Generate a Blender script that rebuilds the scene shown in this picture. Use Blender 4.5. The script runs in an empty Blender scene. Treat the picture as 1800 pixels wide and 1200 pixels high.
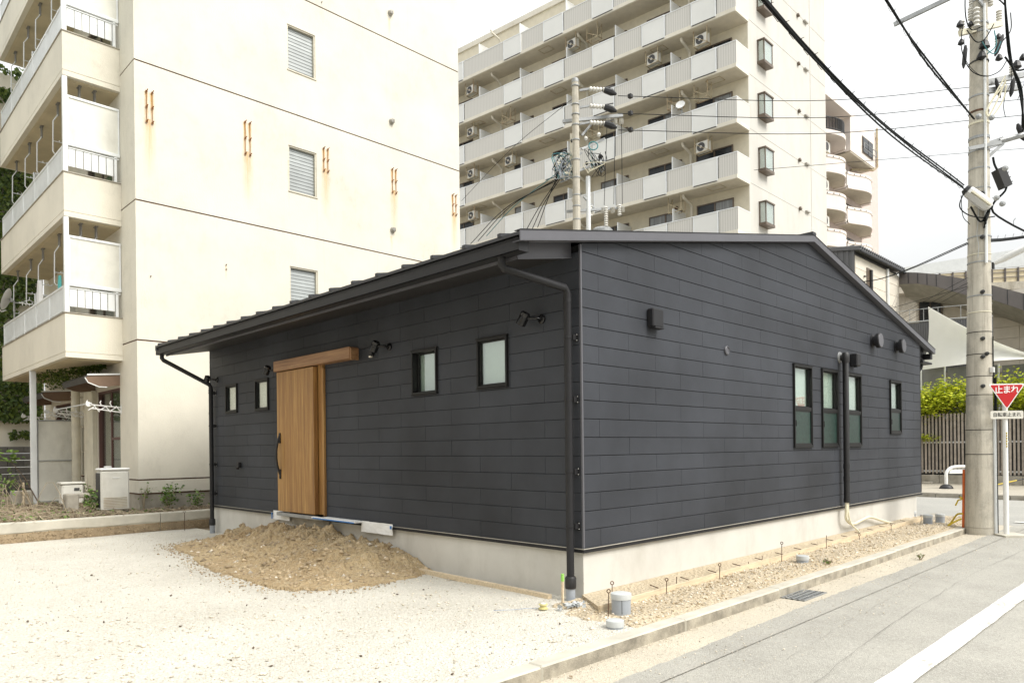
import bpy, math, random
import numpy as np
from mathutils import Vector, Matrix

random.seed(7)
rng = np.random.default_rng(7)
PI = math.pi
S = bpy.context.scene
COL = S.collection

# ------------------------------------------------------------------ camera
cam_d = bpy.data.cameras.new('camera')
cam = bpy.data.objects.new('camera', cam_d)
COL.objects.link(cam)
S.camera = cam
CAM = Vector((-5.331, -4.434, 1.485))
YAW = 0.7922
cam_d.sensor_width = 36
cam_d.lens = 1255.0 * 36 / 1800
cam_d.shift_y = (787.1 - 600) / 1800
cam_d.clip_start = 0.05
cam_d.clip_end = 600
cam.matrix_world = (Matrix.Translation(CAM) @ Matrix.Rotation(YAW - PI / 2, 4, 'Z')
                    @ Matrix.Rotation(PI / 2, 4, 'X') @ Matrix.Rotation(-0.0115, 4, 'Z'))

# ------------------------------------------------------------------ sky, sun, exposure
W = bpy.data.worlds.new('World')
S.world = W
W.use_nodes = True
wt = W.node_tree
for n in list(wt.nodes):
    wt.nodes.remove(n)
wo = wt.nodes.new('ShaderNodeOutputWorld')
bg = wt.nodes.new('ShaderNodeBackground')
sky = wt.nodes.new('ShaderNodeTexSky')
sky.sky_type = 'NISHITA'
sky.sun_disc = False
SUN_EL, SUN_AZ = math.radians(46), math.radians(-80)   # azimuth measured from +X, counter-clockwise
sky.sun_elevation = SUN_EL
sky.sun_rotation = PI / 2 - SUN_AZ
sky.dust_density = 4.0
sky.air_density = 1.0
sky.ozone_density = 1.0
hs = wt.nodes.new('ShaderNodeHueSaturation')
hs.inputs['Saturation'].default_value = 0.10
mixn = wt.nodes.new('ShaderNodeMix')
mixn.data_type = 'RGBA'
mixn.inputs[0].default_value = 0.72
mixn.inputs[7].default_value = (8.6, 8.75, 8.7, 1)      # bright even cloud cover
wt.links.new(sky.outputs[0], hs.inputs['Color'])
wt.links.new(hs.outputs[0], mixn.inputs[6])
# an overcast sky is three times brighter overhead than at the horizon; soft cloud structure on top
wtc = wt.nodes.new('ShaderNodeTexCoord')
wsp = wt.nodes.new('ShaderNodeSeparateXYZ')
wt.links.new(wtc.outputs['Generated'], wsp.inputs[0])
wmx = wt.nodes.new('ShaderNodeMath'); wmx.operation = 'MAXIMUM'; wmx.inputs[1].default_value = 0.0
wt.links.new(wsp.outputs['Z'], wmx.inputs[0])
wma = wt.nodes.new('ShaderNodeMath'); wma.operation = 'MULTIPLY_ADD'; wma.inputs[1].default_value = 0.86; wma.inputs[2].default_value = 0.45
wt.links.new(wmx.outputs[0], wma.inputs[0])
wmp = wt.nodes.new('ShaderNodeMapping'); wmp.inputs['Scale'].default_value = (1.2, 1.2, 3.6)
wt.links.new(wtc.outputs['Generated'], wmp.inputs[0])
wno = wt.nodes.new('ShaderNodeTexNoise'); wno.inputs['Scale'].default_value = 2.3; wno.inputs['Detail'].default_value = 5
wt.links.new(wmp.outputs[0], wno.inputs['Vector'])
wmc = wt.nodes.new('ShaderNodeMath'); wmc.operation = 'MULTIPLY_ADD'; wmc.inputs[1].default_value = 0.35; wmc.inputs[2].default_value = 0.83
wt.links.new(wno.outputs['Fac'], wmc.inputs[0])
wmm = wt.nodes.new('ShaderNodeMath'); wmm.operation = 'MULTIPLY'
wt.links.new(wma.outputs[0], wmm.inputs[0]); wt.links.new(wmc.outputs[0], wmm.inputs[1])
wsc = wt.nodes.new('ShaderNodeVectorMath'); wsc.operation = 'SCALE'
wt.links.new(mixn.outputs[2], wsc.inputs[0]); wt.links.new(wmm.outputs[0], wsc.inputs['Scale'])
wt.links.new(wsc.outputs[0], bg.inputs[0])
bg.inputs[1].default_value = 0.125
wt.links.new(bg.outputs[0], wo.inputs[0])

sun_d = bpy.data.lights.new('sun', 'SUN')
sun_d.energy = 1.9
sun_d.angle = math.radians(28)
sun_d.color = (1.0, 0.955, 0.88)
sun = bpy.data.objects.new('sun', sun_d)
COL.objects.link(sun)
sdir = Vector((math.cos(SUN_EL) * math.cos(SUN_AZ), math.cos(SUN_EL) * math.sin(SUN_AZ), math.sin(SUN_EL)))
sun.rotation_euler = (-sdir).to_track_quat('-Z', 'Y').to_euler()

S.view_settings.view_transform = 'Standard'
S.view_settings.look = 'None'
S.view_settings.exposure = 0.80
S.view_settings.gamma = 1
S.view_settings.use_curve_mapping = False
S.render.engine = 'CYCLES'
S.cycles.max_bounces = 6
S.cycles.diffuse_bounces = 4

# ------------------------------------------------------------------ materials
MATS = {}


def nodes_of(name):
    m = bpy.data.materials.new(name)
    m.use_nodes = True
    nt = m.node_tree
    b = nt.nodes['Principled BSDF']
    return m, nt, b


def nd(nt, t, **k):
    n = nt.nodes.new(t)
    for a, v in k.items():
        setattr(n, a, v)
    return n


def noise(nt, coord, scale, detail=4, rough=0.6, stretch=None):
    n = nd(nt, 'ShaderNodeTexNoise')
    n.inputs['Scale'].default_value = scale
    n.inputs['Detail'].default_value = detail
    n.inputs['Roughness'].default_value = rough
    if stretch:
        mp = nd(nt, 'ShaderNodeMapping')
        mp.inputs['Scale'].default_value = stretch
        nt.links.new(coord, mp.inputs[0])
        nt.links.new(mp.outputs[0], n.inputs['Vector'])
    else:
        nt.links.new(coord, n.inputs['Vector'])
    return n.outputs['Fac']


def ramp(nt, fac, stops):
    r = nd(nt, 'ShaderNodeValToRGB')
    e = r.color_ramp.elements
    while len(e) < len(stops):
        e.new(0.5)
    for el, (p, c) in zip(e, stops):
        el.position = p
        el.color = (*c, 1) if len(c) == 3 else c
    nt.links.new(fac, r.inputs[0])
    return r.outputs[0]


def mixc(nt, fac, a, b, mode='MIX'):
    m = nd(nt, 'ShaderNodeMix', data_type='RGBA', blend_type=mode)
    for sock, v in ((m.inputs[0], fac), (m.inputs[6], a), (m.inputs[7], b)):
        if isinstance(v, (int, float)):
            sock.default_value = v
        elif isinstance(v, tuple):
            sock.default_value = (*v, 1)
        else:
            nt.links.new(v, sock)
    return m.outputs[2]


def mth(nt, op, a, b=None, c=None, clamp=False):
    m = nd(nt, 'ShaderNodeMath', operation=op, use_clamp=clamp)
    for i, v in enumerate((a, b, c)):
        if v is None:
            continue
        if isinstance(v, (int, float)):
            m.inputs[i].default_value = v
        else:
            nt.links.new(v, m.inputs[i])
    return m.outputs[0]


def bump(nt, b, h, strength=0.3, dist=0.01):
    bp = nd(nt, 'ShaderNodeBump')
    bp.inputs['Strength'].default_value = strength
    bp.inputs['Distance'].default_value = dist
    nt.links.new(h, bp.inputs['Height'])
    nt.links.new(bp.outputs[0], b.inputs['Normal'])


def mat(name, col, rough=0.7, metal=0.0, var=0.12, scale=3.0, fine=60.0, bmp=0.0, bdist=0.004, col2=None,
        island=0.0, objvar=0.0, stretch=None, spec=0.5, dirt=None, dirt_amt=0.0):
    """Plain surface with large blotches, fine grain, optional dirt and per-piece variation."""
    m, nt, b = nodes_of(name)
    pos = nd(nt, 'ShaderNodeNewGeometry')
    P = pos.outputs['Position']
    big = noise(nt, P, scale, 5, 0.6, stretch)
    fin = noise(nt, P, fine, 3, 0.7)
    c2 = col2 if col2 else tuple(x * (1 - 2.2 * var) for x in col)
    c = mixc(nt, ramp(nt, big, [(0.35, (0, 0, 0)), (0.68, (1, 1, 1))]), col, c2)
    f = mth(nt, 'MULTIPLY_ADD', fin, var * 1.6, 1 - var * 0.8)
    if island:
        f = mth(nt, 'MULTIPLY', f, mth(nt, 'MULTIPLY_ADD', pos.outputs['Random Per Island'], island * 2, 1 - island))
    if objvar:
        oi = nd(nt, 'ShaderNodeObjectInfo')
        f = mth(nt, 'MULTIPLY', f, mth(nt, 'MULTIPLY_ADD', oi.outputs['Random'], objvar * 2, 1 - objvar))
    cc = nd(nt, 'ShaderNodeVectorMath', operation='SCALE')
    nt.links.new(c, cc.inputs[0])
    nt.links.new(f, cc.inputs['Scale'])
    out = cc.outputs[0]
    if dirt:
        dn = noise(nt, P, 1.7, 6, 0.68, (1, 1, .45))
        out = mixc(nt, mth(nt, 'MULTIPLY', ramp(nt, dn, [(0.5, (0, 0, 0)), (0.75, (1, 1, 1))]), dirt_amt), out, dirt)
    nt.links.new(out, b.inputs['Base Color'])
    b.inputs['Roughness'].default_value = rough
    b.inputs['Metallic'].default_value = metal
    b.inputs['Specular IOR Level'].default_value = spec
    if bmp:
        bump(nt, b, fin, bmp, bdist)
    MATS[name] = m
    return m


M_SIDING = mat('dark_siding', (0.043, 0.0475, 0.058), 0.6, var=0.22, scale=0.6, fine=95, bmp=0.35, bdist=0.003, objvar=0.05, spec=0.35)
M_SIDEBACK = mat('siding_backing', (0.004, 0.004, 0.005), 0.9)
M_BLACKMETAL = mat('black_coated_metal', (0.020, 0.020, 0.022), 0.5, var=0.06, fine=200, spec=0.3)
M_ROOF = mat('roof_metal', (0.030, 0.031, 0.035), 0.45, var=0.06, fine=150)
M_TRIMGREY = mat('verge_metal', (0.105, 0.105, 0.118), 0.4, var=0.05)
M_SOFFIT = mat('soffit_board', (0.026, 0.024, 0.024), 0.6)
M_FOUND = mat('foundation_render', (0.60, 0.585, 0.54), 0.85, var=0.06, scale=1.3, fine=80, bmp=0.1, dirt=(0.36, 0.34, 0.29), dirt_amt=0.5)
M_FRAME = mat('window_frame_black', (0.012, 0.012, 0.012), 0.45, var=0.05, spec=0.3)
M_RUBBER = mat('black_rubber', (0.015, 0.015, 0.016), 0.5)
M_PLASTER = mat('white_plastic', (0.72, 0.72, 0.70), 0.45, var=0.04)
M_PAPER = mat('white_masking_sheet', (0.88, 0.88, 0.86), 0.8, var=0.05)
M_BLUE = mat('blue_tape', (0.06, 0.22, 0.55), 0.5)
M_CREAMPIPE = mat('cream_conduit', (0.72, 0.68, 0.52), 0.4, var=0.04)
M_ORANGE = mat('orange_plastic', (0.62, 0.13, 0.02), 0.5)
M_YELLOW = mat('yellow_plastic', (0.68, 0.50, 0.04), 0.5)
M_GREENP = mat('green_paint', (0.30, 0.62, 0.12), 0.5)
M_PVC = mat('grey_pvc', (0.33, 0.36, 0.40), 0.45, var=0.08)
M_PVCCAP = mat('pale_pvc_cap', (0.52, 0.54, 0.54), 0.45, var=0.05)
M_WOODRAW = mat('raw_form_board', (0.68, 0.56, 0.39), 0.85, var=0.12, scale=4, fine=40, stretch=(1, 12, 12))
M_RUSTY = mat('rusty_steel', (0.13, 0.065, 0.035), 0.8, var=0.3, scale=12)
M_RUSTORANGE = mat('orange_rust', (0.34, 0.15, 0.05), 0.85, var=.25, scale=10)
M_FLASHGLINT = mat('flashing_highlight', (0.42, 0.40, 0.35), .4)  # pale colour standing in for light caught on the flashing's top edge
M_STEEL = mat('galvanised_steel', (0.36, 0.37, 0.37), 0.45, metal=0.4, var=0.1, scale=8)
M_ALU = mat('white_aluminium', (0.76, 0.78, 0.78), 0.4, var=0.05)
M_CREAMALU = mat('cream_painted_steel', (0.66, 0.62, 0.50), 0.5, var=0.08, dirt=(0.35, 0.24, 0.13), dirt_amt=0.3)
M_FROST = mat('frosted_panel', (0.70, 0.69, 0.62), 0.5, var=0.06, dirt=(0.33, 0.31, 0.25), dirt_amt=0.45)
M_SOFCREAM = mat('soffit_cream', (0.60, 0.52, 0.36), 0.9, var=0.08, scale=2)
M_CONC = mat('weathered_concrete', (0.40, 0.37, 0.31), 0.9, var=0.14, scale=4, fine=70, bmp=0.35, dirt=(0.17, 0.145, 0.10), dirt_amt=0.6)
M_CONCLIGHT = mat('pale_concrete', (0.55, 0.52, 0.44), 0.9, var=0.1, scale=3, fine=90, bmp=0.3, dirt=(0.36, 0.31, 0.22), dirt_amt=0.5)
M_BLOCK = mat('dark_concrete_block', (0.13, 0.125, 0.115), 0.9, var=0.15, bmp=0.3, objvar=0.15)
M_ACBODY = mat('ac_casing', (0.68, 0.67, 0.61), 0.5, var=0.07, dirt=(0.33, 0.29, 0.21), dirt_amt=0.35)
M_ACDARK = mat('ac_grille', (0.06, 0.06, 0.06), 0.6)
M_BRACKET = mat('rust_stained_bracket', (0.50, 0.42, 0.27), 0.6, var=0.2, scale=9, dirt=(0.28, 0.12, 0.04), dirt_amt=0.8)
M_GLAZED = mat('mansion_tile', (0.56, 0.545, 0.50), 0.75, var=0.05, scale=0.5, fine=22, stretch=(1, 1, .25), dirt=(0.44, 0.41, 0.35), dirt_amt=0.4)
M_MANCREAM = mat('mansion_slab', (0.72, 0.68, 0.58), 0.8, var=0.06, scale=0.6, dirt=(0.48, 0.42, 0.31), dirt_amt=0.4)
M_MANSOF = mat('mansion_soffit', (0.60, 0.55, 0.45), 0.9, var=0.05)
M_MANWALL = mat('mansion_inner_wall', (0.70, 0.64, 0.50), 0.85, var=0.05)
M_MANFRAME = mat('bronze_frame', (0.14, 0.105, 0.075), 0.4)
M_WHITEPANEL = mat('milky_balcony_panel', (0.70, 0.70, 0.67), 0.25, var=0.03, scale=0.6)
M_PINK = mat('pink_render', (0.72, 0.66, 0.61), 0.8, var=0.04, scale=0.6)
M_PINKWALL = mat('pink_wall', (0.58, 0.49, 0.45), 0.85, var=0.05)
M_TANCLAD = mat('tan_siding', (0.68, 0.63, 0.54), 0.75, var=0.05, objvar=0.04)
M_GREYCORR = mat('grey_corrugated_metal', (0.115, 0.115, 0.12), 0.5, var=0.06)
M_BROWNFASC = mat('brown_grey_fascia', (0.15, 0.135, 0.13), 0.5, var=0.08, scale=1.2)
M_SAIL = mat('white_sail_cloth', (0.88, 0.88, 0.84), 0.9, var=0.03)
_nt = M_SAIL.node_tree
_tr = _nt.nodes.new('ShaderNodeBsdfTranslucent'); _tr.inputs[0].default_value = (.85, .85, .80, 1)
_mx = _nt.nodes.new('ShaderNodeMixShader'); _mx.inputs[0].default_value = .45
_nt.links.new(_nt.nodes['Principled BSDF'].outputs[0], _mx.inputs[1]); _nt.links.new(_tr.outputs[0], _mx.inputs[2])
_nt.links.new(_mx.outputs[0], _nt.nodes['Material Output'].inputs[0])
M_SCREEN = mat('smoked_screen', (0.20, 0.20, 0.20), 0.25, var=0.12, scale=1.5)
M_FENCESLAT = mat('weathered_slat', (0.38, 0.33, 0.28), 0.8, var=0.15, scale=5, objvar=0.25)
M_POLE, nt, b = nodes_of('pole_concrete')
g = nd(nt, 'ShaderNodeNewGeometry')
P_ = g.outputs['Position']
a1 = noise(nt, P_, 1.0, 6, .72, (7, 7, .8)); a2 = noise(nt, P_, 3.5, 6, .7); a3 = noise(nt, P_, 55, 3, .7); a4 = noise(nt, P_, 1.0, 5, .7, (22, 22, .35))
c = ramp(nt, a1, [(0.30, (0.34, 0.31, 0.255)), (0.48, (0.48, 0.445, 0.37)), (0.70, (0.58, 0.545, 0.46))])
c = mixc(nt, mth(nt, 'MULTIPLY', ramp(nt, a2, [(0.48, (0, 0, 0)), (0.72, (1, 1, 1))]), .75), c, (0.27, 0.255, 0.215))
c = mixc(nt, mth(nt, 'MULTIPLY', ramp(nt, a4, [(0.54, (0, 0, 0)), (0.70, (1, 1, 1))]), .5), c, (0.17, 0.15, 0.12))
c = mixc(nt, mth(nt, 'MULTIPLY', ramp(nt, a3, [(0.45, (0, 0, 0)), (0.75, (1, 1, 1))]), .35), c, (0.58, 0.55, 0.48))
nt.links.new(c, b.inputs['Base Color'])
b.inputs['Roughness'].default_value = .9
bump(nt, b, a3, .3, .006)
M_CABLE = mat('black_cable', (0.008, 0.010, 0.010), 0.7, spec=0.2)
M_CABLETEAL = mat('teal_cable', (0.04, 0.22, 0.24), 0.5)
M_PORCELAIN = mat('porcelain_insulator', (0.70, 0.68, 0.62), 0.25)
M_RED = mat('sign_red', (0.50, 0.014, 0.018), 0.4, var=0.03)
M_WHITEPAINT = mat('white_paint', (0.80, 0.80, 0.78), 0.4, var=0.02)
M_SIGNBLACK = mat('sign_black', (0.03, 0.03, 0.03), 0.5)
M_CURTAIN = mat('grey_curtain', (0.36, 0.34, 0.30), 0.9, var=0.15, scale=6, stretch=(1, 9, .15))
M_BLIND = mat('pale_film', (0.80, 0.87, 0.81), 0.8, var=0.05, scale=1.0)
M_BLINDWHITE = mat('white_roller_blind', (0.78, 0.78, 0.76), 0.8, var=0.04)
M_HOOK = mat('dull_hanger_steel', (0.22, 0.21, 0.19), 0.5)
M_DARKROOM = mat('dark_room', (0.03, 0.04, 0.038), 0.9)
M_GREENFROST = mat('frosted_green_pane', (0.025, 0.055, 0.045), 0.3, var=0.3, scale=22, bmp=0.4)
M_AWNING = mat('brown_awning', (0.20, 0.13, 0.085), 0.5, var=0.1)
M_BROWNTRIM = mat('brown_window_trim', (0.11, 0.05, 0.04), 0.5)
M_BARK = mat('bark', (0.16, 0.12, 0.085), 0.9, var=0.2, scale=9)
M_VINE = mat('dry_vine', (0.36, 0.30, 0.21), 0.9, island=0.35)
M_STONE = mat('gravel_stone', (0.70, 0.63, 0.52), 0.85, var=0.08, island=0.32)
M_DIRTSTONE = mat('dirt_clod', (0.48, 0.375, 0.24), 0.95, var=0.15, island=0.3)
M_LOUVRE = mat('jalousie_glass', (0.36, 0.385, 0.38), 0.3, var=0.08, scale=2, objvar=0.1)
M_BRONZEVENT = mat('steel_vent_cap', (0.42, 0.40, 0.36), 0.4, metal=0.3)
M_PAINTLINE, nt, b = nodes_of('road_paint')
g = nd(nt, 'ShaderNodeNewGeometry')
w1 = noise(nt, g.outputs['Position'], 28, 5, .75); w2 = noise(nt, g.outputs['Position'], 1.3, 4, .6)
wf = mth(nt, 'ADD', w1, mth(nt, 'MULTIPLY_ADD', w2, .5, -.25))
c = mixc(nt, ramp(nt, wf, [(0.56, (0, 0, 0)), (0.62, (1, 1, 1))]), (0.70, 0.69, 0.64), (0.40, 0.385, 0.34))
nt.links.new(c, b.inputs['Base Color'])
b.inputs['Roughness'].default_value = .85
M_CRACK = mat('crack_filler', (0.24, 0.23, 0.205), 0.95, var=0.2)
M_LENS = mat('lamp_lens', (0.75, 0.70, 0.60), 0.2)
M_WHITECLOTH = mat('white_cloth', (0.75, 0.75, 0.74), 0.9)
M_TEALCLOTH = mat('teal_cloth', (0.12, 0.52, 0.50), 0.9)


def leafmat(name, c1, c2):
    m, nt, b = nodes_of(name)
    g = nd(nt, 'ShaderNodeNewGeometry')
    c = ramp(nt, g.outputs['Random Per Island'], [(0.0, c1), (1.0, c2)])
    nt.links.new(c, b.inputs['Base Color'])
    b.inputs['Roughness'].default_value = 0.5
    tr = nd(nt, 'ShaderNodeBsdfTranslucent')
    nt.links.new(c, tr.inputs[0])
    mx = nd(nt, 'ShaderNodeMixShader')
    mx.inputs[0].default_value = 0.35
    nt.links.new(b.outputs[0], mx.inputs[1])
    nt.links.new(tr.outputs[0], mx.inputs[2])
    nt.links.new(mx.outputs[0], nt.nodes['Material Output'].inputs[0])
    return m


M_IVY = leafmat('ivy_leaf', (0.025, 0.06, 0.012), (0.15, 0.21, 0.035))
M_WEED = leafmat('weed_leaf', (0.05, 0.11, 0.02), (0.22, 0.33, 0.07))
M_MAPLE = leafmat('maple_leaf', (0.20, 0.28, 0.010), (0.72, 0.74, 0.06))
M_DEADLEAF = leafmat('dead_leaf', (0.14, 0.09, 0.05), (0.42, 0.33, 0.22))


def glassmat(name, tint, f0):
    """thin glazing: Schlick reflection over a clear tinted sheet"""
    m, nt, b = nodes_of(name)
    tr = nd(nt, 'ShaderNodeBsdfTransparent')
    tr.inputs[0].default_value = (*tint, 1)
    gl = nd(nt, 'ShaderNodeBsdfGlossy')
    gl.inputs['Roughness'].default_value = 0.015
    g = nd(nt, 'ShaderNodeNewGeometry')
    dt = nd(nt, 'ShaderNodeVectorMath', operation='DOT_PRODUCT')
    nt.links.new(g.outputs['Incoming'], dt.inputs[0])
    nt.links.new(g.outputs['Normal'], dt.inputs[1])
    k = mth(nt, 'SUBTRACT', 1.0, mth(nt, 'ABSOLUTE', dt.outputs['Value']))
    F = mth(nt, 'MULTIPLY_ADD', mth(nt, 'POWER', k, 5.0), 1 - f0, f0)
    mx = nd(nt, 'ShaderNodeMixShader')
    nt.links.new(F, mx.inputs[0])
    nt.links.new(tr.outputs[0], mx.inputs[1])
    nt.links.new(gl.outputs[0], mx.inputs[2])
    nt.links.new(mx.outputs[0], nt.nodes['Material Output'].inputs[0])
    return m


M_GLASS = glassmat('window_glass', (0.90, 0.94, 0.92), 0.20)
M_DARKGLASS = mat('dark_glass', (0.035, 0.04, 0.045), 0.15, var=0.2, scale=1.5, spec=0.3)

# wood of the door: vertical grain
m, nt, b = nodes_of('door_wood')
tc = nd(nt, 'ShaderNodeNewGeometry')
g1 = noise(nt, tc.outputs['Position'], 1.0, 6, 0.65, (14, 14, .55))
g2 = noise(nt, tc.outputs['Position'], 1.0, 4, 0.7, (110, 110, 3.0))
c = ramp(nt, g1, [(0.30, (0.19, 0.088, 0.024)), (0.5, (0.38, 0.205, 0.062)), (0.70, (0.54, 0.33, 0.115))])
c = mixc(nt, ramp(nt, g2, [(0.42, (0, 0, 0)), (0.62, (0.55, 0.55, 0.55))]), c, (0.17, 0.075, 0.026))
nt.links.new(c, b.inputs['Base Color'])
b.inputs['Roughness'].default_value = 0.5
bump(nt, b, g2, 0.15, 0.002)
M_WOOD = m
# horizontal-grain wood for the rail cover
m, nt, b = nodes_of('rail_wood')
tc = nd(nt, 'ShaderNodeNewGeometry')
g1 = noise(nt, tc.outputs['Position'], 1.0, 6, 0.65, (14, .8, 22))
g2 = noise(nt, tc.outputs['Position'], 1.0, 4, 0.7, (110, 4, 140))
c = ramp(nt, g1, [(0.30, (0.20, 0.10, 0.045)), (0.5, (0.33, 0.18, 0.085)), (0.70, (0.44, 0.27, 0.13))])
c = mixc(nt, ramp(nt, g2, [(0.42, (0, 0, 0)), (0.62, (0.5, 0.5, 0.5))]), c, (0.17, 0.08, 0.035))
nt.links.new(c, b.inputs['Base Color'])
b.inputs['Roughness'].default_value = 0.5
M_RAILWOOD = m


def stucco(name, col, streaks, bm=0.5, facing='x'):
    """Cream render with faint mould patches and rust streaks below each iron bracket."""
    m, nt, b = nodes_of(name)
    g = nd(nt, 'ShaderNodeNewGeometry')
    P = g.outputs['Position']
    sp = nd(nt, 'ShaderNodeSeparateXYZ')
    nt.links.new(P, sp.inputs[0])
    big = noise(nt, P, 0.55, 6, 0.62)
    med = noise(nt, P, 1.0, 8, 0.82, (3.2, 3.2, 2.0))
    fin = noise(nt, P, 38, 3, 0.65)
    c = mixc(nt, ramp(nt, big, [(0.36, (0, 0, 0)), (0.7, (1, 1, 1))]), col, tuple(x * 0.86 for x in col))
    blotch = mth(nt, 'MULTIPLY', ramp(nt, med, [(0.50, (0, 0, 0)), (0.70, (1, 1, 1))]),
                 ramp(nt, big, [(0.44, (0, 0, 0)), (0.66, (1, 1, 1))]))
    c = mixc(nt, mth(nt, 'MULTIPLY', blotch, 0.42), c, (0.36, 0.34, 0.28))
    runs = noise(nt, P, 1.0, 5, 0.7, (9, 9, .22))
    c = mixc(nt, mth(nt, 'MULTIPLY', ramp(nt, runs, [(0.58, (0, 0, 0)), (0.8, (1, 1, 1))]), 0.2), c, (0.42, 0.38, 0.28))
    if streaks:
        wob = noise(nt, P, 5.0, 4, 0.7, (1, 1, .5))
        fray = noise(nt, P, 1.0, 4, 0.75, (30, 30, 1.6))
        xw = mth(nt, 'MULTIPLY_ADD', wob, 0.10, mth(nt, 'SUBTRACT', sp.outputs['X'], 0.05))
        tot = None
        for (x, zt, zb, w, amt) in streaks:
            dx = mth(nt, 'ABSOLUTE', mth(nt, 'SUBTRACT', xw, x))
            fx = mth(nt, 'SUBTRACT', 1.0, mth(nt, 'DIVIDE', dx, w), clamp=True)
            fz = mth(nt, 'DIVIDE', mth(nt, 'SUBTRACT', sp.outputs['Z'], zb), zt - zb, clamp=True)
            cut = mth(nt, 'LESS_THAN', sp.outputs['Z'], zt + 0.03)
            mm = mth(nt, 'MULTIPLY', mth(nt, 'MULTIPLY', fx, fz), mth(nt, 'MULTIPLY', cut, amt))
            tot = mm if tot is None else mth(nt, 'MAXIMUM', tot, mm)
        tot = mth(nt, 'MULTIPLY', tot, mth(nt, 'MULTIPLY_ADD', fray, 2.6, -0.45, clamp=True), clamp=True)
        c = mixc(nt, mth(nt, 'MULTIPLY', tot, 1.0), c, (0.60, 0.34, 0.09))
    nt.links.new(c, b.inputs['Base Color'])
    b.inputs['Roughness'].default_value = 0.9
    bump(nt, b, fin, bm, 0.012)
    return m


RUST = [(-0.34, 8.13, 8.80), (1.71, 8.05, 8.82), (3.66, 8.20, 8.79), (5.66, 8.16, 8.82), (7.71, 8.04, 8.64)]
st = []
for (x, zb, zt) in RUST:
    for sx in (-0.055, 0.055):
        st.append((x + sx, zt - 0.05, zb - 0.35, 0.05, 1.3))
    st.append((x, zb + 0.08, zb - 1.2, 0.14, 0.8))
st += [(2.69, 5.35 + 2.85, 7.1, .03, .5), (5.57, 7.02, 6.6, .05, .5), (5.57, 12.7, 12.2, .05, .5), (1.2, 5.5, 5.2, .02, .8)]
M_STUCCO = stucco('cream_render', (0.72, 0.685, 0.585), st)
M_STUCCO2 = stucco('cream_balcony_render', (0.72, 0.68, 0.575), None, 0.3)


def ground_mat(name, c1, c2, c3, stone_scale, bs=0.6, bd=0.02, stain=None):
    m, nt, b = nodes_of(name)
    g = nd(nt, 'ShaderNodeNewGeometry')
    P = g.outputs['Position']
    vo = nd(nt, 'ShaderNodeTexVoronoi')
    vo.inputs['Scale'].default_value = stone_scale
    nt.links.new(P, vo.inputs['Vector'])
    big = noise(nt, P, 0.8, 6, 0.65)
    fin = noise(nt, P, 45, 4, 0.7)
    c = mixc(nt, ramp(nt, big, [(0.35, (0, 0, 0)), (0.68, (1, 1, 1))]), c1, c2)
    sepc = nd(nt, 'ShaderNodeSeparateColor')
    nt.links.new(vo.outputs['Color'], sepc.inputs[0])
    c = mixc(nt, mth(nt, 'MULTIPLY', ramp(nt, sepc.outputs[0], [(0.55, (0, 0, 0)), (1.0, (1, 1, 1))]), 0.5), c, c3)
    c = mixc(nt, mth(nt, 'MULTIPLY', ramp(nt, fin, [(0.50, (0, 0, 0)), (0.72, (1, 1, 1))]), 0.6), c, tuple(x * 0.5 for x in c2))
    if stain:
        sn = noise(nt, P, 2.2, 5, 0.7)
        c = mixc(nt, mth(nt, 'MULTIPLY', ramp(nt, sn, [(0.55, (0, 0, 0)), (0.72, (1, 1, 1))]), 0.5), c, stain)
    nt.links.new(c, b.inputs['Base Color'])
    b.inputs['Roughness'].default_value = 0.95
    h = mth(nt, 'ADD', vo.outputs['Distance'], mth(nt, 'MULTIPLY', fin, 0.8))
    bump(nt, b, h, bs, bd)
    return m


M_LOT = ground_mat('crushed_stone_lot', (0.63, 0.605, 0.53), (0.52, 0.49, 0.42), (0.78, 0.75, 0.68), 55, 0.7, 0.02)
M_SOIL = ground_mat('sandy_soil', (0.60, 0.505, 0.36), (0.50, 0.41, 0.28), (0.60, 0.52, 0.39), 30, 0.8, 0.03)
M_MOUND = ground_mat('brown_soil', (0.56, 0.43, 0.25), (0.38, 0.27, 0.145), (0.56, 0.46, 0.31), 26, 0.9, 0.035)
M_BED = ground_mat('bed_litter', (0.34, 0.27, 0.19), (0.24, 0.18, 0.12), (0.45, 0.38, 0.28), 30, 0.8, 0.03)
M_ASPH = ground_mat('worn_asphalt', (0.30, 0.288, 0.255), (0.40, 0.385, 0.34), (0.52, 0.50, 0.44), 110, 0.6, 0.008, (0.42, 0.41, 0.37))
M_ASPH2 = ground_mat('asphalt_far', (0.31, 0.305, 0.28), (0.36, 0.35, 0.32), (0.46, 0.45, 0.41), 90, 0.4, 0.008)
M_GUTTER = ground_mat('sandy_gutter_concrete', (0.58, 0.52, 0.41), (0.48, 0.43, 0.345), (0.60, 0.56, 0.47), 90, 0.6, 0.012)
M_WALK = ground_mat('far_pavement', (0.42, 0.38, 0.31), (0.34, 0.31, 0.25), (0.45, 0.42, 0.36), 60, 0.4, 0.01)


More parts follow.
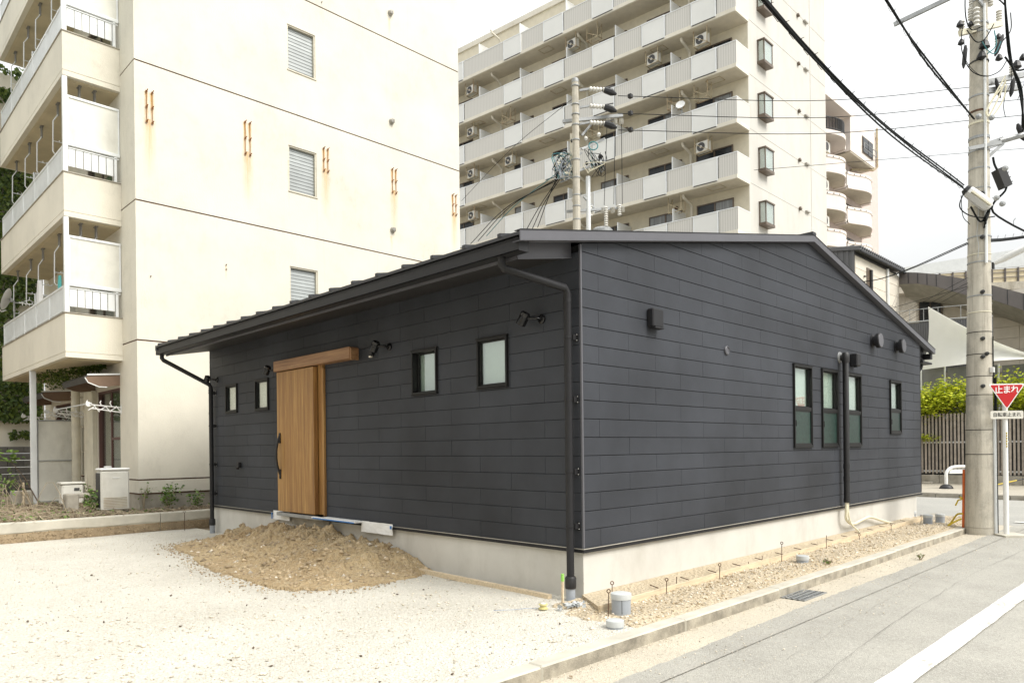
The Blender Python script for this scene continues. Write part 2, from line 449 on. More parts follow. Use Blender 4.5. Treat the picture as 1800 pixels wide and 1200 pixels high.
# ------------------------------------------------------------------ mesh building
class MB:
    def __init__(s):
        s.v, s.f, s.m = [], [], []

    def add(s, verts, faces, mi=0):
        o = len(s.v)
        s.v += [tuple(v) for v in verts]
        s.f += [tuple(i + o for i in f) for f in faces]
        s.m += [mi] * len(faces)
        return s

    def box(s, a, b, mi=0, fn=None):
        x0, x1 = sorted((a[0], b[0])); y0, y1 = sorted((a[1], b[1])); z0, z1 = sorted((a[2], b[2]))
        vs = [(x0, y0, z0), (x1, y0, z0), (x1, y1, z0), (x0, y1, z0), (x0, y0, z1), (x1, y0, z1), (x1, y1, z1), (x0, y1, z1)]
        if fn:
            vs = [fn(*v) for v in vs]
        return s.add(vs, [(0, 3, 2, 1), (4, 5, 6, 7), (0, 1, 5, 4), (1, 2, 6, 5), (2, 3, 7, 6), (3, 0, 4, 7)], mi)

    def bbox(s, a, b, c=0.004, mi=0):
        """box with chamfered edges on all sides"""
        x0, x1 = sorted((a[0], b[0])); y0, y1 = sorted((a[1], b[1])); z0, z1 = sorted((a[2], b[2]))
        c = min(c, (x1 - x0) * .45, (y1 - y0) * .45, (z1 - z0) * .45)
        import bmesh
        bm = bmesh.new()
        bmesh.ops.create_cube(bm, size=1)
        for v in bm.verts:
            v.co = Vector(((x0 + x1) / 2 + v.co.x * (x1 - x0), (y0 + y1) / 2 + v.co.y * (y1 - y0), (z0 + z1) / 2 + v.co.z * (z1 - z0)))
        bmesh.ops.bevel(bm, geom=list(bm.edges), offset=c, segments=1, affect='EDGES')
        bm.verts.index_update()
        vs = [tuple(v.co) for v in bm.verts]
        fs = [tuple(v.index for v in f.verts) for f in bm.faces]
        bm.free()
        return s.add(vs, fs, mi)

    def prism(s, poly, fn, d0, d1, mi=0):
        """poly: list of (a,b); fn(a,b,d)->xyz ; extruded from d0 to d1"""
        n = len(poly)
        vs = [fn(a, b, d0) for a, b in poly] + [fn(a, b, d1) for a, b in poly]
        fs = [tuple(range(n))[::-1], tuple(range(n, 2 * n))] + [(i, (i + 1) % n, (i + 1) % n + n, i + n) for i in range(n)]
        return s.add(vs, fs, mi)

    def tube(s, pts, r, n=8, mi=0, cap=True):
        pts = [Vector(p) for p in pts]
        R = r if isinstance(r, (list, tuple)) else [r] * len(pts)
        o = len(s.v)
        prev = None
        for i, p in enumerate(pts):
            t = (pts[min(i + 1, len(pts) - 1)] - pts[max(i - 1, 0)])
            if t.length < 1e-9:
                t = Vector((0, 0, 1))
            t.normalize()
            if prev is None:
                a = t.orthogonal().normalized()
            else:
                a = (prev - t * prev.dot(t))
                a = a.normalized() if a.length > 1e-6 else t.orthogonal().normalized()
            prev = a
            bb = t.cross(a)
            for k in range(n):
                an = 2 * PI * k / n
                s.v.append(tuple(p + (a * math.cos(an) + bb * math.sin(an)) * R[i]))
        for i in range(len(pts) - 1):
            for k in range(n):
                s.f.append((o + i * n + k, o + i * n + (k + 1) % n, o + (i + 1) * n + (k + 1) % n, o + (i + 1) * n + k))
                s.m.append(mi)
        if cap:
            s.f.append(tuple(o + k for k in range(n))[::-1]); s.m.append(mi)
            e = o + (len(pts) - 1) * n
            s.f.append(tuple(e + k for k in range(n))); s.m.append(mi)
        return s

    def bar(s, p, q, w, h, mi=0):
        """rectangular bar from p to q"""
        p, q = Vector(p), Vector(q)
        t = (q - p).normalized()
        up = Vector((0, 0, 1)) if abs(t.z) < 0.95 else Vector((1, 0, 0))
        a = t.cross(up).normalized() * w / 2
        b_ = a.cross(t).normalized() * h / 2
        vs = [p - a - b_, p + a - b_, p + a + b_, p - a + b_, q - a - b_, q + a - b_, q + a + b_, q - a + b_]
        return s.add(vs, [(3, 2, 1, 0), (4, 5, 6, 7), (0, 1, 5, 4), (1, 2, 6, 5), (2, 3, 7, 6), (3, 0, 4, 7)], mi)

    def lathe(s, c, prof, n=16, axis=(0, 0, 1), mi=0):
        """prof list of (r, h) along axis from c"""
        ax = Vector(axis).normalized()
        pts = [Vector(c) + ax * h for r, h in prof]
        a = ax.orthogonal().normalized()
        bb = ax.cross(a)
        o = len(s.v)
        for p, (r, h) in zip(pts, prof):
            for k in range(n):
                an = 2 * PI * k / n
                s.v.append(tuple(p + (a * math.cos(an) + bb * math.sin(an)) * max(r, 1e-4)))
        for i in range(len(prof) - 1):
            for k in range(n):
                s.f.append((o + i * n + k, o + i * n + (k + 1) % n, o + (i + 1) * n + (k + 1) % n, o + (i + 1) * n + k)); s.m.append(mi)
        s.f.append(tuple(o + k for k in range(n))[::-1]); s.m.append(mi)
        e = o + (len(prof) - 1) * n
        s.f.append(tuple(e + k for k in range(n))); s.m.append(mi)
        return s


BASE = {}


def mkmesh(name, mb, mats, base=(0, 0, 0), smooth=False):
    me = bpy.data.meshes.new(name)
    bx, by, bz = base
    me.from_pydata([(x - bx, y - by, z - bz) for x, y, z in mb.v], [], mb.f)
    for mm in (mats if isinstance(mats, (list, tuple)) else [mats]):
        me.materials.append(mm)
    if any(mb.m):
        me.polygons.foreach_set('material_index', mb.m)
    import bmesh
    bm = bmesh.new(); bm.from_mesh(me)
    bmesh.ops.recalc_face_normals(bm, faces=bm.faces)
    bm.to_mesh(me); bm.free()
    if smooth:
        me.shade_smooth()
        me.set_sharp_from_angle(angle=math.radians(38))
    me.update()
    return me


def obj(name, mb, mats, parent=None, base=None, smooth=False, kind=None, label=None):
    """one mesh object; verts are given in world coordinates"""
    pb = BASE.get(parent.name, (0, 0, 0)) if parent else (base or (0, 0, 0))
    me = mb if isinstance(mb, bpy.types.Mesh) else mkmesh(name, mb, mats, pb, smooth)
    o = bpy.data.objects.new(name, me)
    COL.objects.link(o)
    if parent:
        o.parent = parent
    else:
        o.location = pb
    BASE[o.name] = pb
    if kind:
        o['kind'] = kind
    if label:
        o['label'] = label
    return o


def thing(name, label, cat, loc, group=None):
    o = bpy.data.objects.new(name, None)
    o.empty_display_size = 0.2
    COL.objects.link(o)
    o.location = loc
    BASE[o.name] = tuple(loc)
    return tag(o, label, cat, group)


def tag(o, label, cat, group=None):
    o['label'] = label
    o['category'] = cat
    if group:
        o['group'] = group
    return o


def struct(name, mb, mats, smooth=False):
    return obj(name, mb, mats, kind='structure', smooth=smooth)





def copy_tree(src, loc, label=None):
    r = src.copy(); COL.objects.link(r); r.location = loc
    if label:
        r['label'] = label
    for ch in src.children:
        c = ch.copy(); COL.objects.link(c); c.parent = r
        for gch in ch.children:
            d = gch.copy(); COL.objects.link(d); d.parent = c
    return r


def sub_rects(rect, holes):
    """rectangle (a0,b0,a1,b1) minus holes -> list of rectangles"""
    out = [rect]
    for (h0, k0, h1, k1) in holes:
        nxt = []
        for (a0, b0, a1, b1) in out:
            if h0 >= a1 or h1 <= a0 or k0 >= b1 or k1 <= b0:
                nxt.append((a0, b0, a1, b1)); continue
            if h0 > a0: nxt.append((a0, b0, h0, b1))
            if h1 < a1: nxt.append((h1, b0, a1, b1))
            c0, c1 = max(a0, h0), min(a1, h1)
            if k0 > b0: nxt.append((c0, b0, c1, k0))
            if k1 < b1: nxt.append((c0, k1, c1, b1))
        out = nxt
    return out


def scatter_mesh(name, mats, pts, sizes, kind='stone', seed=1, flat=0.7, tilt=1.0, normal=None):
    """numpy mesh of many small stones (octahedra) or leaves (bent quads)"""
    r = np.random.default_rng(seed)
    pts = np.asarray(pts, float); n = len(pts)
    sizes = np.asarray(sizes, float)[:, None, None]
    if kind == 'stone':
        base = np.array([(1, 0, 0), (-1, 0, 0), (0, 1, 0), (0, -1, 0), (0, 0, 1), (0, 0, -1)], float)
        v = base[None] * (0.55 + 0.9 * r.random((n, 6, 1))) + (r.random((n, 6, 3)) - .5) * .6
        v[:, :, 2] *= flat
        f = np.array([(0, 2, 4), (2, 1, 4), (1, 3, 4), (3, 0, 4), (2, 0, 5), (1, 2, 5), (3, 1, 5), (0, 3, 5)])
    else:
        base = np.array([(-.5, 0, 0), (0, -.35, .12), (.5, 0, 0), (0, .35, .12)], float)
        v = np.repeat(base[None], n, 0) * (0.7 + 0.6 * r.random((n, 1, 1)))
        f = np.array([(0, 1, 2), (0, 2, 3)])
    # random rotations
    th = r.random(n) * 2 * PI
    ct, s_ = np.cos(th), np.sin(th)
    x = v[:, :, 0] * ct[:, None] - v[:, :, 1] * s_[:, None]
    y = v[:, :, 0] * s_[:, None] + v[:, :, 1] * ct[:, None]
    v = np.stack([x, y, v[:, :, 2]], 2)
    if kind != 'stone':
        ph = (r.random(n) - .5) * 2 * tilt
        if normal is not None:
            ph = ph * .6
        c2, s2 = np.cos(ph)[:, None], np.sin(ph)[:, None]
        y = v[:, :, 1] * c2 - v[:, :, 2] * s2
        z = v[:, :, 1] * s2 + v[:, :, 2] * c2
        v = np.stack([v[:, :, 0], y, z], 2)
        ph = (r.random(n) - .5) * 2 * tilt
        c2, s2 = np.cos(ph)[:, None], np.sin(ph)[:, None]
        x = v[:, :, 0] * c2 - v[:, :, 2] * s2
        z = v[:, :, 0] * s2 + v[:, :, 2] * c2
        v = np.stack([x, v[:, :, 1], z], 2)
        if normal == 'y':      # leaves lie against a wall facing -Y
            v = np.stack([v[:, :, 0], -v[:, :, 2], v[:, :, 1]], 2)
        if normal == 'x':
            v = np.stack([-v[:, :, 2], v[:, :, 0], v[:, :, 1]], 2)
    v = v * sizes + pts[:, None, :]
    k = v.shape[1]
    V = v.reshape(-1, 3)
    F = (f[None] + (np.arange(n) * k)[:, None, None]).reshape(-1, 3)
    me = bpy.data.meshes.new(name)
    me.vertices.add(len(V)); me.vertices.foreach_set('co', V.ravel())
    me.loops.add(F.size); me.loops.foreach_set('vertex_index', F.ravel().astype(np.int32))
    me.polygons.add(len(F)); me.polygons.foreach_set('loop_start', np.arange(0, F.size, 3, dtype=np.int32))
    me.update(calc_edges=True)
    me.materials.append(mats)
    return me


def meshobj(name, me, parent=None, kind=None):
    """mesh given in world coordinates, under a thing placed anywhere"""
    o = bpy.data.objects.new(name, me)
    COL.objects.link(o)
    if parent:
        bx, by, bz = BASE[parent.name]
        me.transform(Matrix.Translation((-bx, -by, -bz)))
        o.parent = parent
    if kind:
        o['kind'] = kind
    return o


def vnoise(x, y, seed=0):
    """cheap smooth value noise, arrays"""
    x = np.asarray(x, float); y = np.asarray(y, float)
    xi, yi = np.floor(x).astype(int), np.floor(y).astype(int)
    xf, yf = x - xi, y - yi
    xf = xf * xf * (3 - 2 * xf); yf = yf * yf * (3 - 2 * yf)

    def h(a, b):
        q = (a * 374761393 + b * 668265263 + seed * 1274126177) & 0x7fffffff
        q = (q ^ (q >> 13)) * 1274126177 & 0x7fffffff
        return ((q ^ (q >> 16)) & 0xffff) / 65535.0
    return (h(xi, yi) * (1 - xf) + h(xi + 1, yi) * xf) * (1 - yf) + (h(xi, yi + 1) * (1 - xf) + h(xi + 1, yi + 1) * xf) * yf


def fbm(x, y, seed=0, o=4):
    t, a, s = 0, 0.5, 0
    for i in range(o):
        t = t + a * vnoise(x * 2 ** i, y * 2 ** i, seed + i); s += a; a *= .5
    return t / s


def grid(name, x0, x1, y0, y1, nx, ny, hf, mats):
    xs = np.linspace(x0, x1, nx); ys = np.linspace(y0, y1, ny)
    X, Y = np.meshgrid(xs, ys)
    Z = hf(X, Y)
    V = np.stack([X, Y, Z], 2).reshape(-1, 3)
    i = (np.arange(ny - 1)[:, None] * nx + np.arange(nx - 1)[None]).ravel()
    F = np.stack([i, i + 1, i + nx + 1, i + nx], 1)
    me = bpy.data.meshes.new(name)
    me.vertices.add(len(V)); me.vertices.foreach_set('co', V.ravel())
    me.loops.add(F.size); me.loops.foreach_set('vertex_index', F.ravel().astype(np.int32))
    me.polygons.add(len(F)); me.polygons.foreach_set('loop_start', np.arange(0, F.size, 4, dtype=np.int32))
    me.update(calc_edges=True)
    me.materials.append(mats)
    me.shade_smooth()
    return me


# ================================================================== GROUND
RZ = -0.10                                    # road level
KI, KO = -0.98, -1.12                         # kerb inner / outer face
mb = MB().add([(-250, -250, -0.16), (350, -250, -0.16), (350, 350, -0.16), (-250, 350, -0.16)], [(0, 1, 2, 3)])
struct('ground', mb, M_ASPH2)
mb = MB().add([(-60, -14, RZ), (18.3, -14, RZ), (18.3, -1.52, RZ), (-60, -1.52, RZ)], [(0, 1, 2, 3)])
struct('road', mb, M_ASPH)
mb = MB().add([(10.9, -1.52, RZ), (18.3, -1.52, RZ), (18.3, 60, RZ), (10.9, 60, RZ)], [(0, 1, 2, 3)])
struct('cross_street', mb, M_ASPH2)
# concrete gutter beside the kerb, cracked asphalt edge on top
mb = MB().add([(-60, -1.53, RZ + .004), (10.9, -1.53, RZ + .004), (10.9, KO, RZ + .004), (-60, KO, RZ + .004)], [(0, 1, 2, 3)])
struct('gutter_strip', mb, M_GUTTER)
mb = MB()
e1 = []; e2 = []
for i in range(290):
    x = -7 + i * 0.062
    e1.append((x, -1.47 + 0.022 * (random.random() - .5) + 0.02 * math.sin(x * .9), RZ + .008))
    e2.append((x, -1.72, RZ + .008))
n = len(e1)
mb.add(e1 + e2, [(i, i + 1, n + i + 1, n + i) for i in range(n - 1)])
struct('asphalt_edge', mb, M_ASPH)
# joint cracks in the road
mb = MB()


def crack(pts, w):
    P2 = []
    for (x0, y0), (x1, y1) in zip(pts[:-1], pts[1:]):
        for k in range(14):
            t = k / 14
            P2.append((x0 + (x1 - x0) * t + (random.random() - .5) * .018, y0 + (y1 - y0) * t + (random.random() - .5) * .022))
    P2.append(pts[-1])
    vs = []
    for (x, y) in P2:
        ww = w * (0.3 + random.random())
        vs += [(x, y - ww, RZ + .012), (x, y + ww, RZ + .012)]
    mb.add(vs, [(2 * i, 2 * i + 2, 2 * i + 3, 2 * i + 1) for i in range(len(P2) - 1)])


crack([(-1.5, -2.55), (1.2, -2.31), (4.5, -2.20), (7.6, -2.24), (9.5, -2.22)], 0.0022)
crack([(1.74, -1.57), (1.89, -2.14), (1.75, -2.3)], 0.0018)
crack([(-.2, -2.1), (1.2, -2.0), (3.3, -1.9), (4.4, -1.8)], 0.001)
crack([(11.5, .4), (12.6, 1.3), (14, 1.9), (15.6, 2.4)], 0.010)
struct('road_cracks', mb, M_CRACK)
# white edge line + markings at the junction
mb = MB()
nseg = 60
vs = []
for i in range(nseg + 1):
    x = -12 + i * (8.6 + 12) / nseg
    vs += [(x, -2.93 + (random.random() - .5) * .012, RZ + .014), (x, -2.75 + (random.random() - .5) * .012, RZ + .014)]
mb.add(vs, [(2 * i, 2 * i + 2, 2 * i + 3, 2 * i + 1) for i in range(nseg)])
mb.add([(11.55, -3.6, RZ + .014), (11.75, -3.6, RZ + .014), (11.75, -1.35, RZ + .014), (11.55, -1.35, RZ + .014)], [(0, 1, 2, 3)])
struct('road_markings', mb, M_PAINTLINE)
# far pavement with its kerb
mb = MB().box((18.3, -30, -0.16), (60, 60, 0.02))
struct('far_pavement', mb, M_WALK)
mb = MB()
for i in range(28):
    mb.bbox((18.16, -8 + i * .61, -0.16), (18.3, -8 + i * .61 + .6, 0.035), .012)
struct('far_kerb', mb, M_CONC)
# gravel lot
lot = grid('gravel_lot', -26, 0.05, KI - .012, 10.2, 240, 120,
           lambda X, Y: -0.004 + 0.007 * np.clip((Y - KI) * 8, 0, 1) + 0.030 * (fbm(X * 1.1, Y * 1.1, 3) - .5) * np.clip((Y - KI) * 3, 0, 1) - 0.03 * np.clip((-4.8 - X) * .3, 0, 1), M_LOT)
o = meshobj('gravel_lot', lot, kind='structure')
mb = MB().box((-26, -6, -0.3), (0, KI, -0.101))




# ground behind and beside the house
mb = MB().box((-26, 10.1, -0.15), (10.9, 40, 0.30)).box((0.05, 0.1, -0.15), (10.88, 10.1, -0.02))
struct('back_ground', mb, M_BED)
# kerb stones along the street: real pieces 0.6 m long with joints
M_KERBFACE = mat('rough_kerb_face', (0.44, 0.40, 0.32), 0.95, var=.25, scale=6, fine=90, bmp=.7, bdist=.008)
kerb_m = mkmesh('kerb_stone', MB().bbox((0, KO, -0.16), (1.797, KI, 0.004), .012), [M_CONCLIGHT, M_KERBFACE])
for p_ in kerb_m.polygons:
    if p_.normal.y < -.95:
        p_.material_index = 1
kroot = bpy.data.objects.new('street_kerb', None); COL.objects.link(kroot); kroot['kind'] = 'structure'
for i in range(11):
    o = bpy.data.objects.new('kerb_stone', kerb_m); COL.objects.link(o); o.parent = kroot
    o.location = (-9.0 + i * 1.8, 0.004 * (random.random() - .5), 0.006 * (random.random() - .5))
# soil strip between kerb and house
def soil_h(X, Y):
    base = 0.028 * np.clip((Y - KI) * 6, 0, 1) - 0.006
    h = base + 0.055 * (fbm(X * 3.1, Y * 3.1, 11) - .42) * np.clip((Y - KI) * 5, 0, 1) + 0.012 * fbm(X * 14, Y * 14, 5)
    edge = np.clip((-0.35 - X + .5 * (fbm(X * 4, Y * 4, 12) - .5)) * 3, 0, 1)
    return h - .09 * edge


o = meshobj('planting_strip', grid('planting_strip', -1.0, 10.85, KI - .012, 0.04, 560, 54, soil_h, M_SOIL), kind='structure')


# loose stones
def lot_z(X, Y):
    return 0.004 + 0.030 * (fbm(X * 1.1, Y * 1.1, 3) - .5) * np.clip((Y - KI) * 3, 0, 1)


def mound_h(X, Y):
    yk = np.array([1.80, 2.0, 2.25, 2.5, 2.75, 3.05, 3.6, 4.6, 5.3, 5.9, 6.5, 7.1, 7.7])
    hk = np.array([0.0, .03, .08, .17, .26, .30, .33, .385, .375, .33, .25, .13, 0.0])
    fk = np.array([0.7, 1.30, 1.62, 1.75, 1.83, 1.90, 1.90, 1.82, 1.72, 1.55, 1.48, 1.42, 1.30])
    d0 = -X
    Y = Y - .45 * np.clip(1.3 - d0, 0, 1.3) * np.clip((3.6 - Y) / 1.6, 0, 1)
    H = .80 * np.interp(Y, yk, hk); Fx = np.interp(Y, yk, fk)
    d = -X
    t = np.clip((d - 0.35) / np.maximum(Fx - 0.35, .05), 0, 1)
    prof = np.where(d < 0.35, 0.86 + 0.4 * d, (1 - t) ** 1.15)
    h = H * prof
    rough = fbm(X * 3.3, Y * 3.3, 21) - .5
    clod = fbm(X * 11, Y * 11, 31) - .45
    lump = np.clip(fbm(X * 6, Y * 6, 51) - .52, 0, 1) * 2
    ridge = np.abs(fbm(X * 2.2 + Y * 1.3, Y * 1.2, 61) - .5)
    return h + (rough * 0.12 + clod * 0.085 + lump * .16 - ridge * .16 + .025) * np.clip(h * 9, 0, 1)


def mound_full(X, Y):
    h = mound_h(X, Y)
    return np.where(h > 0.012, h + 0.012, -0.05)


me = grid('soil_mound', -2.3, 0.02, 0.9, 7.9, 190, 400, lambda X, Y: mound_full(X, Y) , M_MOUND)
mroot = meshobj('soil_mound', me)
tag(mroot, 'heap of brown stony soil against the house foundation below the wooden door', 'soil heap')
# loose clods that rolled past the edge of the heap
bx = -rng.random(9000) * 2.2; by = 1.5 + rng.random(9000) * 6.4
bh = mound_h(bx, by)
k = (bh > .002) & (bh < .05)
bx = bx[k] - np.abs(.13 * rng.standard_normal(k.sum())); by = by[k] + .13 * rng.standard_normal(k.sum())
k = (bx < -.05) & (mound_h(bx, by) < .03)
bx, by = bx[k], by[k]
me = scatter_mesh('rolled_clods', M_DIRTSTONE, np.stack([bx, by, np.full(len(bx), .012)], 1), .005 + .014 * rng.random(len(bx)) ** 3, seed=33)
meshobj('rolled_clods', me, None, 'stuff').parent = mroot
# sand apron spilling to the right of the heap and stones
N = 5200
mx = -rng.random(N) * 2.1; my = 1.2 + rng.random(N) * 6.4
mh = mound_h(mx, my)
keep = mh > 0.02
mx, my, mh = mx[keep], my[keep], mh[keep]
sz = 0.006 + 0.034 * rng.random(len(mx)) ** 5
dark = rng.random(len(mx)) < .90
for nm, msk, mm in (('clods', dark, M_DIRTSTONE), ('stones', ~dark, M_STONE)):
    me = scatter_mesh(nm, mm, np.stack([mx[msk], my[msk], mh[msk] + .012], 1), sz[msk] * 1.1, seed=4)
    meshobj(nm, me, None, 'stuff').parent = mroot

N = 30000
d = 1.0 + 17 * rng.random(N) ** 1.5
an = YAW + (rng.random(N) - .35) * 1.5
gx = CAM.x + d * np.cos(an); gy = CAM.y + d * np.sin(an)
k = (gx < -0.02) & (gy > KI + .02) & (gy < 9.6) & (mound_h(gx, gy) < .02)
gx, gy = gx[k], gy[k]
me = scatter_mesh('loose_gravel', M_STONE, np.stack([gx, gy, lot_z(gx, gy) + .003], 1), .004 + .009 * rng.random(len(gx)) ** 3, seed=8, flat=.6)
meshobj('loose_gravel', me, kind='stuff')
# coarser stones gathered in loose patches
N = 5200
d = 1.2 + 12 * rng.random(N) ** 1.4
an = YAW + (rng.random(N) - .35) * 1.5
gx = CAM.x + d * np.cos(an); gy = CAM.y + d * np.sin(an)
k = (gx < -0.05) & (gy > KI + .03) & (gy < 9.6) & (mound_h(gx, gy) < .02) & (fbm(gx * .8, gy * .8, 71) > .50)
gx, gy = gx[k], gy[k]
me = scatter_mesh('coarse_gravel', M_STONE, np.stack([gx, gy, lot_z(gx, gy) + .006], 1), .009 + .014 * rng.random(len(gx)) ** 3, seed=18, flat=.6)
meshobj('coarse_gravel', me, kind='stuff')
N = 6500
gx = -0.9 + rng.random(N) * 11.6; gy = KI + .02 + rng.random(N) * (0.96)
me = scatter_mesh('strip_stones', M_STONE, np.stack([gx, gy, soil_h(gx, gy) + .004], 1), .004 + .014 * rng.random(N) ** 4, seed=9, flat=.7)
meshobj('strip_stones', me, kind='stuff')
N = 3200
gx = -0.5 + rng.random(N) * 11.2; gy = KI + .02 + rng.random(N) * (0.96)
me = scatter_mesh('strip_clods', M_DIRTSTONE, np.stack([gx, gy, soil_h(gx, gy) + .004], 1), .005 + .013 * rng.random(N) ** 3, seed=10, flat=.7)
meshobj('strip_clods', me, kind='stuff')
N = 260
d = 1.3 + 9 * rng.random(N) ** 1.2
an = YAW + (rng.random(N) - .35) * 1.5
gx = CAM.x + d * np.cos(an); gy = CAM.y + d * np.sin(an)
k = (gx < -0.1) & (gy > KI + .03) & (gy < 9.5) & (mound_h(gx, gy) < .01)
me = scatter_mesh('dark_grit', M_BARK, np.stack([gx[k], gy[k], lot_z(gx[k], gy[k]) + .008], 1), .006 + .010 * rng.random(k.sum()) ** 2, seed=28)
meshobj('dark_grit', me, kind='stuff')
# grit on the road near the kerb
N = 6000
gx = -5 + rng.random(N) * 15; gy = KO - .02 - 1.0 * rng.random(N) ** 2.2
me = scatter_mesh('road_grit', M_STONE, np.stack([gx, gy, np.full(N, RZ + .012)], 1), .0025 + .006 * rng.random(N) ** 4, seed=12, flat=.6)
meshobj('road_grit', me, kind='stuff')

# ================================================================== DARK-CLAD HOUSE
HL, HX = 8.94, 10.57           # along +Y (front facade), along +X (gable)
SLOPE = 0.1923
RIDX = HX / 2
house = thing('dark_clad_house', 'single-storey house clad in charcoal panels with a low gabled metal roof', 'house', (0, 0, 0))


def rake(a):                   # underside of verge board
    return 3.455 + SLOPE * (a if a < RIDX else HX - a)


fG = lambda a, b, d: (a, d, b)         # gable plane, d inwards (+Y)
fF = lambda a, b, d: (d, a, b)         # front plane, d inwards (+X)


def clip_rake(poly):
    for (s, c) in ((SLOPE, 3.455), (-SLOPE, 3.455 + SLOPE * HX)):
        out = []
        for i in range(len(poly)):
            p, q = poly[i], poly[(i + 1) % len(poly)]
            dp = s * p[0] + c - p[1]; dq = s * q[0] + c - q[1]
            if dp >= 0: out.append(p)
            if dp * dq < 0:
                t = dp / (dp - dq)
                out.append((p[0] + (q[0] - p[0]) * t, p[1] + (q[1] - p[1]) * t))
        poly = out
        if len(poly) < 3:
            return []
    return poly


def cham_prism(mb, poly, fn, t, c=0.0022):
    """panel with chamfered front edge; front at d=0"""
    n = len(poly)
    cx = sum(p[0] for p in poly) / n; cy = sum(p[1] for p in poly) / n
    x0, x1 = min(p[0] for p in poly), max(p[0] for p in poly)
    y0, y1 = min(p[1] for p in poly), max(p[1] for p in poly)
    if x1 - x0 < 3 * c or y1 - y0 < 3 * c:
        return
    kx, ky = 1 - 2 * c / (x1 - x0), 1 - 2 * c / (y1 - y0)
    mx_, my_ = (x0 + x1) / 2, (y0 + y1) / 2
    fr = [(mx_ + (p[0] - mx_) * kx, my_ + (p[1] - my_) * ky) for p in poly]
    vs = [fn(a, b, 0) for a, b in fr] + [fn(a, b, c) for a, b in poly] + [fn(a, b, t) for a, b in poly]
    fs = [tuple(range(n))] + [(i, (i + 1) % n, (i + 1) % n + n, i + n) for i in range(n)]
    fs += [(i + n, (i + 1) % n + n, (i + 1) % n + 2 * n, i + 2 * n) for i in range(n)]
    mb.add(vs, fs)


GW = [(4.69, 1.455, 5.31, 2.637), (5.68, 1.455, 6.30, 2.637), (6.68, 1.455, 7.30, 2.637), (8.74, 1.675, 9.34, 2.637)]
FW = [(7.745, 2.17, 8.215, 2.65), (6.563, 2.16, 7.036, 2.655), (2.21, 2.152, 2.70, 2.685), (1.013, 2.15, 1.494, 2.69)]
DOOR = (4.80, 0.53, 6.12, 2.87)
PITCH, ROW = 0.985, 0.18
GAP = 0.0028
cache = {}


def siding(fn, length, holes, offs, clip, top, GAP):
    r = 0
    while True:
        b0 = 0.5 + r * ROW
        if b0 > top:
            break
        b1 = b0 + ROW
        a = offs[r % 2] - PITCH
        edges = [0.024]
        while a < length - 0.024:
            if a > 0.03:
                edges.append(a)
            a += PITCH
        edges.append(length - 0.024)
        for a0, a1 in zip(edges[:-1], edges[1:]):
            if a1 - a0 < 0.03:
                continue
            rc = (a0 + .0009, b0 + GAP, a1 - .0009, b1 - GAP * .4)
            pieces = sub_rects(rc, holes)
            polys = [[(p[0], p[1]), (p[2], p[1]), (p[2], p[3]), (p[0], p[3])] for p in pieces if p[2] - p[0] > .01 and p[3] - p[1] > .01]
            if clip:
                polys = [q for q in (clip_rake(p) for p in polys) if len(q) > 2]
            if not polys:
                continue
            full = len(polys) == 1 and len(polys[0]) == 4 and abs((polys[0][2][0] - polys[0][0][0]) * (polys[0][2][1] - polys[0][0][1]) - (rc[2] - rc[0]) * (rc[3] - rc[1])) < 1e-5
            w = round(rc[2] - rc[0], 3)
            if full:
                key = (id(fn), w)
                if key not in cache:
                    mb = MB(); cham_prism(mb, [(0, 0), (w, 0), (w, rc[3] - rc[1]), (0, rc[3] - rc[1])], fn, .016)
                    cache[key] = mkmesh('siding_panel', mb, M_SIDING)
                o = bpy.data.objects.new('siding_panel', cache[key]); COL.objects.link(o); o.parent = house
                o.location = fn(rc[0], rc[1], random.uniform(-.0008, .0008))
            else:
                # pieces of the board that still touch stay one panel, cut-off ends become their own
                todo = list(polys)
                while todo:
                    grp = [todo.pop()]
                    grew = True
                    while grew:
                        grew = False
                        for q in list(todo):
                            for h in grp:
                                qx, hx = [p[0] for p in q], [p[0] for p in h]; qy, hy = [p[1] for p in q], [p[1] for p in h]
                                ox = min(max(qx), max(hx)) - max(min(qx), min(hx)); oy = min(max(qy), max(hy)) - max(min(qy), min(hy))
                                if ox > -1e-6 and oy > -1e-6 and ox + oy > .01:
                                    grp.append(q); todo.remove(q); grew = True
                                    break
                    mb = MB()
                    for q in grp:
                        cham_prism(mb, q, fn, .016)
                    if mb.v:
                        obj('siding_panel', mb, M_SIDING, house)
        r += 1


siding(fG, HX, GW, (0.27, 0.765), True, 4.5, 0.0042)
siding(fF, HL, FW + [DOOR], (0.493, 0.985), False, 3.36, 0.0026)

# structural walls behind the cladding (dark membrane), with the window openings cut
mb = MB()
for (a0, b0, a1, b1) in sub_rects((0.018, 0.5, HX - .018, 3.40), GW):
    mb.box(fG(a0, b0, .018), fG(a1, b1, .16))
mb.prism([(0.018, 3.40), (HX - .018, 3.40), (HX - .018, 3.45), (RIDX, 4.45), (0.018, 3.45)], fG, .018, .16)
for (a0, b0, a1, b1) in sub_rects((0.16, 0.5, HL - .018, 3.44), FW + [DOOR]):
    mb.box(fF(a0, b0, .018), fF(a1, b1, .16))
mb.prism([(0.018, .5), (HX - .018, .5), (HX - .018, 3.45), (RIDX, 4.45), (0.018, 3.45)], lambda a, b, d: (a, HL - d, b), .0, .15)
mb.box((HX - .16, .16, .5), (HX, HL - .15, 3.44))
mb.box((.16, .16, .5), (HX - .16, HL - .15, .55))
obj('wall', mb, M_SIDEBACK, house)
mb = MB()
mb.box((0.03, 0.03, -0.25), (HX - .22, .20, 0.478)).box((0.03, .20, -0.25), (0.2, HL - .03, 0.478))
mb.box((HX - .39, .20, -0.25), (HX - .22, HL - .03, .478)).box((.2, HL - .2, -0.25), (HX - .39, HL - .03, .478))
obj('foundation', mb, M_FOUND, house)
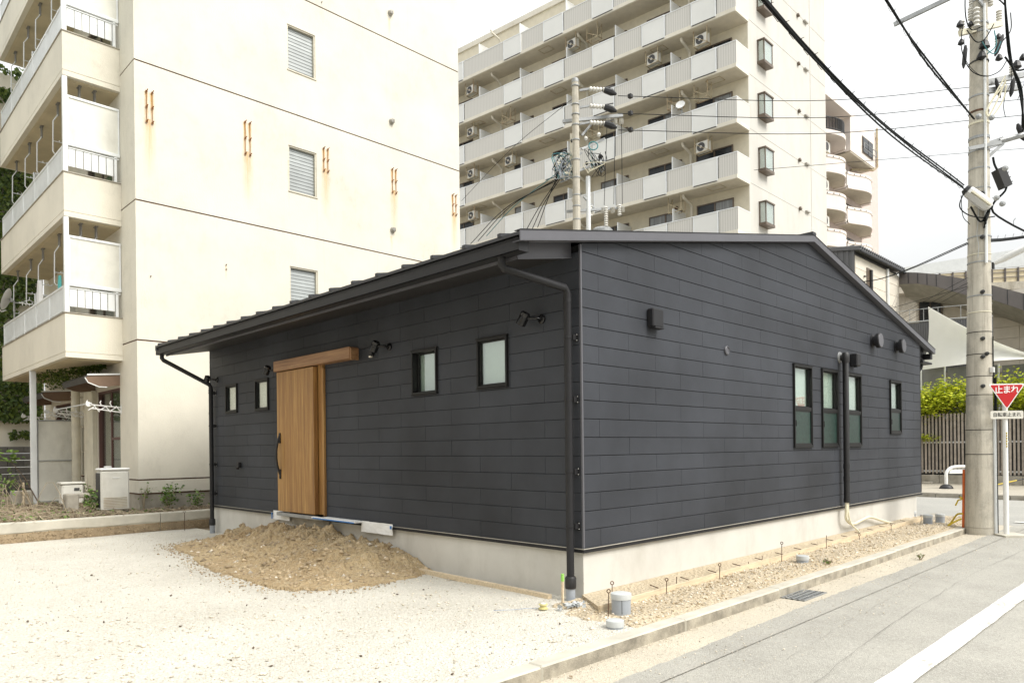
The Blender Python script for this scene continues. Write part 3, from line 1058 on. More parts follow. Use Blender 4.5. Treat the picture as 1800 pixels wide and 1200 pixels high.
mb = MB()
mb.bbox((-.012, -.012, .478), (HX + .012, .06, .502), .003).bbox((-.012, .06, .478), (.06, HL + .012, .502), .003)
mb.box((-.012, -.012, .462), (HX + .012, -.008, .478)).box((-.012, -.008, .462), (-.008, HL + .012, .478))
obj('base_flashing', mb, M_BLACKMETAL, house)
obj('flashing_highlight', MB().box((-.016, -.016, .4965), (HX + .012, -.0125, .5045)).box((-.016, -.0125, .4965), (-.0125, HL + .012, .5045)), M_FLASHGLINT, house)  # thin strip painted as the highlight along the flashing
mb = MB().bbox((-.004, -.004, .503), (.020, .020, 3.45), .003)
obj('corner_trim', mb, M_TRIMGREY, house)
mb = MB().bbox((-.004, HL - .022, .503), (.020, HL + .004, 3.42), .003)
obj('corner_trim', mb, M_BLACKMETAL, house)
mb = MB().bbox((HX - .022, -.004, .503), (HX + .004, .020, 3.44), .003)
obj('corner_trim', mb, M_BLACKMETAL, house)

# roof -------------------------------------------------------------
EX0, EX1 = -0.905, HX + .72
zt = lambda x: 3.548 + SLOPE * (x if x < RIDX else HX - x)
RY0, RY1 = -0.075, HL + .12
fR = lambda a, b, d: (a, d, b)
T = .03
mb = MB().prism([(EX0, zt(EX0) - T), (RIDX, zt(RIDX) - T), (RIDX, zt(RIDX)), (EX0, zt(EX0))], fR, RY0, RY1)
mb.prism([(RIDX + .0001, zt(RIDX) - T), (EX1, zt(EX1) - T), (EX1, zt(EX1)), (RIDX + .0001, zt(RIDX))], fR, RY0, RY1)
roof = obj('roof', mb, M_ROOF, house)
mbs = MB()
seam_m = {}
for side in (0, 1):
    x0, x1 = (EX0 - .004, RIDX - .06) if side == 0 else (RIDX + .06, EX1)
    mbx = MB().prism([(x0, zt(x0)), (x1, zt(x1)), (x1, zt(x1) + .032), (x0, zt(x0) + .032)], fR, -.009, .009)
    if side == 0:
        mbx.prism([(x0 - .004, zt(x0) - .002), (x0 + .05, zt(x0 + .05)), (x0 + .05, zt(x0) + .038), (x0 - .004, zt(x0) + .029)], fR, -.022, .022)
    seam_m[side] = mkmesh('standing_seam', mbx, M_ROOF)
k = 0
y = .18
while y < RY1 - .05:
    for side in (0, 1):
        o = bpy.data.objects.new('standing_seam', seam_m[side]); COL.objects.link(o); o.parent = roof; o.location = (0, y, 0)
    y += .485
for ys in ((RY0 - .012, RY0), (RY1, RY1 + .012)):
    for xa_, xb_ in ((EX0 - .005, RIDX), (RIDX, EX1)):
        mb = MB().prism([(xa_, zt(xa_) - .085), (xb_, zt(xb_) - .085), (xb_, zt(xb_) + .006), (xa_, zt(xa_) + .006)], fR, *ys)
        if ys[0] < 0:
            mb.prism([(xa_, zt(xa_) - .085), (xb_, zt(xb_) - .085), (xb_, zt(xb_) - .081), (xa_, zt(xa_) - .081)], fR, RY0 - .001, .01)
        obj('verge_board', mb, M_TRIMGREY, house)
mb = MB().prism([(EX0 - .006, zt(EX0) + .006), (RIDX, zt(RIDX) + .006), (RIDX, zt(RIDX) + .014), (EX0 - .006, zt(EX0) + .014)], fR, RY0 - .018, RY0 + .06)
mb.prism([(RIDX, zt(RIDX) + .006), (EX1, zt(EX1) + .006), (EX1, zt(EX1) + .014), (RIDX, zt(RIDX) + .014)], fR, RY0 - .018, RY0 + .06)
obj('verge_cap', mb, M_BLACKMETAL, house)
mb = MB().prism([(RIDX - .16, zt(RIDX - .16) + .01), (RIDX + .16, zt(RIDX + .16) + .01), (RIDX + .16, zt(RIDX) + .03), (RIDX, zt(RIDX) + .07), (RIDX - .16, zt(RIDX) + .03)], fR, .10, RY1 - .1)
mb.box((RIDX - .06, -.09, zt(RIDX) + .015), (RIDX + .06, .10, zt(RIDX) + .055))
obj('ridge_cap', mb, M_ROOF, house)
# boxed eaves
SX = -.74
for side in (0, 1):
    sg = (lambda x: x) if side == 0 else (lambda x: HX - x)
    zs = lambda x: 3.345 + SLOPE * x
    zu = lambda x: 3.548 + SLOPE * x - T - .001
    sx = SX if side == 0 else -.60
    mb = MB().prism([(sg(sx), zs(sx)), (sg(-.002), zs(0)), (sg(-.002), zu(0)), (sg(sx), zu(sx))], fR, .12, HL + .05)
    obj('eave_box', mb, M_SOFFIT if side else [M_SOFFIT], house)
    mb = MB().prism([(sg(sx - .012), zs(sx) - .01), (sg(sx), zs(sx) - .01), (sg(sx), zu(sx)), (sg(sx - .012), zu(sx) - .002)], fR, .11, HL + .06)
    mb.prism([(sg(sx - .012), zs(sx) - .014), (sg(0), zs(0) - .014), (sg(0), zs(0) - .002), (sg(sx - .012), zs(sx) - .002)], fR, .105, .118)
    mb.prism([(sg(sx - .012), zs(sx) - .01), (sg(-.004), zs(0) - .01), (sg(-.004), zu(0)), (sg(sx - .012), zu(sx))], fR, .112, .119)
    obj('fascia', mb, M_TRIMGREY if side == 0 else M_BLACKMETAL, house)
mb = MB()
gx0, gx1, gz0, gz1 = -.875, -.752, 3.222, 3.335
gy0, gy1 = -.03, HL + .20
mb.box((gx0, gy0, gz0), (gx0 + .006, gy1, gz1)).box((gx1 - .006, gy0, gz0), (gx1, gy1, gz1)).box((gx0, gy0, gz0), (gx1, gy1, gz0 + .006))
mb.box((gx0 - .006, gy0, gz1 - .012), (gx0, gy1, gz1 + .002)).box((gx0 - .002, gy0 - .004, gz0 - .002), (gx1, gy0, gz1)).box((gx0 - .002, gy1, gz0 - .002), (gx1, gy1 + .004, gz1))
obj('gutter', mb, M_BLACKMETAL, house)
mb = MB()
gx = HX + .60
mb.box((gx, -.03, 3.22), (gx + .12, HL + .2, 3.33))
obj('gutter', mb, M_BLACKMETAL, house)


def downpipe(y0, y1, xw, zk, zb):
    r = .037
    p = [(-.81, y0, 3.225), (-.81, y0, 3.16), (-.79, y0 - (y0 - y1) * .03, 3.125)]
    q = [(xw - .03, y1 + (y0 - y1) * .03, zk + .05), (xw, y1, zk)]
    mb = MB().tube(p + q + [(xw, y1, zb)], r, 14)
    mb.tube([(xw, y1, zk - .05), (xw, y1, zk - .09)], r + .004, 14)
    mb.tube([(xw, y1, 2.2), (xw, y1, 2.16)], r + .003, 14)
    o = obj('downpipe', mb, M_BLACKMETAL, house, smooth=True)
    for z in (2.55, 1.95, 1.25, .72):
        b_ = MB().bbox((xw + .02, y1 - .055, z - .028), (-.0005, y1 - .035, z + .028), .002)
        b_.lathe((xw, y1, z - .010), [(r + .006, 0), (r + .006, .02)], 14)
        b_.bbox((-.006, y1 - .075, z - .04), (-.0005, y1 - .03, z + .04), .002)
        b_.lathe((-.009, y1 - .06, z + .028), [(.005, 0), (.005, .003)], 8, (-1, 0, 0), 1)
        b_.lathe((-.009, y1 - .06, z - .028), [(.005, 0), (.005, .003)], 8, (-1, 0, 0), 1)
        obj('pipe_bracket', b_, [M_BLACKMETAL, M_PLASTER], o)
    c = MB().lathe((xw, y1, zb - .02), [(r + .016, 0), (r + .018, .02), (r + .018, .10), (r + .010, .115)], 16)
    obj('pipe_collar', c, M_RUBBER, o, smooth=True)
    c = MB().lathe((xw, y1, zb - .22), [(r + .008, 0), (r + .008, .20)], 16)
    obj('drain_socket', c, M_PVC, o, smooth=True)
    return o


downpipe(.255, .106, -.075, 2.975, .14)
downpipe(9.03, 8.72, -.075, 2.66, .16)
# small pipe bundle at the far right eave
mb = MB().bbox((HX + .02, -.05, 3.10), (HX + .62, .10, 3.14), .004).tube([(HX + .5, .1, 3.2), (HX + .35, .1, 3.0), (HX + .1, .1, 2.9)], .035, 10)
obj('eave_bracket', mb, M_BLACKMETAL, house)


def window(fn, a0, b0, a1, b1, depth, split=None, jitter=0):
    """frame (part) with sash, panes and blind as sub-parts. d<0 is proud of the cladding"""
    fw = .025
    pr = -.028
    mb = MB()
    B = lambda p, q, r0, r1, c=.003: mb.bbox(fn(p[0], p[1], r0), fn(q[0], q[1], r1), c)
    B((a0, b0), (a0 + fw, b1), pr, .12); B((a1 - fw, b0), (a1, b1), pr, .12)
    B((a0 + fw, b1 - fw), (a1 - fw, b1), pr, .12); B((a0 + fw, b0), (a1 - fw, b0 + fw), pr, .12)
    B((a0 - .012, b1), (a1 + .012, b1 + .012), pr - .006, .01); B((a0 - .01, b0 - .012), (a1 + .01, b0), pr - .006, .01)
    B((a0 - .010, b0), (a0, b1), -.006, .012); B((a1, b0), (a1 + .010, b1), -.006, .012)
    w = obj('window', mb, M_FRAME, house)
    ia0, ia1, ib0, ib1 = a0 + fw, a1 - fw, b0 + fw, b1 - fw
    mb = MB()
    sw = .017
    d0 = depth
    if split is None:
        mb.bbox(fn(ia0, ib0, d0), fn(ia0 + sw, ib1, d0 + .03), .002); mb.bbox(fn(ia1 - sw, ib0, d0), fn(ia1, ib1, d0 + .03), .002)
        mb.bbox(fn(ia0 + sw, ib0, d0), fn(ia1 - sw, ib0 + sw, d0 + .03), .002); mb.bbox(fn(ia0 + sw, ib1 - sw, d0), fn(ia1 - sw, ib1, d0 + .03), .002)
        obj('sash', mb, M_FRAME, w)
        obj('pane', MB().box(fn(ia0 + sw, ib0 + sw, d0 + .014), fn(ia1 - sw, ib1 - sw, d0 + .018)), M_GLASS, w)
        obj('blind', MB().box(fn(ia0, ib0, d0 + .045), fn(ia1, ib1, d0 + .050)), M_BLINDWHITE if b0 > 2.155 or a0 > 5 else M_BLIND, w)
    else:
        s_ = split
        mb.bbox(fn(ia0, s_ - .022, -.020), fn(ia1, s_ + .022, .05), .003)
        for (q0, q1, dd) in ((s_ + .022, ib1, d0), (ib0, s_ - .022, d0 - .03)):
            mb.bbox(fn(ia0, q0, dd), fn(ia0 + sw, q1, dd + .03), .002); mb.bbox(fn(ia1 - sw, q0, dd), fn(ia1, q1, dd + .03), .002)
            mb.bbox(fn(ia0 + sw, q0, dd), fn(ia1 - sw, q0 + sw * (1.6 if dd != d0 else 1), dd + .03), .002)
            mb.bbox(fn(ia0 + sw, q1 - sw, dd), fn(ia1 - sw, q1, dd + .03), .002)
        obj('sash', mb, M_FRAME, w)
        obj('pane', MB().box(fn(ia0 + sw, s_ + .022 + sw, d0 + .014), fn(ia1 - sw, ib1 - sw, d0 + .018)), M_GLASS, w)
        obj('blind', MB().box(fn(ia0, s_ + .03, d0 + .05), fn(ia1, ib1, d0 + .055)), M_BLIND, w)
        obj('pane', MB().box(fn(ia0 + sw, ib0 + sw * 1.6, d0 - .016), fn(ia1 - sw, s_ - .022 - sw, d0 - .012)), M_GREENFROST, w, label='dark obscured lower pane behind an insect screen')
        hb = MB().bbox(fn(ia0 + .004, s_ - .26, d0 - .045), fn(ia0 + .016, s_ - .17, d0 - .03), .002)
        obj('latch', hb, M_FRAME, w)
    return w


for (a0, b0, a1, b1) in GW:
    window(fG, a0, b0, a1, b1, 0.012, split=b0 + .47 * (b1 - b0) if b0 < 1.6 else b0 + .44 * (b1 - b0))
for i, (a0, b0, a1, b1) in enumerate(FW):
    window(fF, a0, b0, a1, b1, .055 if i == 2 else .0)

# door ------------------------------------------------------------
y0, z0, y1, z1 = DOOR
mb = MB()
mb.bbox((-.012, y1 - .045, z0), (.10, y1, z1), .003).bbox((-.035, y0 - .005, z0), (.10, y0 + .030, z1 - .2), .003)
mb.box((.10, y0, z0), (.14, y1, z1))
obj('door_frame', mb, M_WOOD, house)
leaf = obj('door', MB().bbox((-.105, 4.955, z0 + .02), (-.035, y1 - .035, 2.70), .004), M_WOOD, house)
mb = MB().bbox((-.030, y0 + .032, z0 + .02), (.02, 4.955, 2.72), .003)
obj('side_panel', mb, M_WOOD, house)
# bow handle
hp = []
for k in range(13):
    t = k / 12
    hp.append((-.12 - .055 * math.sin(PI * t), 5.985, 1.12 + .60 * t))
mb = MB().tube(hp, [.014 + .004 * math.sin(PI * k / 12) for k in range(13)], 10)
mb.bbox((-.125, 5.965, 1.05), (-.104, 6.005, 1.20), .006).bbox((-.125, 5.965, 1.60), (-.104, 6.005, 1.76), .006)
obj('handle', mb, M_RUBBER, leaf, smooth=True)
mb = MB().lathe((-.105, 5.985, 1.66), [(.012, 0), (.012, .026)], 12, (-1, 0, 0))
obj('lock', mb, M_STEEL, leaf, smooth=True)
mb = MB().bbox((-.135, 3.93, 2.715), (-.0005, 6.13, 2.875), .005)
rail = obj('rail_cover', mb, M_RAILWOOD, house)
obj('end_cap', MB().bbox((-.125, 3.905, 2.70), (-.0005, 3.93, 2.86), .004), M_RAILWOOD, rail)
mb = MB().bbox((-.10, 4.75, .475), (.03, 6.15, .528), .003)
obj('door_sill', mb, M_STEEL, house)
mb = MB().bbox((-.012, 4.72, .36), (.028, 5.82, .470), .004)
obj('threshold_form', mb, M_CONC, house)
# wall fittings ---------------------------------------------------


M_LAMPBLACK = mat('gloss_black', (0.010, 0.010, 0.011), 0.22, var=.03)


def spot(y, z):
    mb = MB().lathe((-.001, y - .09, z), [(.046, 0), (.046, .018), (.035, .028)], 18, (-1, 0, 0))
    mb.tube([(-.025, y - .09, z), (-.075, y - .08, z), (-.12, y + .005, z + .01)], .015, 10)
    o = obj('wall_spotlight', mb, M_LAMPBLACK, house, smooth=True)
    ax = Vector((-.10, .52, -.85)).normalized()
    c = Vector((-.13, y + .015, z + .060))
    mb = MB().lathe(c, [(.034, -.012), (.051, 0), (.052, .03), (.049, .035), (.052, .04), (.052, .128), (.048, .130), (.046, .116)], 20, ax)
    obj('lamp_head', mb, M_LAMPBLACK, o, smooth=True)
    mb = MB().lathe(c, [(.045, .117), (.045, .126)], 18, ax)
    obj('lens', mb, M_LENS, o)


for y, z in ((.60, 2.79), (3.27, 2.80), (6.30, 2.755), (8.69, 2.79)):
    spot(y, z)
mb = MB().bbox((-.05, 3.53, 2.72), (-.0005, 3.60, 2.80), .006)
o = obj('motion_sensor', mb, M_BLACKMETAL, house)
obj('sensor_lens', MB().bbox((-.058, 3.542, 2.698), (-.02, 3.588, 2.722), .006), M_LENS, o)
mb = MB().bbox((-.055, 7.63, 1.20), (-.0005, 7.72, 1.29), .008).lathe((-.05, 7.675, 1.20), [(.03, 0), (.022, -.03)], 12, (0, 0, 1))
obj('outdoor_socket', mb, M_BLACKMETAL, house)
mb = MB().bbox((1.10, -.085, 2.765), (1.30, -.0005, 2.965), .012).bbox((1.115, -.10, 2.75), (1.285, -.02, 2.768), .003)
obj('vent_hood', mb, M_BLACKMETAL, house)
mb = MB().lathe((2.80, -.0005, 2.665), [(.055, 0), (.055, .016), (.045, .022), (.040, .012)], 20, (0, -1, 0))
obj('round_vent', mb, M_TRIMGREY, house, smooth=True)
for (x, z) in ((7.90, 3.272), (9.12, 3.29)):
    mb = MB().lathe((x, -.0005, z), [(.115, 0), (.115, .01), (.085, .02), (.085, .06), (.128, .075), (.130, .13), (.118, .142)], 24, (0, -1, 0))
    vc = obj('vent_cap', mb, M_BLACKMETAL, house, smooth=True)
    obj('cap_face', MB().lathe((x, -.143, z), [(.118, 0), (.112, .004)], 24, (0, -1, 0)), M_TRIMGREY, vc)
mb = MB().bbox((6.84, -.12, 2.76), (7.02, -.0005, 2.965), .015).lathe((6.93, -.06, 2.745), [(.03, 0), (.03, .03)], 10)
obj('vent_hood', mb, M_BLACKMETAL, house)
mb = MB().tube([(6.42, -.002, 2.86), (6.42, -.075, 2.86), (6.42, -.09, 2.82), (6.42, -.09, 0.56)], .046, 14)
mb.lathe((6.42, -.09, 2.78), [(.055, 0), (.06, .06), (.06, .13), (.04, .16)], 16)
duct = obj('conduit_duct', mb, M_RUBBER, house, smooth=True)
for z in (.56, .90, 1.1):
    obj('duct_joint', MB().lathe((6.42, -.09, z), [(.051, 0), (.051, .07)], 16), M_RUBBER, duct, smooth=True)
obj('duct_rosette', MB().lathe((6.42, -.001, 2.87), [(.09, 0), (.085, .015), (.05, .02)], 20, (0, -1, 0)), M_STEEL, duct, smooth=True)


def sagged(pts, n=10):
    """Catmull-Rom through the points"""
    P = [Vector(p) for p in pts]
    P = [P[0] * 2 - P[1]] + P + [P[-1] * 2 - P[-2]]
    out = []
    for i in range(1, len(P) - 2):
        for k in range(n):
            t = k / n
            a, b_, c, d_ = P[i - 1], P[i], P[i + 1], P[i + 2]
            out.append(.5 * ((2 * b_) + (-a + c) * t + (2 * a - 5 * b_ + 4 * c - d_) * t * t + (-a + 3 * b_ - 3 * c + d_) * t ** 3))
    out.append(P[-2])
    return out


mb = MB().tube(sagged([(6.40, -.09, .57), (6.40, -.085, .42), (6.45, -.07, .28), (6.75, -.06, .19), (7.15, -.05, .22), (7.55, -.05, .24), (8.1, -.05, .14), (8.7, -.05, .03)]), .024, 10)
obj('cream_conduit', mb, M_CREAMPIPE, house, smooth=True)
mb = MB().tube(sagged([(6.44, -.10, .57), (6.44, -.10, .40), (6.50, -.12, .22), (6.62, -.18, .10), (6.66, -.2, .02)]), .014, 8)
obj('cream_conduit', mb, M_CREAMPIPE, house, smooth=True)
# masking left by the builders
mb = MB()


def sheet(y0, y1, z0, z1, xo, seed):
    r = random.Random(seed)
    n, k = 14, 7
    vs = []
    for j in range(k):
        for i in range(n):
            vs.append((xo - .004 * r.random() - .005 * math.sin(i * .7 + j * .5), y0 + (y1 - y0) * i / (n - 1) + .008 * (r.random() - .5),
                       z0 + (z1 - z0) * j / (k - 1) + .003 * (r.random() - .5)))
    mbx = MB().add(vs, [(j * n + i, j * n + i + 1, (j + 1) * n + i + 1, (j + 1) * n + i) for j in range(k - 1) for i in range(n - 1)])
    return mbx


o = obj('masking_sheet', sheet(5.86, 6.42, .395, .535, -.022, 2), M_PAPER, base=(0, 6.1, .4))
tag(o, 'white masking sheet with blue tape hanging left of the door sill', 'masking sheet', 'masking sheets on the foundation')
obj('blue_tape', MB().box((-.05, 6.40, .40), (-.044, 6.43, .50)), M_BLUE, o)
o = obj('masking_sheet', sheet(3.13, 3.86, .385, .53, -.022, 5), M_PAPER, base=(0, 3.5, .4))
tag(o, 'wider white masking sheet hanging on the foundation right of the door', 'masking sheet', 'masking sheets on the foundation')
obj('blue_tape', MB().box((-.056, 3.12, .47), (-.048, 3.15, .51)), M_BLUE, o)
mb = MB().bbox((-.14, 3.83, .505), (-.005, 4.99, .528), .002)
o = obj('sill_board', mb, M_PAPER, base=(0, 4.4, .5))
tag(o, 'narrow white board edged with blue tape lying under the door', 'board')
obj('blue_tape', MB().box((-.144, 3.85, .500), (-.141, 4.95, .517)), M_BLUE, o)

# ================================================================== CREAM APARTMENT BLOCK
AX0, AX1, AY0, AY1 = -0.618, 7.918, 11.0, 18.8
apt = thing('cream_apartment_block', 'tall cream rendered apartment block with rust-streaked side wall left of the dark house', 'apartment building', (AX0, AY0, 0.3))
G0, FP = 0.93, 2.81
ATOP = 17.9
WX = (2.695, 3.415)
wins = [(10.37, 11.42), (7.54, 8.60), (4.72, 5.78), (13.19, 14.24)]
holesF = [(WX[0], a, WX[1], b) for a, b in wins]
VB = 11.902
sidew = []                                # openings in the -X wall (y0,z0,y1,z1)
sidew.append((12.13, 0.72, 13.79, 2.86))
sidew.append((16.1, 0.72, 17.7, 2.75))
for k in range(5):
    zf = 3.40 + .13 + FP * k
    sidew.append((12.5, zf + .05, 14.4, zf + 2.0))
    sidew.append((15.7, zf + .05, 17.6, zf + 2.0))
levels = [0.65, G0] + [G0 + FP * (i + 1) for i in range(6)]
gap = .015
for i in range(len(levels)):
    zb = levels[i] + (gap if i else gap)
    ztp = (levels[i + 1] - gap) if i + 1 < len(levels) else ATOP
    mb = MB()
    for (a0, b0, a1, b1) in sub_rects((AX0, zb, AX1, ztp), holesF):
        mb.box((a0, AY0, b0), (a1, AY0 + .16, b1))
    for (a0, b0, a1, b1) in sub_rects((AY0 + .16, zb, AY1, ztp), sidew):
        mb.box((AX0, a0, b0), (AX0 + .16, a1, b1))
    obj('wall_panel', mb, M_STUCCO, apt)
mb = MB()
for (a0, b0, a1, b1) in sub_rects((AX0 + .03, 0.65, AX1 - .03, ATOP - .05), holesF):
    mb.box((a0, AY0 + .16, b0), (a1, AY0 + .28, b1))
for (a0, b0, a1, b1) in sub_rects((AY0 + .28, .65, AY1 - .05, ATOP - .05), sidew):
    mb.box((AX0 + .16, a0, b0), (AX0 + .28, a1, b1))
mb.box((AX1 - .2, AY0 + .28, .3), (AX1, AY1, ATOP)).box((AX0 + .28, AY1 - .2, .3), (AX1 - .2, AY1, ATOP))
mb.box((AX0, AY0, ATOP + .002), (AX1, AY1, ATOP + .25))
obj('core_wall', mb, M_STUCCO2, apt)
# dark sealed joint lines between the storeys
mb = MB()
for z in levels:
    mb.box((AX0 + .012, AY0 + .012, z - gap + .001), (AX1 - .01, AY0 + .15, z + gap - .001)).box((AX0 + .012, AY0 + .15, z - gap + .001), (AX0 + .15, AY1 - .01, z + gap - .001))
obj('storey_joint', mb, M_RUSTY, apt)
mb = MB().box((AX0 + .02, AY0 + .02, -.1), (AX1, AY0 + .3, .65 - gap)).box((AX0 + .02, AY0 + .3, -.1), (AX0 + .3, AY1, .65 - gap))
obj('plinth', mb, M_CONC, apt)
slat_m = None
for (zb, zt_) in wins:
    x0, x1 = WX
    mb = MB()
    mb.box((x0, AY0 + .02, zb), (x0 + .03, AY0 + .15, zt_)).box((x1 - .03, AY0 + .02, zb), (x1, AY0 + .15, zt_))
    mb.box((x0 + .03, AY0 + .02, zt_ - .03), (x1 - .03, AY0 + .15, zt_)).box((x0 - .01, AY0 - .02, zb - .025), (x1 + .02, AY0 + .15, zb))
    w = obj('window', mb, M_CREAMALU, apt)
    obj('opening', MB().box((x0 + .03, AY0 + .15, zb), (x1 - .03, AY0 + .158, zt_ - .03)), M_DARKROOM, w)
    nS = 13
    for j in range(nS):
        z = zb + .045 + j * (zt_ - zb - .09) / (nS - 1)
        if slat_m is None:
            sb = MB().add([(x0 + .034, AY0 + .075, -.050), (x1 - .034, AY0 + .075, -.050), (x1 - .034, AY0 + .088, .048), (x0 + .034, AY0 + .088, .048),
                           (x0 + .034, AY0 + .080, -.052), (x1 - .034, AY0 + .080, -.052), (x1 - .034, AY0 + .093, .046), (x0 + .034, AY0 + .093, .046)],
                          [(0, 1, 2, 3), (7, 6, 5, 4), (0, 4, 5, 1), (2, 6, 7, 3), (0, 3, 7, 4), (1, 5, 6, 2)])
            slat_m = mkmesh('louvre_slat', sb, M_LOUVRE, BASE[apt.name])
        o = bpy.data.objects.new('louvre_slat', slat_m); COL.objects.link(o); o.parent = w
        o.location = (0, 0, z)
for z in (7.21, 10.04, 12.87, 15.68):
    mb = MB().lathe((5.60, AY0 - .001, z), [(.075, 0), (.075, .012), (.062, .03), (.062, .07), (.05, .085), (.02, .09)], 18, (0, -1, 0))
    for a in (-.035, 0, .035):
        mb.bbox((5.60 + a - .005, AY0 - .10, z - .05), (5.60 + a + .005, AY0 - .085, z + .05), .002)
    obj('vent_cap', mb, M_BRONZEVENT, apt, smooth=True)
for (x, zb, zt_) in RUST:
    for sx in (-.055, .055):
        mb = MB().bar((x + sx, AY0 - .02, zb + .02), (x + sx, AY0 - .02, zt_), .011, .008)
        for t in (0.05, .5, .97):
            z = zb + (zt_ - zb) * t
            mb.tube([(x + sx, AY0, z), (x + sx + .01, AY0 - .075, z + .03)], .010, 6)
            mb.bbox((x + sx - .022, AY0 - .028, z - .02), (x + sx + .022, AY0 - .018, z + .02), .003)
        obj('ladder_anchor', mb, M_RUSTORANGE, apt)
for (x, z) in ((-.35, 5.05), (1.2, 5.55), (1.2, 5.45), (3.6, 12.3)):
    obj('anchor_bolt', MB().tube([(x, AY0, z), (x, AY0 - .03, z)], .012, 6), M_RUSTY, apt)

# balconies
BX, BY0, BY1 = -1.663, 11.902, 18.34
X2 = AX0 - .001
rp_m = {}
for k in range(5):
    s_ = 3.40 + FP * k
    mb = MB()
    mb.box((BX, BY0, s_), (X2, BY1, s_ + .10)).box((BX, BY0, s_ + .112), (BX + .12, BY1, s_ + .875))
    mb.box((BX + .12, BY0, s_ + .112), (X2, BY0 + .12, s_ + .875)).box((BX + .12, BY1 - .12, s_ + .112), (X2, BY1, s_ + .875))
    mb.box((BX + .01, BY0 + .01, s_ + .10), (X2, BY1 - .01, s_ + .112))
    bal = obj('balcony', mb, M_STUCCO2, apt)
    # recessed soffit with a drip groove
    mb = MB().box((BX + .10, BY0 + .10, s_ - .012), (X2, BY1 - .10, s_ - .002)).box((BX + .16, BY0 + .16, s_ - .02), (X2, BY1 - .16, s_ - .012))
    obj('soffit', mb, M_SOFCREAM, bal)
    mb = MB().bbox((BX - .02, BY0 - .02, s_ + .875), (BX + .14, BY1 + .02, s_ + .90), .006)
    mb.bbox((BX + .14, BY0 - .02, s_ + .875), (X2, BY0 + .14, s_ + .90), .006)
    obj('coping', mb, M_CONC, bal)
    # corner post and frosted wind screen on the short side
    mb = MB().bbox((BX + .0, BY0 + .005, s_ + .90), (BX + .085, BY0 + .09, s_ + FP - .005), .005)
    obj('post', mb, M_ALU, bal)
    mb = MB().bbox((X2 - .115, BY0 + .02, s_ + .90), (X2 - .065, BY0 + .07, s_ + 1.43), .004)
    obj('post', mb, M_ALU, bal)
    mb = MB().bbox((BX + .085, BY0 + .01, s_ + 1.43), (X2 - .005, BY0 + .08, s_ + 1.50), .008).bbox((BX + .085, BY0 + .02, s_ + 1.38), (X2 - .02, BY0 + .06, s_ + 1.40), .003)
    obj('rail', mb, M_ALU, bal)
    xa, xb_ = BX + .095, X2 - .12
    nP = 6
    for j in range(nP):
        w = (xb_ - xa) / nP
        if 'p' not in rp_m:
            rp_m['p'] = mkmesh('railing_panel', MB().bbox((0, 0, 0), (w - .012, .022, .36), .005), M_ALU)
        o = bpy.data.objects.new('railing_panel', rp_m['p']); COL.objects.link(o); o.parent = bal
        b0 = BASE[apt.name]
        o.location = (xa + j * w - b0[0], BY0 + .035 - b0[1], s_ + 1.02 - b0[2])
    mb = MB().box((xa + .02, BY0 + .05, s_ + 1.50), (X2 - .03, BY0 + .056, s_ + 2.42))
    obj('frosted_panel', mb, M_FROST, bal)
    mb = MB().bbox((xa - .01, BY0 + .03, s_ + 2.40), (X2 - .005, BY0 + .075, s_ + 2.45), .004).bbox((X2 - .035, BY0 + .035, s_ + 1.50), (X2 - .006, BY0 + .07, s_ + 2.40), .004)
    mb.bbox((xa - .01, BY0 + .035, s_ + 1.50), (xa + .02, BY0 + .07, s_ + 2.40), .003)
    obj('panel_frame', mb, M_ALU, bal)
    # long side railing
    mb = MB().bbox((BX + .03, BY0 + .09, s_ + 1.43), (BX + .08, BY1, s_ + 1.475), .006).box((BX + .04, BY0 + .09, s_ + .96), (BX + .065, BY1, s_ + .985))
    for j in range(6):
        y = BY0 + .25 + j * (BY1 - BY0 - .3) / 5
        mb.bbox((BX + .03, y - .02, s_ + .90), (BX + .07, y + .02, s_ + 1.43), .003)
    obj('handrail', mb, M_ALU, bal)
    mb = MB()
    y = BY0 + .13
    while y < BY1 - .05:
        mb.box((BX + .042, y, s_ + .985), (BX + .062, y + .055, s_ + 1.43))
        y += .098
    obj('railing_slats', mb, M_ALU, bal, kind='stuff')
    # partition screen half way along
    mb = MB().box((BX + .14, 15.10, s_ + .2), (X2 - .1, 15.12, s_ + 1.75))
    obj('partition_screen', mb, M_FROST, bal)
    mb = MB().bbox((BX + .12, 15.08, s_ + 1.75), (X2 - .08, 15.14, s_ + 1.79), .003).bbox((BX + .11, 15.08, s_ + .2), (BX + .14, 15.14, s_ + 1.79), .003)
    obj('panel_frame', mb, M_ALU, bal)
    # laundry-pole hangers under the slab
    for (x, y, L) in () if k == 0 else ((-1.30, 12.15, .75), (-1.02, 12.15, .75), (-1.44, 13.25, 1.05), (-1.44, 14.75, 1.05), (-1.44, 16.0, 1.05), (-1.44, 17.5, 1.05)):
        for q in (0,):
            zc = s_ - .02
            mb = MB().tube([(x, y, zc), (x, y, zc - .28)], .014, 6).tube([(x, y + .10, zc), (x, y + .10, zc - .26)], .014, 6)
            mb.bbox((x - .03, y - .03, zc - .02), (x + .03, y + .13, zc), .003)
            h = obj('pole_hanger', mb, M_HOOK, bal)
            xs = x - .05
            mb = MB().tube([(x, y + .05, zc - .24), (xs - .04, y + .05, zc - .40), (xs - .05, y + .05, zc - L), (xs - .02, y + .05, zc - L - .05), (xs + .05, y + .05, zc - L - .05), (xs + .08, y + .05, zc - L)], .012, 6)
            if y > 12.5:
                mb.tube([(xs - .05, y + .05, zc - L + .22), (xs + .22, y + .05, zc - L + .22)], .009, 6)
                for t in (.07, .15, .22):
                    mb.tube([(xs + t, y + .05, zc - L + .22), (xs + t, y + .05, zc - L + .26)], .008, 5)
            obj('hanger_arm', mb, M_ALU, h, smooth=True)
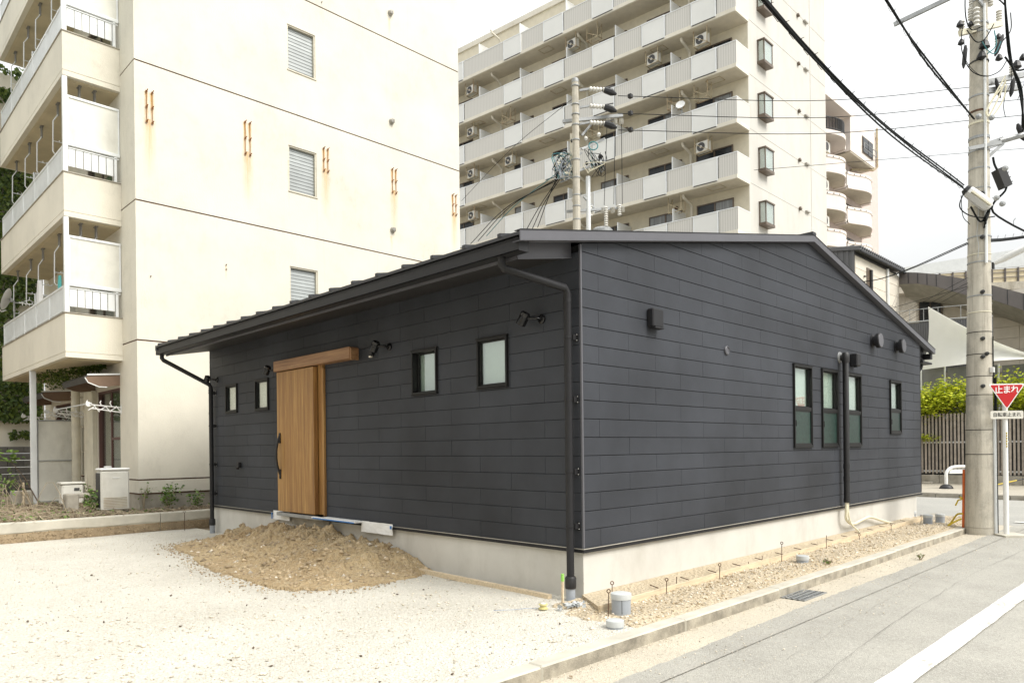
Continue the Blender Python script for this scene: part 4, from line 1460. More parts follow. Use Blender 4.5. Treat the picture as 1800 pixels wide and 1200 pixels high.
    # sliding windows on the balcony
for (y0, z0, y1, z1) in sidew:
    mb = MB()
    t = .05
    mb.bbox((AX0 + .02, y0, z0), (AX0 + .13, y0 + t, z1), .004).bbox((AX0 + .02, y1 - t, z0), (AX0 + .13, y1, z1), .004)
    mb.bbox((AX0 + .02, y0 + t, z1 - t), (AX0 + .13, y1 - t, z1), .004).bbox((AX0 + .02, y0 + t, z0), (AX0 + .13, y1 - t, z0 + t), .004)
    ym = (y0 + y1) / 2
    mb.bbox((AX0 + .05, ym - .03, z0 + t), (AX0 + .10, ym + .03, z1 - t), .004)
    if z0 < 1:
        mb.bbox((AX0 + .05, y0 + t, (z0 + z1) / 2 - .03), (AX0 + .09, ym - .03, (z0 + z1) / 2 + .03), .004)
    w = obj('window', mb, M_BROWNTRIM if z0 < 1 else M_MANFRAME, apt)
    obj('pane', MB().box((AX0 + .07, y0 + t, z0 + t), (AX0 + .075, ym - .03, z1 - t)), M_GLASS, w)
    obj('pane', MB().box((AX0 + .085, ym + .03, z0 + t), (AX0 + .09, y1 - t, z1 - t)), M_GLASS, w)
    obj('curtain', MB().box((AX0 + .12, y0 + .01, z0 + .01), (AX0 + .126, y1 - .01, z1 - .01)), M_CURTAIN, w)

# ground floor: shutter casing, pipes, awnings, column, screen
mb = MB().bbox((AX0 - .10, 13.83, .62), (AX0 - .001, 14.5, 2.9), .01)
obj('shutter_box', mb, M_CREAMALU, apt)
mb = MB().tube([(-.78, 14.95, .35), (-.78, 14.95, 3.38)], .095, 16)
for z in (.95, 1.5, 2.1, 2.8):
    mb.tube([(-.78, 14.95, z), (-.78, 14.95, z + .03)], .105, 16).box((-.78, 14.9, z), (AX0, 15.0, z + .02))
obj('drain_pipe', mb, M_CREAMALU, apt, smooth=True)
mb = MB().tube([(AX0 - .05, 14.62, .4), (AX0 - .05, 14.62, 2.9)], .028, 8)
mb.tube(sagged([(AX0 - .06, 14.45, 2.7), (AX0 - .12, 14.5, 2.55), (AX0 - .06, 14.42, 2.2), (AX0 - .07, 14.40, 1.3), (AX0 - .12, 14.3, .75), (AX0 - .2, 13.9, .62)]), .022, 8)
obj('ac_pipe', mb, M_CREAMALU, apt, smooth=True)
for (y0, y1, zt_) in ((12.12, 13.95, 3.08), (15.95, 18.1, 2.98)):
    pf = lambda a, b, d: (a, d, b)
    chk = [(AX0 - .001, zt_ + .05), (AX0 - .60, zt_), (AX0 - .66, zt_ - .05), (AX0 - .60, zt_ - .14), (AX0 - .45, zt_ - .20), (AX0 - .30, zt_ - .22), (AX0 - .001, zt_ - .18)]
    aw = obj('awning', MB().prism(chk, pf, y0, y0 + .02), M_AWNING, apt)
    obj('side_cheek', MB().prism(chk, pf, y1 - .02, y1), M_AWNING, aw)
    mb = MB().prism([(AX0 - .001, zt_ + .055), (AX0 - .61, zt_ + .005), (AX0 - .67, zt_ - .05), (AX0 - .62, zt_ - .15), (AX0 - .60, zt_ - .14), (AX0 - .65, zt_ - .05), (AX0 - .60, zt_ - .01), (AX0 - .001, zt_ + .04)], pf, y0 - .01, y1 + .01)
    obj('awning_sheet', mb, M_ACDARK, aw)
    mb = MB().bar((AX0 - .0, y0 - .015, zt_ + .06), (AX0 - .62, y0 - .015, zt_ + .012), .02, .03)
    mb.tube([(AX0 - .66, y0 - .01, zt_ - .05), (AX0 - .60, y0 - .01, zt_ - .15), (AX0 - .4, y0 - .01, zt_ - .23), (AX0 - .25, y0 - .01, zt_ - .23)], .012, 6)
    obj('awning_edge', mb, M_ALU, aw)
mb = MB().bbox((-1.66, 15.1, .30), (-1.54, 15.2, 3.398), .006)
obj('column', mb, M_ALU, apt)
mb = MB().box((-1.50, 15.18, .36), (-.76, 15.20, 2.24))
sp = obj('frosted_panel', mb, M_FROST, apt)
mb = MB()
for a, b_ in (((-1.53, .34), (-1.50, 2.27)), ((-.76, .34), (-.73, 2.27)), ((-1.50, 2.24), (-.76, 2.27)), ((-1.50, .34), (-.76, .37)), ((-1.50, 1.30), (-.76, 1.325))):
    mb.bbox((a[0], 15.16, a[1]), (b_[0], 15.21, b_[1]), .003)
obj('panel_frame', mb, M_STEEL, sp)


def truss_arm(y, z, tilt=0.0):
    """white laundry-pole arm on the wall"""
    x0, x1 = AX0 - .001, AX0 - .62
    mb = MB().bbox((x0 - .01, y - .03, z - .09), (x0, y + .03, z + .10), .003)
    mb.bar((x0, y, z + .05), (x1, y, z + .10 + tilt), .02, .02).bar((x0, y, z - .05), (x1 + .06, y, z + .02 + tilt), .02, .02)
    for j in range(6):
        xa = x0 + (x1 - x0) * j / 6; xb_ = x0 + (x1 - x0) * (j + 1) / 6
        za, zb = (z + .05, z - .04) if j % 2 else (z - .05, z + .06)
        mb.bar((xa, y, za), (xb_, y, zb + .02), .016, .016)
    for t in (.3, .6, 1.0):
        xx = x0 + (x1 - x0) * t
        mb.tube([(xx, y, z + .07), (xx - .03, y, z + .14), (xx - .01, y, z + .18)], .011, 6)
    mb.lathe((x1, y - .025, z + .10), [(.05, 0), (.05, .05)], 12, (0, 1, 0))
    return mb


for y in (12.05, 14.75, 15.6, 18.2):
    obj('laundry_arm', truss_arm(y, 2.38), M_PLASTER, apt)
mb = MB().tube([(-1.2, 12.0, 2.50), (-1.2, 14.8, 2.50)], .014, 8)
pl = obj('laundry_pole', mb, M_ALU, base=(-1.2, 12, 2.5), smooth=True)
tag(pl, 'laundry pole resting on white arms beneath the first balcony of the cream block', 'laundry pole')


def coat_hanger(y, x, z):
    mb = MB().tube([(x, y, z + .08), (x, y + .02, z + .12), (x, y, z + .14), (x, y - .02, z + .12)], .006, 5)
    mb.tube([(x, y, z + .08), (x - .20, y, z - .01), (x + .20, y, z - .01), (x, y, z + .08)], .008, 5)
    for k in range(5):
        mb.tube([(x - .14 + k * .07, y, z - .01), (x - .14 + k * .07, y, z - .06)], .008, 5)
    return mb


o = obj('coat_hanger', coat_hanger(15.5, -1.28, 2.22), M_WHITEPAINT, base=(-1.28, 15.5, 2.2))
tag(o, 'white clothes hanger with pegs above the frosted screen beside the white column', 'hanger')

# things standing round the ground floor -----------------------------
bz = .34
box = thing('water_heater', 'large pale grey boxy outdoor unit with louvred dark end by the block corner', 'water heater', (-1.1, 10.75, bz))
mb = MB().bbox((-1.40, 10.60, bz + .04), (-.90, 10.93, bz + .80), .03)
obj('casing', mb, M_ACBODY, box)
mb = MB().bbox((-1.41, 10.59, bz + .80), (-.89, 10.94, bz + .85), .02).bbox((-1.30, 10.70, bz + .86), (-1.18, 10.80, bz + .885), .01)
obj('lid', mb, M_PLASTER, box)
mb = MB().bbox((-1.412, 10.64, bz + .10), (-1.399, 10.90, bz + .76), .003)
for j in range(9):
    mb.box((-1.42, 10.66, bz + .14 + j * .065), (-1.412, 10.88, bz + .15 + j * .065))
obj('side_grille', mb, M_ACDARK, box)
mb = MB()
for j in range(7):
    mb.box((-1.36, 10.592, bz + .10 + j * .03), (-.95, 10.599, bz + .108 + j * .03))
obj('front_slots', mb, M_BRACKET, box)
obj('name_plate', MB().bbox((-1.20, 10.592, bz + .655), (-1.08, 10.60, bz + .675), .002), M_PLASTER, box)
mb = MB()
for x in (-1.36, -.98):
    mb.bbox((x, 10.62, bz - .04), (x + .06, 10.90, bz + .038), .006)
obj('foot', mb, M_ACDARK, box)


def ac_unit(name, label, base, group=None, facing=0):
    """outdoor unit, fan towards local -X ; width along Y"""
    x, y, z = base
    t = thing(name, label, 'air conditioner', base, group)
    obj('casing', MB().bbox((x - .14, y - .39, z), (x + .14, y + .39, z + .55), .02), M_ACBODY, t)
    mb = MB().lathe((x - .141, y - .10, z + .28), [(.225, 0), (.225, .012), (.205, .014), (.20, .004)], 20, (-1, 0, 0))
    obj('fan_ring', mb, M_ACBODY, t)
    obj('fan_opening', MB().lathe((x - .142, y - .10, z + .28), [(.20, 0), (.20, .006)], 20, (-1, 0, 0)), M_ACDARK, t)
    mb = MB().lathe((x - .150, y - .10, z + .28), [(.06, 0), (.05, .01)], 14, (-1, 0, 0))
    for r_ in (.10, .14, .18):
        for k in range(20):
            a0, a1 = 2 * PI * k / 20, 2 * PI * (k + 1) / 20
            mb.bar((x - .155, y - .10 + r_ * math.cos(a0), z + .28 + r_ * math.sin(a0)), (x - .155, y - .10 + r_ * math.cos(a1), z + .28 + r_ * math.sin(a1)), .006, .006)
    obj('fan_guard', mb, M_PLASTER, t)
    obj('side_cover', MB().bbox((x - .06, y - .405, z + .08), (x + .08, y - .388, z + .34), .006), M_ACBODY, t)
    return t


mb = MB()
acg = thing('old_ac_unit', 'grimy low air conditioner unit behind the concrete bench, leaning screen beside it', 'air conditioner', (-1.15, 12.9, bz))
obj('casing', MB().bbox((-1.60, 12.6, bz + .08), (-1.20, 12.9, bz + .50), .03), M_ACBODY, acg)
obj('top_panel', MB().bbox((-1.62, 12.58, bz + .50), (-1.18, 12.92, bz + .54), .008), M_ACBODY, acg)
obj('badge', MB().bbox((-1.38, 12.588, bz + .36), (-1.28, 12.60, bz + .42), .004), M_ACDARK, acg)
obj('side_handle', MB().bbox((-1.34, 12.58, bz + .22), (-1.24, 12.60, bz + .26), .004), M_PLASTER, acg)
mb = MB().bbox((-1.72, 11.7, bz - .02), (-1.50, 12.0, bz + .34), .02).bbox((-1.50, 11.7, bz + .25), (-1.30, 12.0, bz + .34), .02)
o = obj('concrete_bench', mb, M_CONC, base=(-1.2, 12.2, bz))
tag(o, 'small mouldy concrete stand bent over like a bench beside the pale unit', 'concrete stand')
mb = MB().bbox((-2.06, 14.9, bz - .02), (-1.66, 15.2, bz + .30), .02).bbox((-2.02, 14.895, bz + .2), (-1.70, 14.9, bz + .26), .003)
o = obj('storage_box', mb, M_CONC, base=(-1.85, 15, bz))
tag(o, 'weathered grey box standing left of the white column', 'box')
mb = MB().bbox((-1.905, 14.70, bz - .02), (-1.865, 14.73, bz + .50), .004)
o = obj('garden_stake', mb, M_WOODRAW, base=(-1.88, 14.7, bz))
tag(o, 'short pale wooden stake stuck into dry vines by the white column', 'stake')

# satellite dish and washing on the lowest balcony
dish = thing('satellite_dish', 'white oval satellite dish clamped to the lowest balcony railing at far left', 'satellite dish', (-1.72, 16.9, 4.86))
ax = Vector((-.80, .35, .30)).normalized()
mb = MB().lathe(Vector((-1.80, 16.95, 5.32)) - ax * .06, [(.02, -.002), (.16, .012), (.25, .04), (.285, .062), (.25, .048), (.16, .02), (.02, .006)], 24, ax)
obj('reflector', mb, M_PLASTER, dish, smooth=True)
mb = MB().tube([(-1.62, 17.0, 4.85), (-1.62, 17.0, 5.3), (-1.74, 16.97, 5.32)], .02, 8).bbox((-1.72, 16.93, 5.26), (-1.66, 17.0, 5.36), .008)
obj('mast', mb, M_STEEL, dish, smooth=True)
mb = MB().tube([Vector((-1.80, 16.95, 5.04)), Vector((-1.93, 16.75, 4.96)), Vector((-2.02, 16.62, 5.06))], .012, 6).bbox((-2.06, 16.58, 5.04), (-1.98, 16.66, 5.12), .01)
obj('feed_arm', mb, M_PLASTER, dish)
o = obj('peg_hanger', coat_hanger(15.4, -1.60, 5.0), M_WHITEPAINT, base=(-1.6, 15.4, 5))
tag(o, 'white peg hanger dangling beside the satellite dish', 'peg hanger')


def cloth(x, y, z, w, h, m_, seed):
    r = random.Random(seed)
    vs = []; n, k = 7, 9
    for j in range(k):
        for i in range(n):
            t = i / (n - 1) - .5
            vs.append((x + .03 * math.sin(i * 1.7 + seed), y + t * w * (.35 + .65 * math.sin(min(1, j / 5) * PI / 2)) + .01 * r.random(), z - h * j / (k - 1)))
    mbx = MB().add(vs, [(j * n + i, j * n + i + 1, (j + 1) * n + i + 1, (j + 1) * n + i) for j in range(k - 1) for i in range(n - 1)])
    return mbx


o = obj('hanging_shirt', cloth(-1.60, 14.35, 5.36, .34, .55, None, 1), M_WHITECLOTH, base=(-1.6, 14.4, 5.3), smooth=True)
tag(o, 'white cloth drying beside the partition screen on the lowest balcony', 'cloth')
o = obj('hanging_cloth', cloth(-1.60, 12.55, 5.14, .20, .30, None, 3), M_TEALCLOTH, base=(-1.6, 12.5, 5.1), smooth=True)
tag(o, 'small teal cloth hanging behind the lowest balcony corner post', 'cloth')

# ivy-covered building at far left ---------------------------------------
ivb = thing('ivy_covered_building', 'old wall overgrown with green ivy behind the balconies at far left', 'building', (-4, 21, .3))
obj('wall', MB().box((-12, 21, 1.65), (-.2, 30, 12.7)), M_STUCCO2, ivb)
N = 30000
lx = -5 + rng.random(N) * 4.7; lz = 1.9 + rng.random(N) * 11.0
dens = fbm(lx * .9, lz * .9, 40) + .12 * fbm(lx * 4, lz * 4, 41)
k = (dens > .36) & ~((lz < 2.4) & (fbm(lx * 2, lz * 2, 42) > .45)) & ~((lz > 12.2) & (fbm(lx * 2, lz * 3, 43) > .45))
lx, lz = lx[k], lz[k]
ly = 20.95 - .25 * fbm(lx * 1.5, lz * 1.5, 44) * rng.random(len(lx)) - .05
me = scatter_mesh('ivy_leaves', M_IVY, np.stack([lx, ly, lz], 1), .09 + .07 * rng.random(len(lx)), 'leaf', 45, tilt=.9, normal='y')
meshobj('ivy_leaves', me, ivb, 'stuff')
blk = mkmesh('concrete_block', MB().bbox((0, 0, 0), (.39, .15, .19), .006), M_BLOCK)
bw = thing('block_wall', 'low dark concrete block wall under the ivy at the far left', 'wall', (-4, 20.6, .3))
for r_ in range(7):
    for c_ in range(14):
        x = -6.0 + c_ * .4 + (.2 if r_ % 2 else 0)
        o = bpy.data.objects.new('concrete_block', blk); COL.objects.link(o); o.parent = bw
        o.location = (x + 4, .0, r_ * .2 + .0)
# ivy hanging under the lowest balcony slab
N = 1500
y = 12.6 + rng.random(N) * 3.6
x = -.75 - .75 * rng.random(N) ** 1.3 * np.clip((y - 12.3) / 2.0, 0, 1)
z = 3.36 - .32 * rng.random(N) ** 2.0 * np.clip((y - 12.5) / 1.5, .2, 1)
me = scatter_mesh('creeping_ivy', M_IVY, np.stack([x, y, z], 1), .04 + .04 * rng.random(N), 'leaf', 46)
o = meshobj('creeping_ivy', me)
tag(o, 'ivy creeping along the underside of the lowest balcony', 'ivy')

M_SOILFACE = mat('soil_stained_concrete', (0.40, 0.31, 0.20), .95, var=.15, scale=5, fine=50, bmp=.5, dirt=(0.22, 0.16, 0.10), dirt_amt=.8)
# retaining kerb wall of the raised bed -----------------------------------
rw = thing('retaining_wall', 'low stained concrete retaining wall edging the gravel lot', 'retaining wall', (-3, 9.8, 0))
xs = [-9.5, -.62, 4.2]
for a, b_ in zip(xs[:-1], xs[1:]):
    n = 26
    vs, fs = [], []
    for i in range(n):
        x = a + .006 + (b_ - a - .012) * i / (n - 1)
        wv = .012 * (random.random() - .5)
        vs += [(x, 9.80 + wv, -.06), (x, 9.795 + wv, .16), (x, 9.775, .185 + .012 * math.sin(x * 5)), (x, 9.775, .325), (x, 9.79, .345), (x, 9.93, .345), (x, 9.93, -.06)]
    for i in range(n - 1):
        for j in range(6):
            fs.append((i * 7 + j, (i + 1) * 7 + j, (i + 1) * 7 + j + 1, i * 7 + j + 1))
    nlo = len(fs)
    fs += [tuple(range(7)), tuple(range((n - 1) * 7, n * 7))[::-1]]
    wm = MB().add(vs, fs)
    for q in range(n - 1):
        wm.m[q * 6] = 1
    obj('wall_section', wm, [M_CONCLIGHT, M_SOILFACE], rw)
N = 1500
me = scatter_mesh('clinging_soil', M_DIRTSTONE, np.stack([-8 + rng.random(N) * 9.5, 9.79 + .0 * rng.random(N), .02 + .15 * rng.random(N) ** 1.4], 1), .006 + .012 * rng.random(N), seed=50)
meshobj('clinging_soil', me, rw, 'stuff')

# litter, dry vines and weeds in the bed -------------------------------------
def bed_pts(n, ymin=9.95, ymax=15, bias=1.6):
    y = ymin + (ymax - ymin) * rng.random(n) ** bias
    x = -7.5 + rng.random(n) * 9
    k = ~((x > AX0 - .05) & (y > AY0 - .03))
    return x[k], y[k]


x, y = bed_pts(9000)
me = scatter_mesh('dead_leaves', M_DEADLEAF, np.stack([x, y, .31 + .05 * rng.random(len(x)) ** 2], 1), .025 + .04 * rng.random(len(x)), 'leaf', 51, tilt=.7)
meshobj('dead_leaves', me, kind='stuff')
x, y = bed_pts(2600)
k = fbm(x * 1.3, y * 1.3, 52) > .42
x, y = x[k], y[k]
me = scatter_mesh('ground_ivy', M_WEED, np.stack([x, y, .33 + .07 * rng.random(len(x))], 1), .03 + .035 * rng.random(len(x)), 'leaf', 53, tilt=.8)
meshobj('ground_ivy', me, kind='stuff')
mb = MB()
for i in range(520):
    x = -5.5 + random.random() * 6.5; y = 9.95 + random.random() ** 1.5 * 4.5
    if x > AX0 - .4 and y > AY0 - .4:
        continue
    a = random.random() * PI; L = .25 + random.random() * .6
    pts = []
    for j in range(6):
        t = j / 5 - .5
        pts.append((x + math.cos(a) * L * t + random.uniform(-.03, .03), y + math.sin(a) * L * t + random.uniform(-.03, .03), .32 + .10 * random.random() * (1 - abs(t) * 1.2) + .02))
    mb.tube(pts, .0045 + random.random() * .004, 4, cap=False)
for i in range(14):   # arching canes at the left
    x = -3.3 + random.random() * 1.5; y = 11.5 + random.random() * 2.5
    dx, dy = random.uniform(-.6, .6), random.uniform(-.3, .3); h = .3 + random.random() * .35
    mb.tube([(x + dx * t, y + dy * t, .32 + h * math.sin(PI * t)) for t in (0, .2, .4, .6, .8, 1)], .006, 4, cap=False)
obj('dry_vines', mb, M_VINE, kind='stuff')


def bush(name, label, c, r, h, n, m_=None, lean=(0, 0), leaf=.045, group=None, cat='weed'):
    t = thing(name, label, cat, c, group)
    mb = MB()
    tips = []
    for i in range(7):
        a = random.random() * 2 * PI; q = random.random() ** .6 * r
        e = Vector((c[0] + math.cos(a) * q + lean[0], c[1] + math.sin(a) * q * .7 + lean[1], c[2] + h * (.55 + .45 * random.random())))
        m0 = (Vector(c) + e) / 2 + Vector((random.uniform(-.05, .05), random.uniform(-.05, .05), .05))
        mb.tube([c, m0, e], [.007, .005, .003], 5)
        tips += [Vector(c).lerp(m0, .7), m0, m0.lerp(e, .5), e, e]
    obj('stem', mb, M_VINE if m_ is None else m_, t)
    if not n:
        return t
    P = []
    for i in range(n):
        p = random.choice(tips)
        P.append((p.x + random.gauss(0, r * .24), p.y + random.gauss(0, r * .2), max(c[2] + .02, p.z + random.gauss(0, h * .13))))
    me = scatter_mesh('leaves', M_WEED, np.array(P), leaf * (.6 + .8 * rng.random(n)), 'leaf', random.randrange(999), tilt=1.0)
    meshobj('leaves', me, t, 'stuff')
    return t


bush('leafy_bush', 'bright green leafy weed growing against the left end of the pale grey unit', (-1.55, 10.75, .32), .16, .42, 150, leaf=.06)
bush('leafy_bush', 'sprawling green weed against the plinth between the grey unit and dark house', (-.15, 10.75, .3), .30, .48, 230, leaf=.055)
bush('leafy_bush', 'small dark weed tucked beside the left downpipe of the dark house', (.32, 10.5, .3), .22, .34, 150, leaf=.05)
bush('creeper_shoot', 'thin climbing shoot with few leaves at the cream block corner', (-.55, 10.92, .32), .16, .55, 28, leaf=.05)
bush('grassy_shrub', 'low feathery green shrub before the dark block wall at far left', (-2.6, 14.0, .32), .55, .75, 420, leaf=.06, cat='shrub')
bush('broadleaf_sapling', 'thin sapling with big pale leaves in front of the ivy wall', (-1.75, 14.6, .32), .16, .75, 0, leaf=.2, lean=(-.35, -.3), cat='sapling')
sap = bpy.data.objects['broadleaf_sapling']
pts = np.array([(-2.25 + random.gauss(0, .18), 14.3 + random.gauss(0, .15), 1.42 + random.gauss(0, .10)) for _ in range(26)])
me = scatter_mesh('large_leaf_cluster', M_WEED, pts, .14 + .08 * rng.random(26), 'leaf', 77, tilt=.6)
meshobj('large_leaf_cluster', me, sap, 'stuff')
obj('main_stem', MB().tube([(-1.6, 14.6, .32), (-1.9, 14.5, .95), (-2.22, 14.35, 1.38)], [.014, .010, .006], 6), M_BARK, sap)
# tiny green marker leaf + stake by the left downpipe
o = obj('form_pin', MB().tube([(-.28, 9.5, 0), (-.28, 9.5, .33)], .005, 6).tube([(-.28, 9.5, .33), (-.26, 9.5, .36), (-.29, 9.5, .385), (-.31, 9.5, .36), (-.28, 9.5, .33)], .004, 5), M_RUSTY, base=(-.28, 9.5, 0))
tag(o, 'eye-topped steel pin standing by the left downpipe near the retaining wall', 'steel pin')

M_CURTAINGLASS = mat('curtained_glass', (0.26, 0.27, 0.27), 0.2, var=.2, scale=2, stretch=(6, 6, .3))
# ================================================================== TALL BALCONIED APARTMENT TOWER
MP = Vector((30.189, 13.483, 0)); MV = Vector((-.0954, .99544, 0)); MU = Vector((1, .00876, 0))
fm = lambda a, b, z: tuple(MP + MU * a + MV * b + Vector((0, 0, z)))
tower = thing('apartment_tower', 'tall beige apartment tower with stepped rows of milky and striped balconies behind the dark house', 'apartment tower', (30.189, 13.483, 0))
mb = MB()
TT = 29.75
mb.box((0.0, 0, 0), (10.39, 26, TT), fn=fm)
obj('core', mb, [M_GLAZED], tower)
mb = MB().box((-.015, -.001 + .02, 0), (-.003, 26, TT), fn=fm)
obj('inner_wall', mb, M_MANWALL, tower)
mb = MB().box((-.12, -.05, TT), (10.5, 26, TT + .35), fn=fm)
obj('parapet', mb, M_MANCREAM, tower)
# fine joints on the gable at each floor
mb = MB()
for k in range(9):
    z = 9.6 + 2.88 * k
    mb.box((0.0, -.012, z), (10.39, -.001, z + .05), fn=fm)
obj('floor_band', mb, M_GLAZED, tower)
mb = MB().box((8.0, -.02, 0), (8.06, -.001, TT), fn=fm)
obj('wall_joint', mb, M_GLAZED, tower)

m_, nt, b = nodes_of('striped_balcony_panel')
g = nd(nt, 'ShaderNodeNewGeometry')
sp_ = nd(nt, 'ShaderNodeSeparateXYZ')
nt.links.new(g.outputs['Position'], sp_.inputs[0])
s1 = mth(nt, 'SINE', mth(nt, 'MULTIPLY', mth(nt, 'ADD', sp_.outputs['Y'], sp_.outputs['X']), 52.0))
cc = mixc(nt, mth(nt, 'MULTIPLY_ADD', s1, .5, .5), (0.60, 0.585, 0.545), (0.50, 0.485, 0.445))
nt.links.new(cc, b.inputs['Base Color'])
b.inputs['Roughness'].default_value = .6
bump(nt, b, s1, .2, .01)
M_STRIPE = m_

segs = [(-.02, .96, 'g'), (1.0, 2.40, 'w'), (2.46, 3.92, 'g'), (3.95, 5.38, 'w'), (5.44, 7.18, 'g'), (7.22, 8.68, 'w'), (8.74, 10.74, 'g'),
        (10.78, 12.28, 'w'), (12.34, 14.06, 'g'), (14.1, 15.56, 'w'), (15.62, 19.15, 'g'), (19.2, 20.6, 'w'), (20.66, 23.0, 'g'), (23.04, 24.4, 'w')]
parts_b = [3.67, 7.18, 10.65, 14.30, 17.85, 21.3]
winb = [(.85, 2.95), (3.83, 5.92), (7.28, 9.18), (11.2, 12.78), (14.36, 16.0), (19.8, 21.7)]
zs_ = [9.5, 12.38, 15.22, 18.06, 20.93, 23.80, 26.68]
for k, z in enumerate(zs_):
    sl = obj('balcony', MB().box((-1.44, -.05, z), (-.016, 25, z + .20), fn=fm), M_MANCREAM, tower)
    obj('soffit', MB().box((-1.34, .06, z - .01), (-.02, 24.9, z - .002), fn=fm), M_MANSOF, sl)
    for (b0, b1, t) in segs:
        if t == 'g':
            obj('railing_panel', MB().box((-1.42, b0, z + .20), (-1.38, b1, z + 1.33), fn=fm), M_STRIPE, sl)
        else:
            obj('milky_panel', MB().box((-1.46, b0 + .05, z + .13), (-1.43, b1 - .05, z + 1.30), fn=fm), M_WHITEPANEL, sl)
            mb = MB()
            for (p, q, u, v) in ((b0, b0 + .05, .10, 1.36), (b1 - .05, b1, .10, 1.36), (b0 + .05, b1 - .05, 1.30, 1.36)):
                mb.box((-1.48, p, z + u), (-1.42, q, z + v), fn=fm)
            obj('panel_frame', mb, M_ALU, sl)
            obj('bottom_gap', MB().box((-1.475, b0 + .05, z + .085), (-1.445, b1 - .05, z + .115), fn=fm), M_ACDARK, sl)
    obj('end_panel', MB().box((-1.42, -.05, z + .20), (-.016, -.01, z + 1.33), fn=fm), M_STRIPE, sl)
    obj('top_rail', MB().box((-1.44, -.06, z + 1.33), (-1.36, 24.9, z + 1.37), fn=fm).box((-1.36, -.06, z + 1.33), (-.01, 0.0, z + 1.37), fn=fm), M_ALU, sl)
    for pb in parts_b:
        mb = MB().box((-1.30, pb - .012, z + .28), (-.06, pb + .012, z + 2.06), fn=fm)
        mb2 = MB()
        for (u0, u1, v0, v1) in ((-1.33, -1.30, .25, 2.10), (-.06, -.03, .25, 2.10), (-1.30, -.06, 2.06, 2.10)):
            mb2.box((u0, pb - .02, z + v0), (u1, pb + .02, z + v1), fn=fm)
        pr_ = obj('partition', mb, M_WHITEPANEL, sl)
        obj('panel_frame', mb2, M_ALU, pr_)
    for i, (b0, b1) in enumerate(winb):
        zf, zt2 = z + .25, z + 2.36
        mb = MB()
        mb.box((-.09, b0, zf), (-.02, b0 + .06, zt2), fn=fm).box((-.09, b1 - .06, zf), (-.02, b1, zt2), fn=fm)
        mb.box((-.09, b0 + .06, zt2 - .06), (-.02, b1 - .06, zt2), fn=fm).box((-.09, b0 + .06, zf), (-.02, b1 - .06, zf + .06), fn=fm)
        bm_ = (b0 + b1) / 2
        mb.box((-.08, bm_ - .04, zf + .06), (-.03, bm_ + .04, zt2 - .06), fn=fm)
        w = obj('window', mb, M_MANFRAME, sl)
        obj('pane', MB().box((-.045, b0 + .06, zf + .06), (-.04, bm_ - .04, zt2 - .06), fn=fm), M_CURTAINGLASS if random.random() < .3 else M_DARKGLASS, w)
        obj('pane', MB().box((-.06, bm_ + .04, zf + .06), (-.055, b1 - .06, zt2 - .06), fn=fm), M_CURTAINGLASS if random.random() < .3 else M_DARKGLASS, w)
    for j, b0 in enumerate((3.1, 9.9, 16.9)):       # rain pipes and soffit hatches
        mb = MB().tube([fm(-1.05, b0 + .12, z + 2.83), fm(-1.0, b0 + .1, z + 2.66), fm(-.35, b0 + .1, z + 2.50), fm(-.20, b0 + .1, z + 2.35), fm(-.20, b0 + .1, z + .2)], .075, 8)
        obj('rain_pipe', mb, M_MANCREAM, sl, smooth=True)
    if k % 2 == 0 or k in (3, 5):
        for b0 in ((4.3, 11.3, 18.1) if k % 2 else (1.0, 12.2)):
            mb = MB()
            for (u0, u1, v0, v1) in ((-1.1, -.5, 0, .03), (-1.1, -.5, .8, .83), (-1.1, -1.07, .03, .8), (-.53, -.5, .03, .8)):
                mb.box((u0, b0 + v0, z - .03), (u1, b0 + v1, z - .011), fn=fm)
            obj('soffit_hatch', mb, M_BRACKET, sl)
    if k in (1, 3, 5, 6):
        for b0 in (5.8, 12.9):
            obj('alarm_bell', MB().lathe(fm(-.016, b0 - 1.6, z + 2.55), [(.11, 0), (.11, .05), (.06, .08)], 12, (-1, 0, 0)), M_RUSTY, sl)
# bay windows and little vents on the gable
for k, zt2 in enumerate((9.0 - 2.7, 11.75, 14.58, 17.48, 20.39, 23.27, 26.16)):
    if k == 0: continue
    z0_ = zt2 - 1.19
    mb = MB()
    a0, a1, p = 1.05, 2.05, -.39
    for (x0_, x1_, y0_, y1_, c0, c1) in ((a0 - .04, a1 + .04, p - .03, .0, zt2 - .07, zt2 + .0), (a0 - .03, a1 + .03, p - .02, 0, z0_ - .10, z0_ + .04),
                                    (a0, a0 + .05, p, p + .05, z0_ + .04, zt2 - .07), (a1 - .05, a1, p, p + .05, z0_ + .04, zt2 - .07), (a0, a0 + .05, -.06, 0, z0_ + .04, zt2 - .07), (a1 - .05, a1, -.06, 0, z0_ + .04, zt2 - .07)):
        mb.box((x0_, y0_, c0), (x1_, y1_, c1), fn=fm)
    bw_ = obj('bay_window', mb, M_MANFRAME, tower)
    obj('pane', MB().box((a0 + .05, p + .015, z0_ + .04), (a1 - .05, p + .02, zt2 - .07), fn=fm), M_GLASS, bw_)
    obj('pane', MB().box((a0 + .015, p + .05, z0_ + .04), (a0 + .02, -.06, zt2 - .07), fn=fm), M_GLASS, bw_)
    obj('blind', MB().box((a0 + .09, p + .07, z0_ + .04), (a1 - .04, p + .08, zt2 - .07), fn=fm).box((a0 + .07, p + .09, z0_ + .04), (a0 + .08, -.06, zt2 - .07), fn=fm), M_BLINDWHITE, bw_)
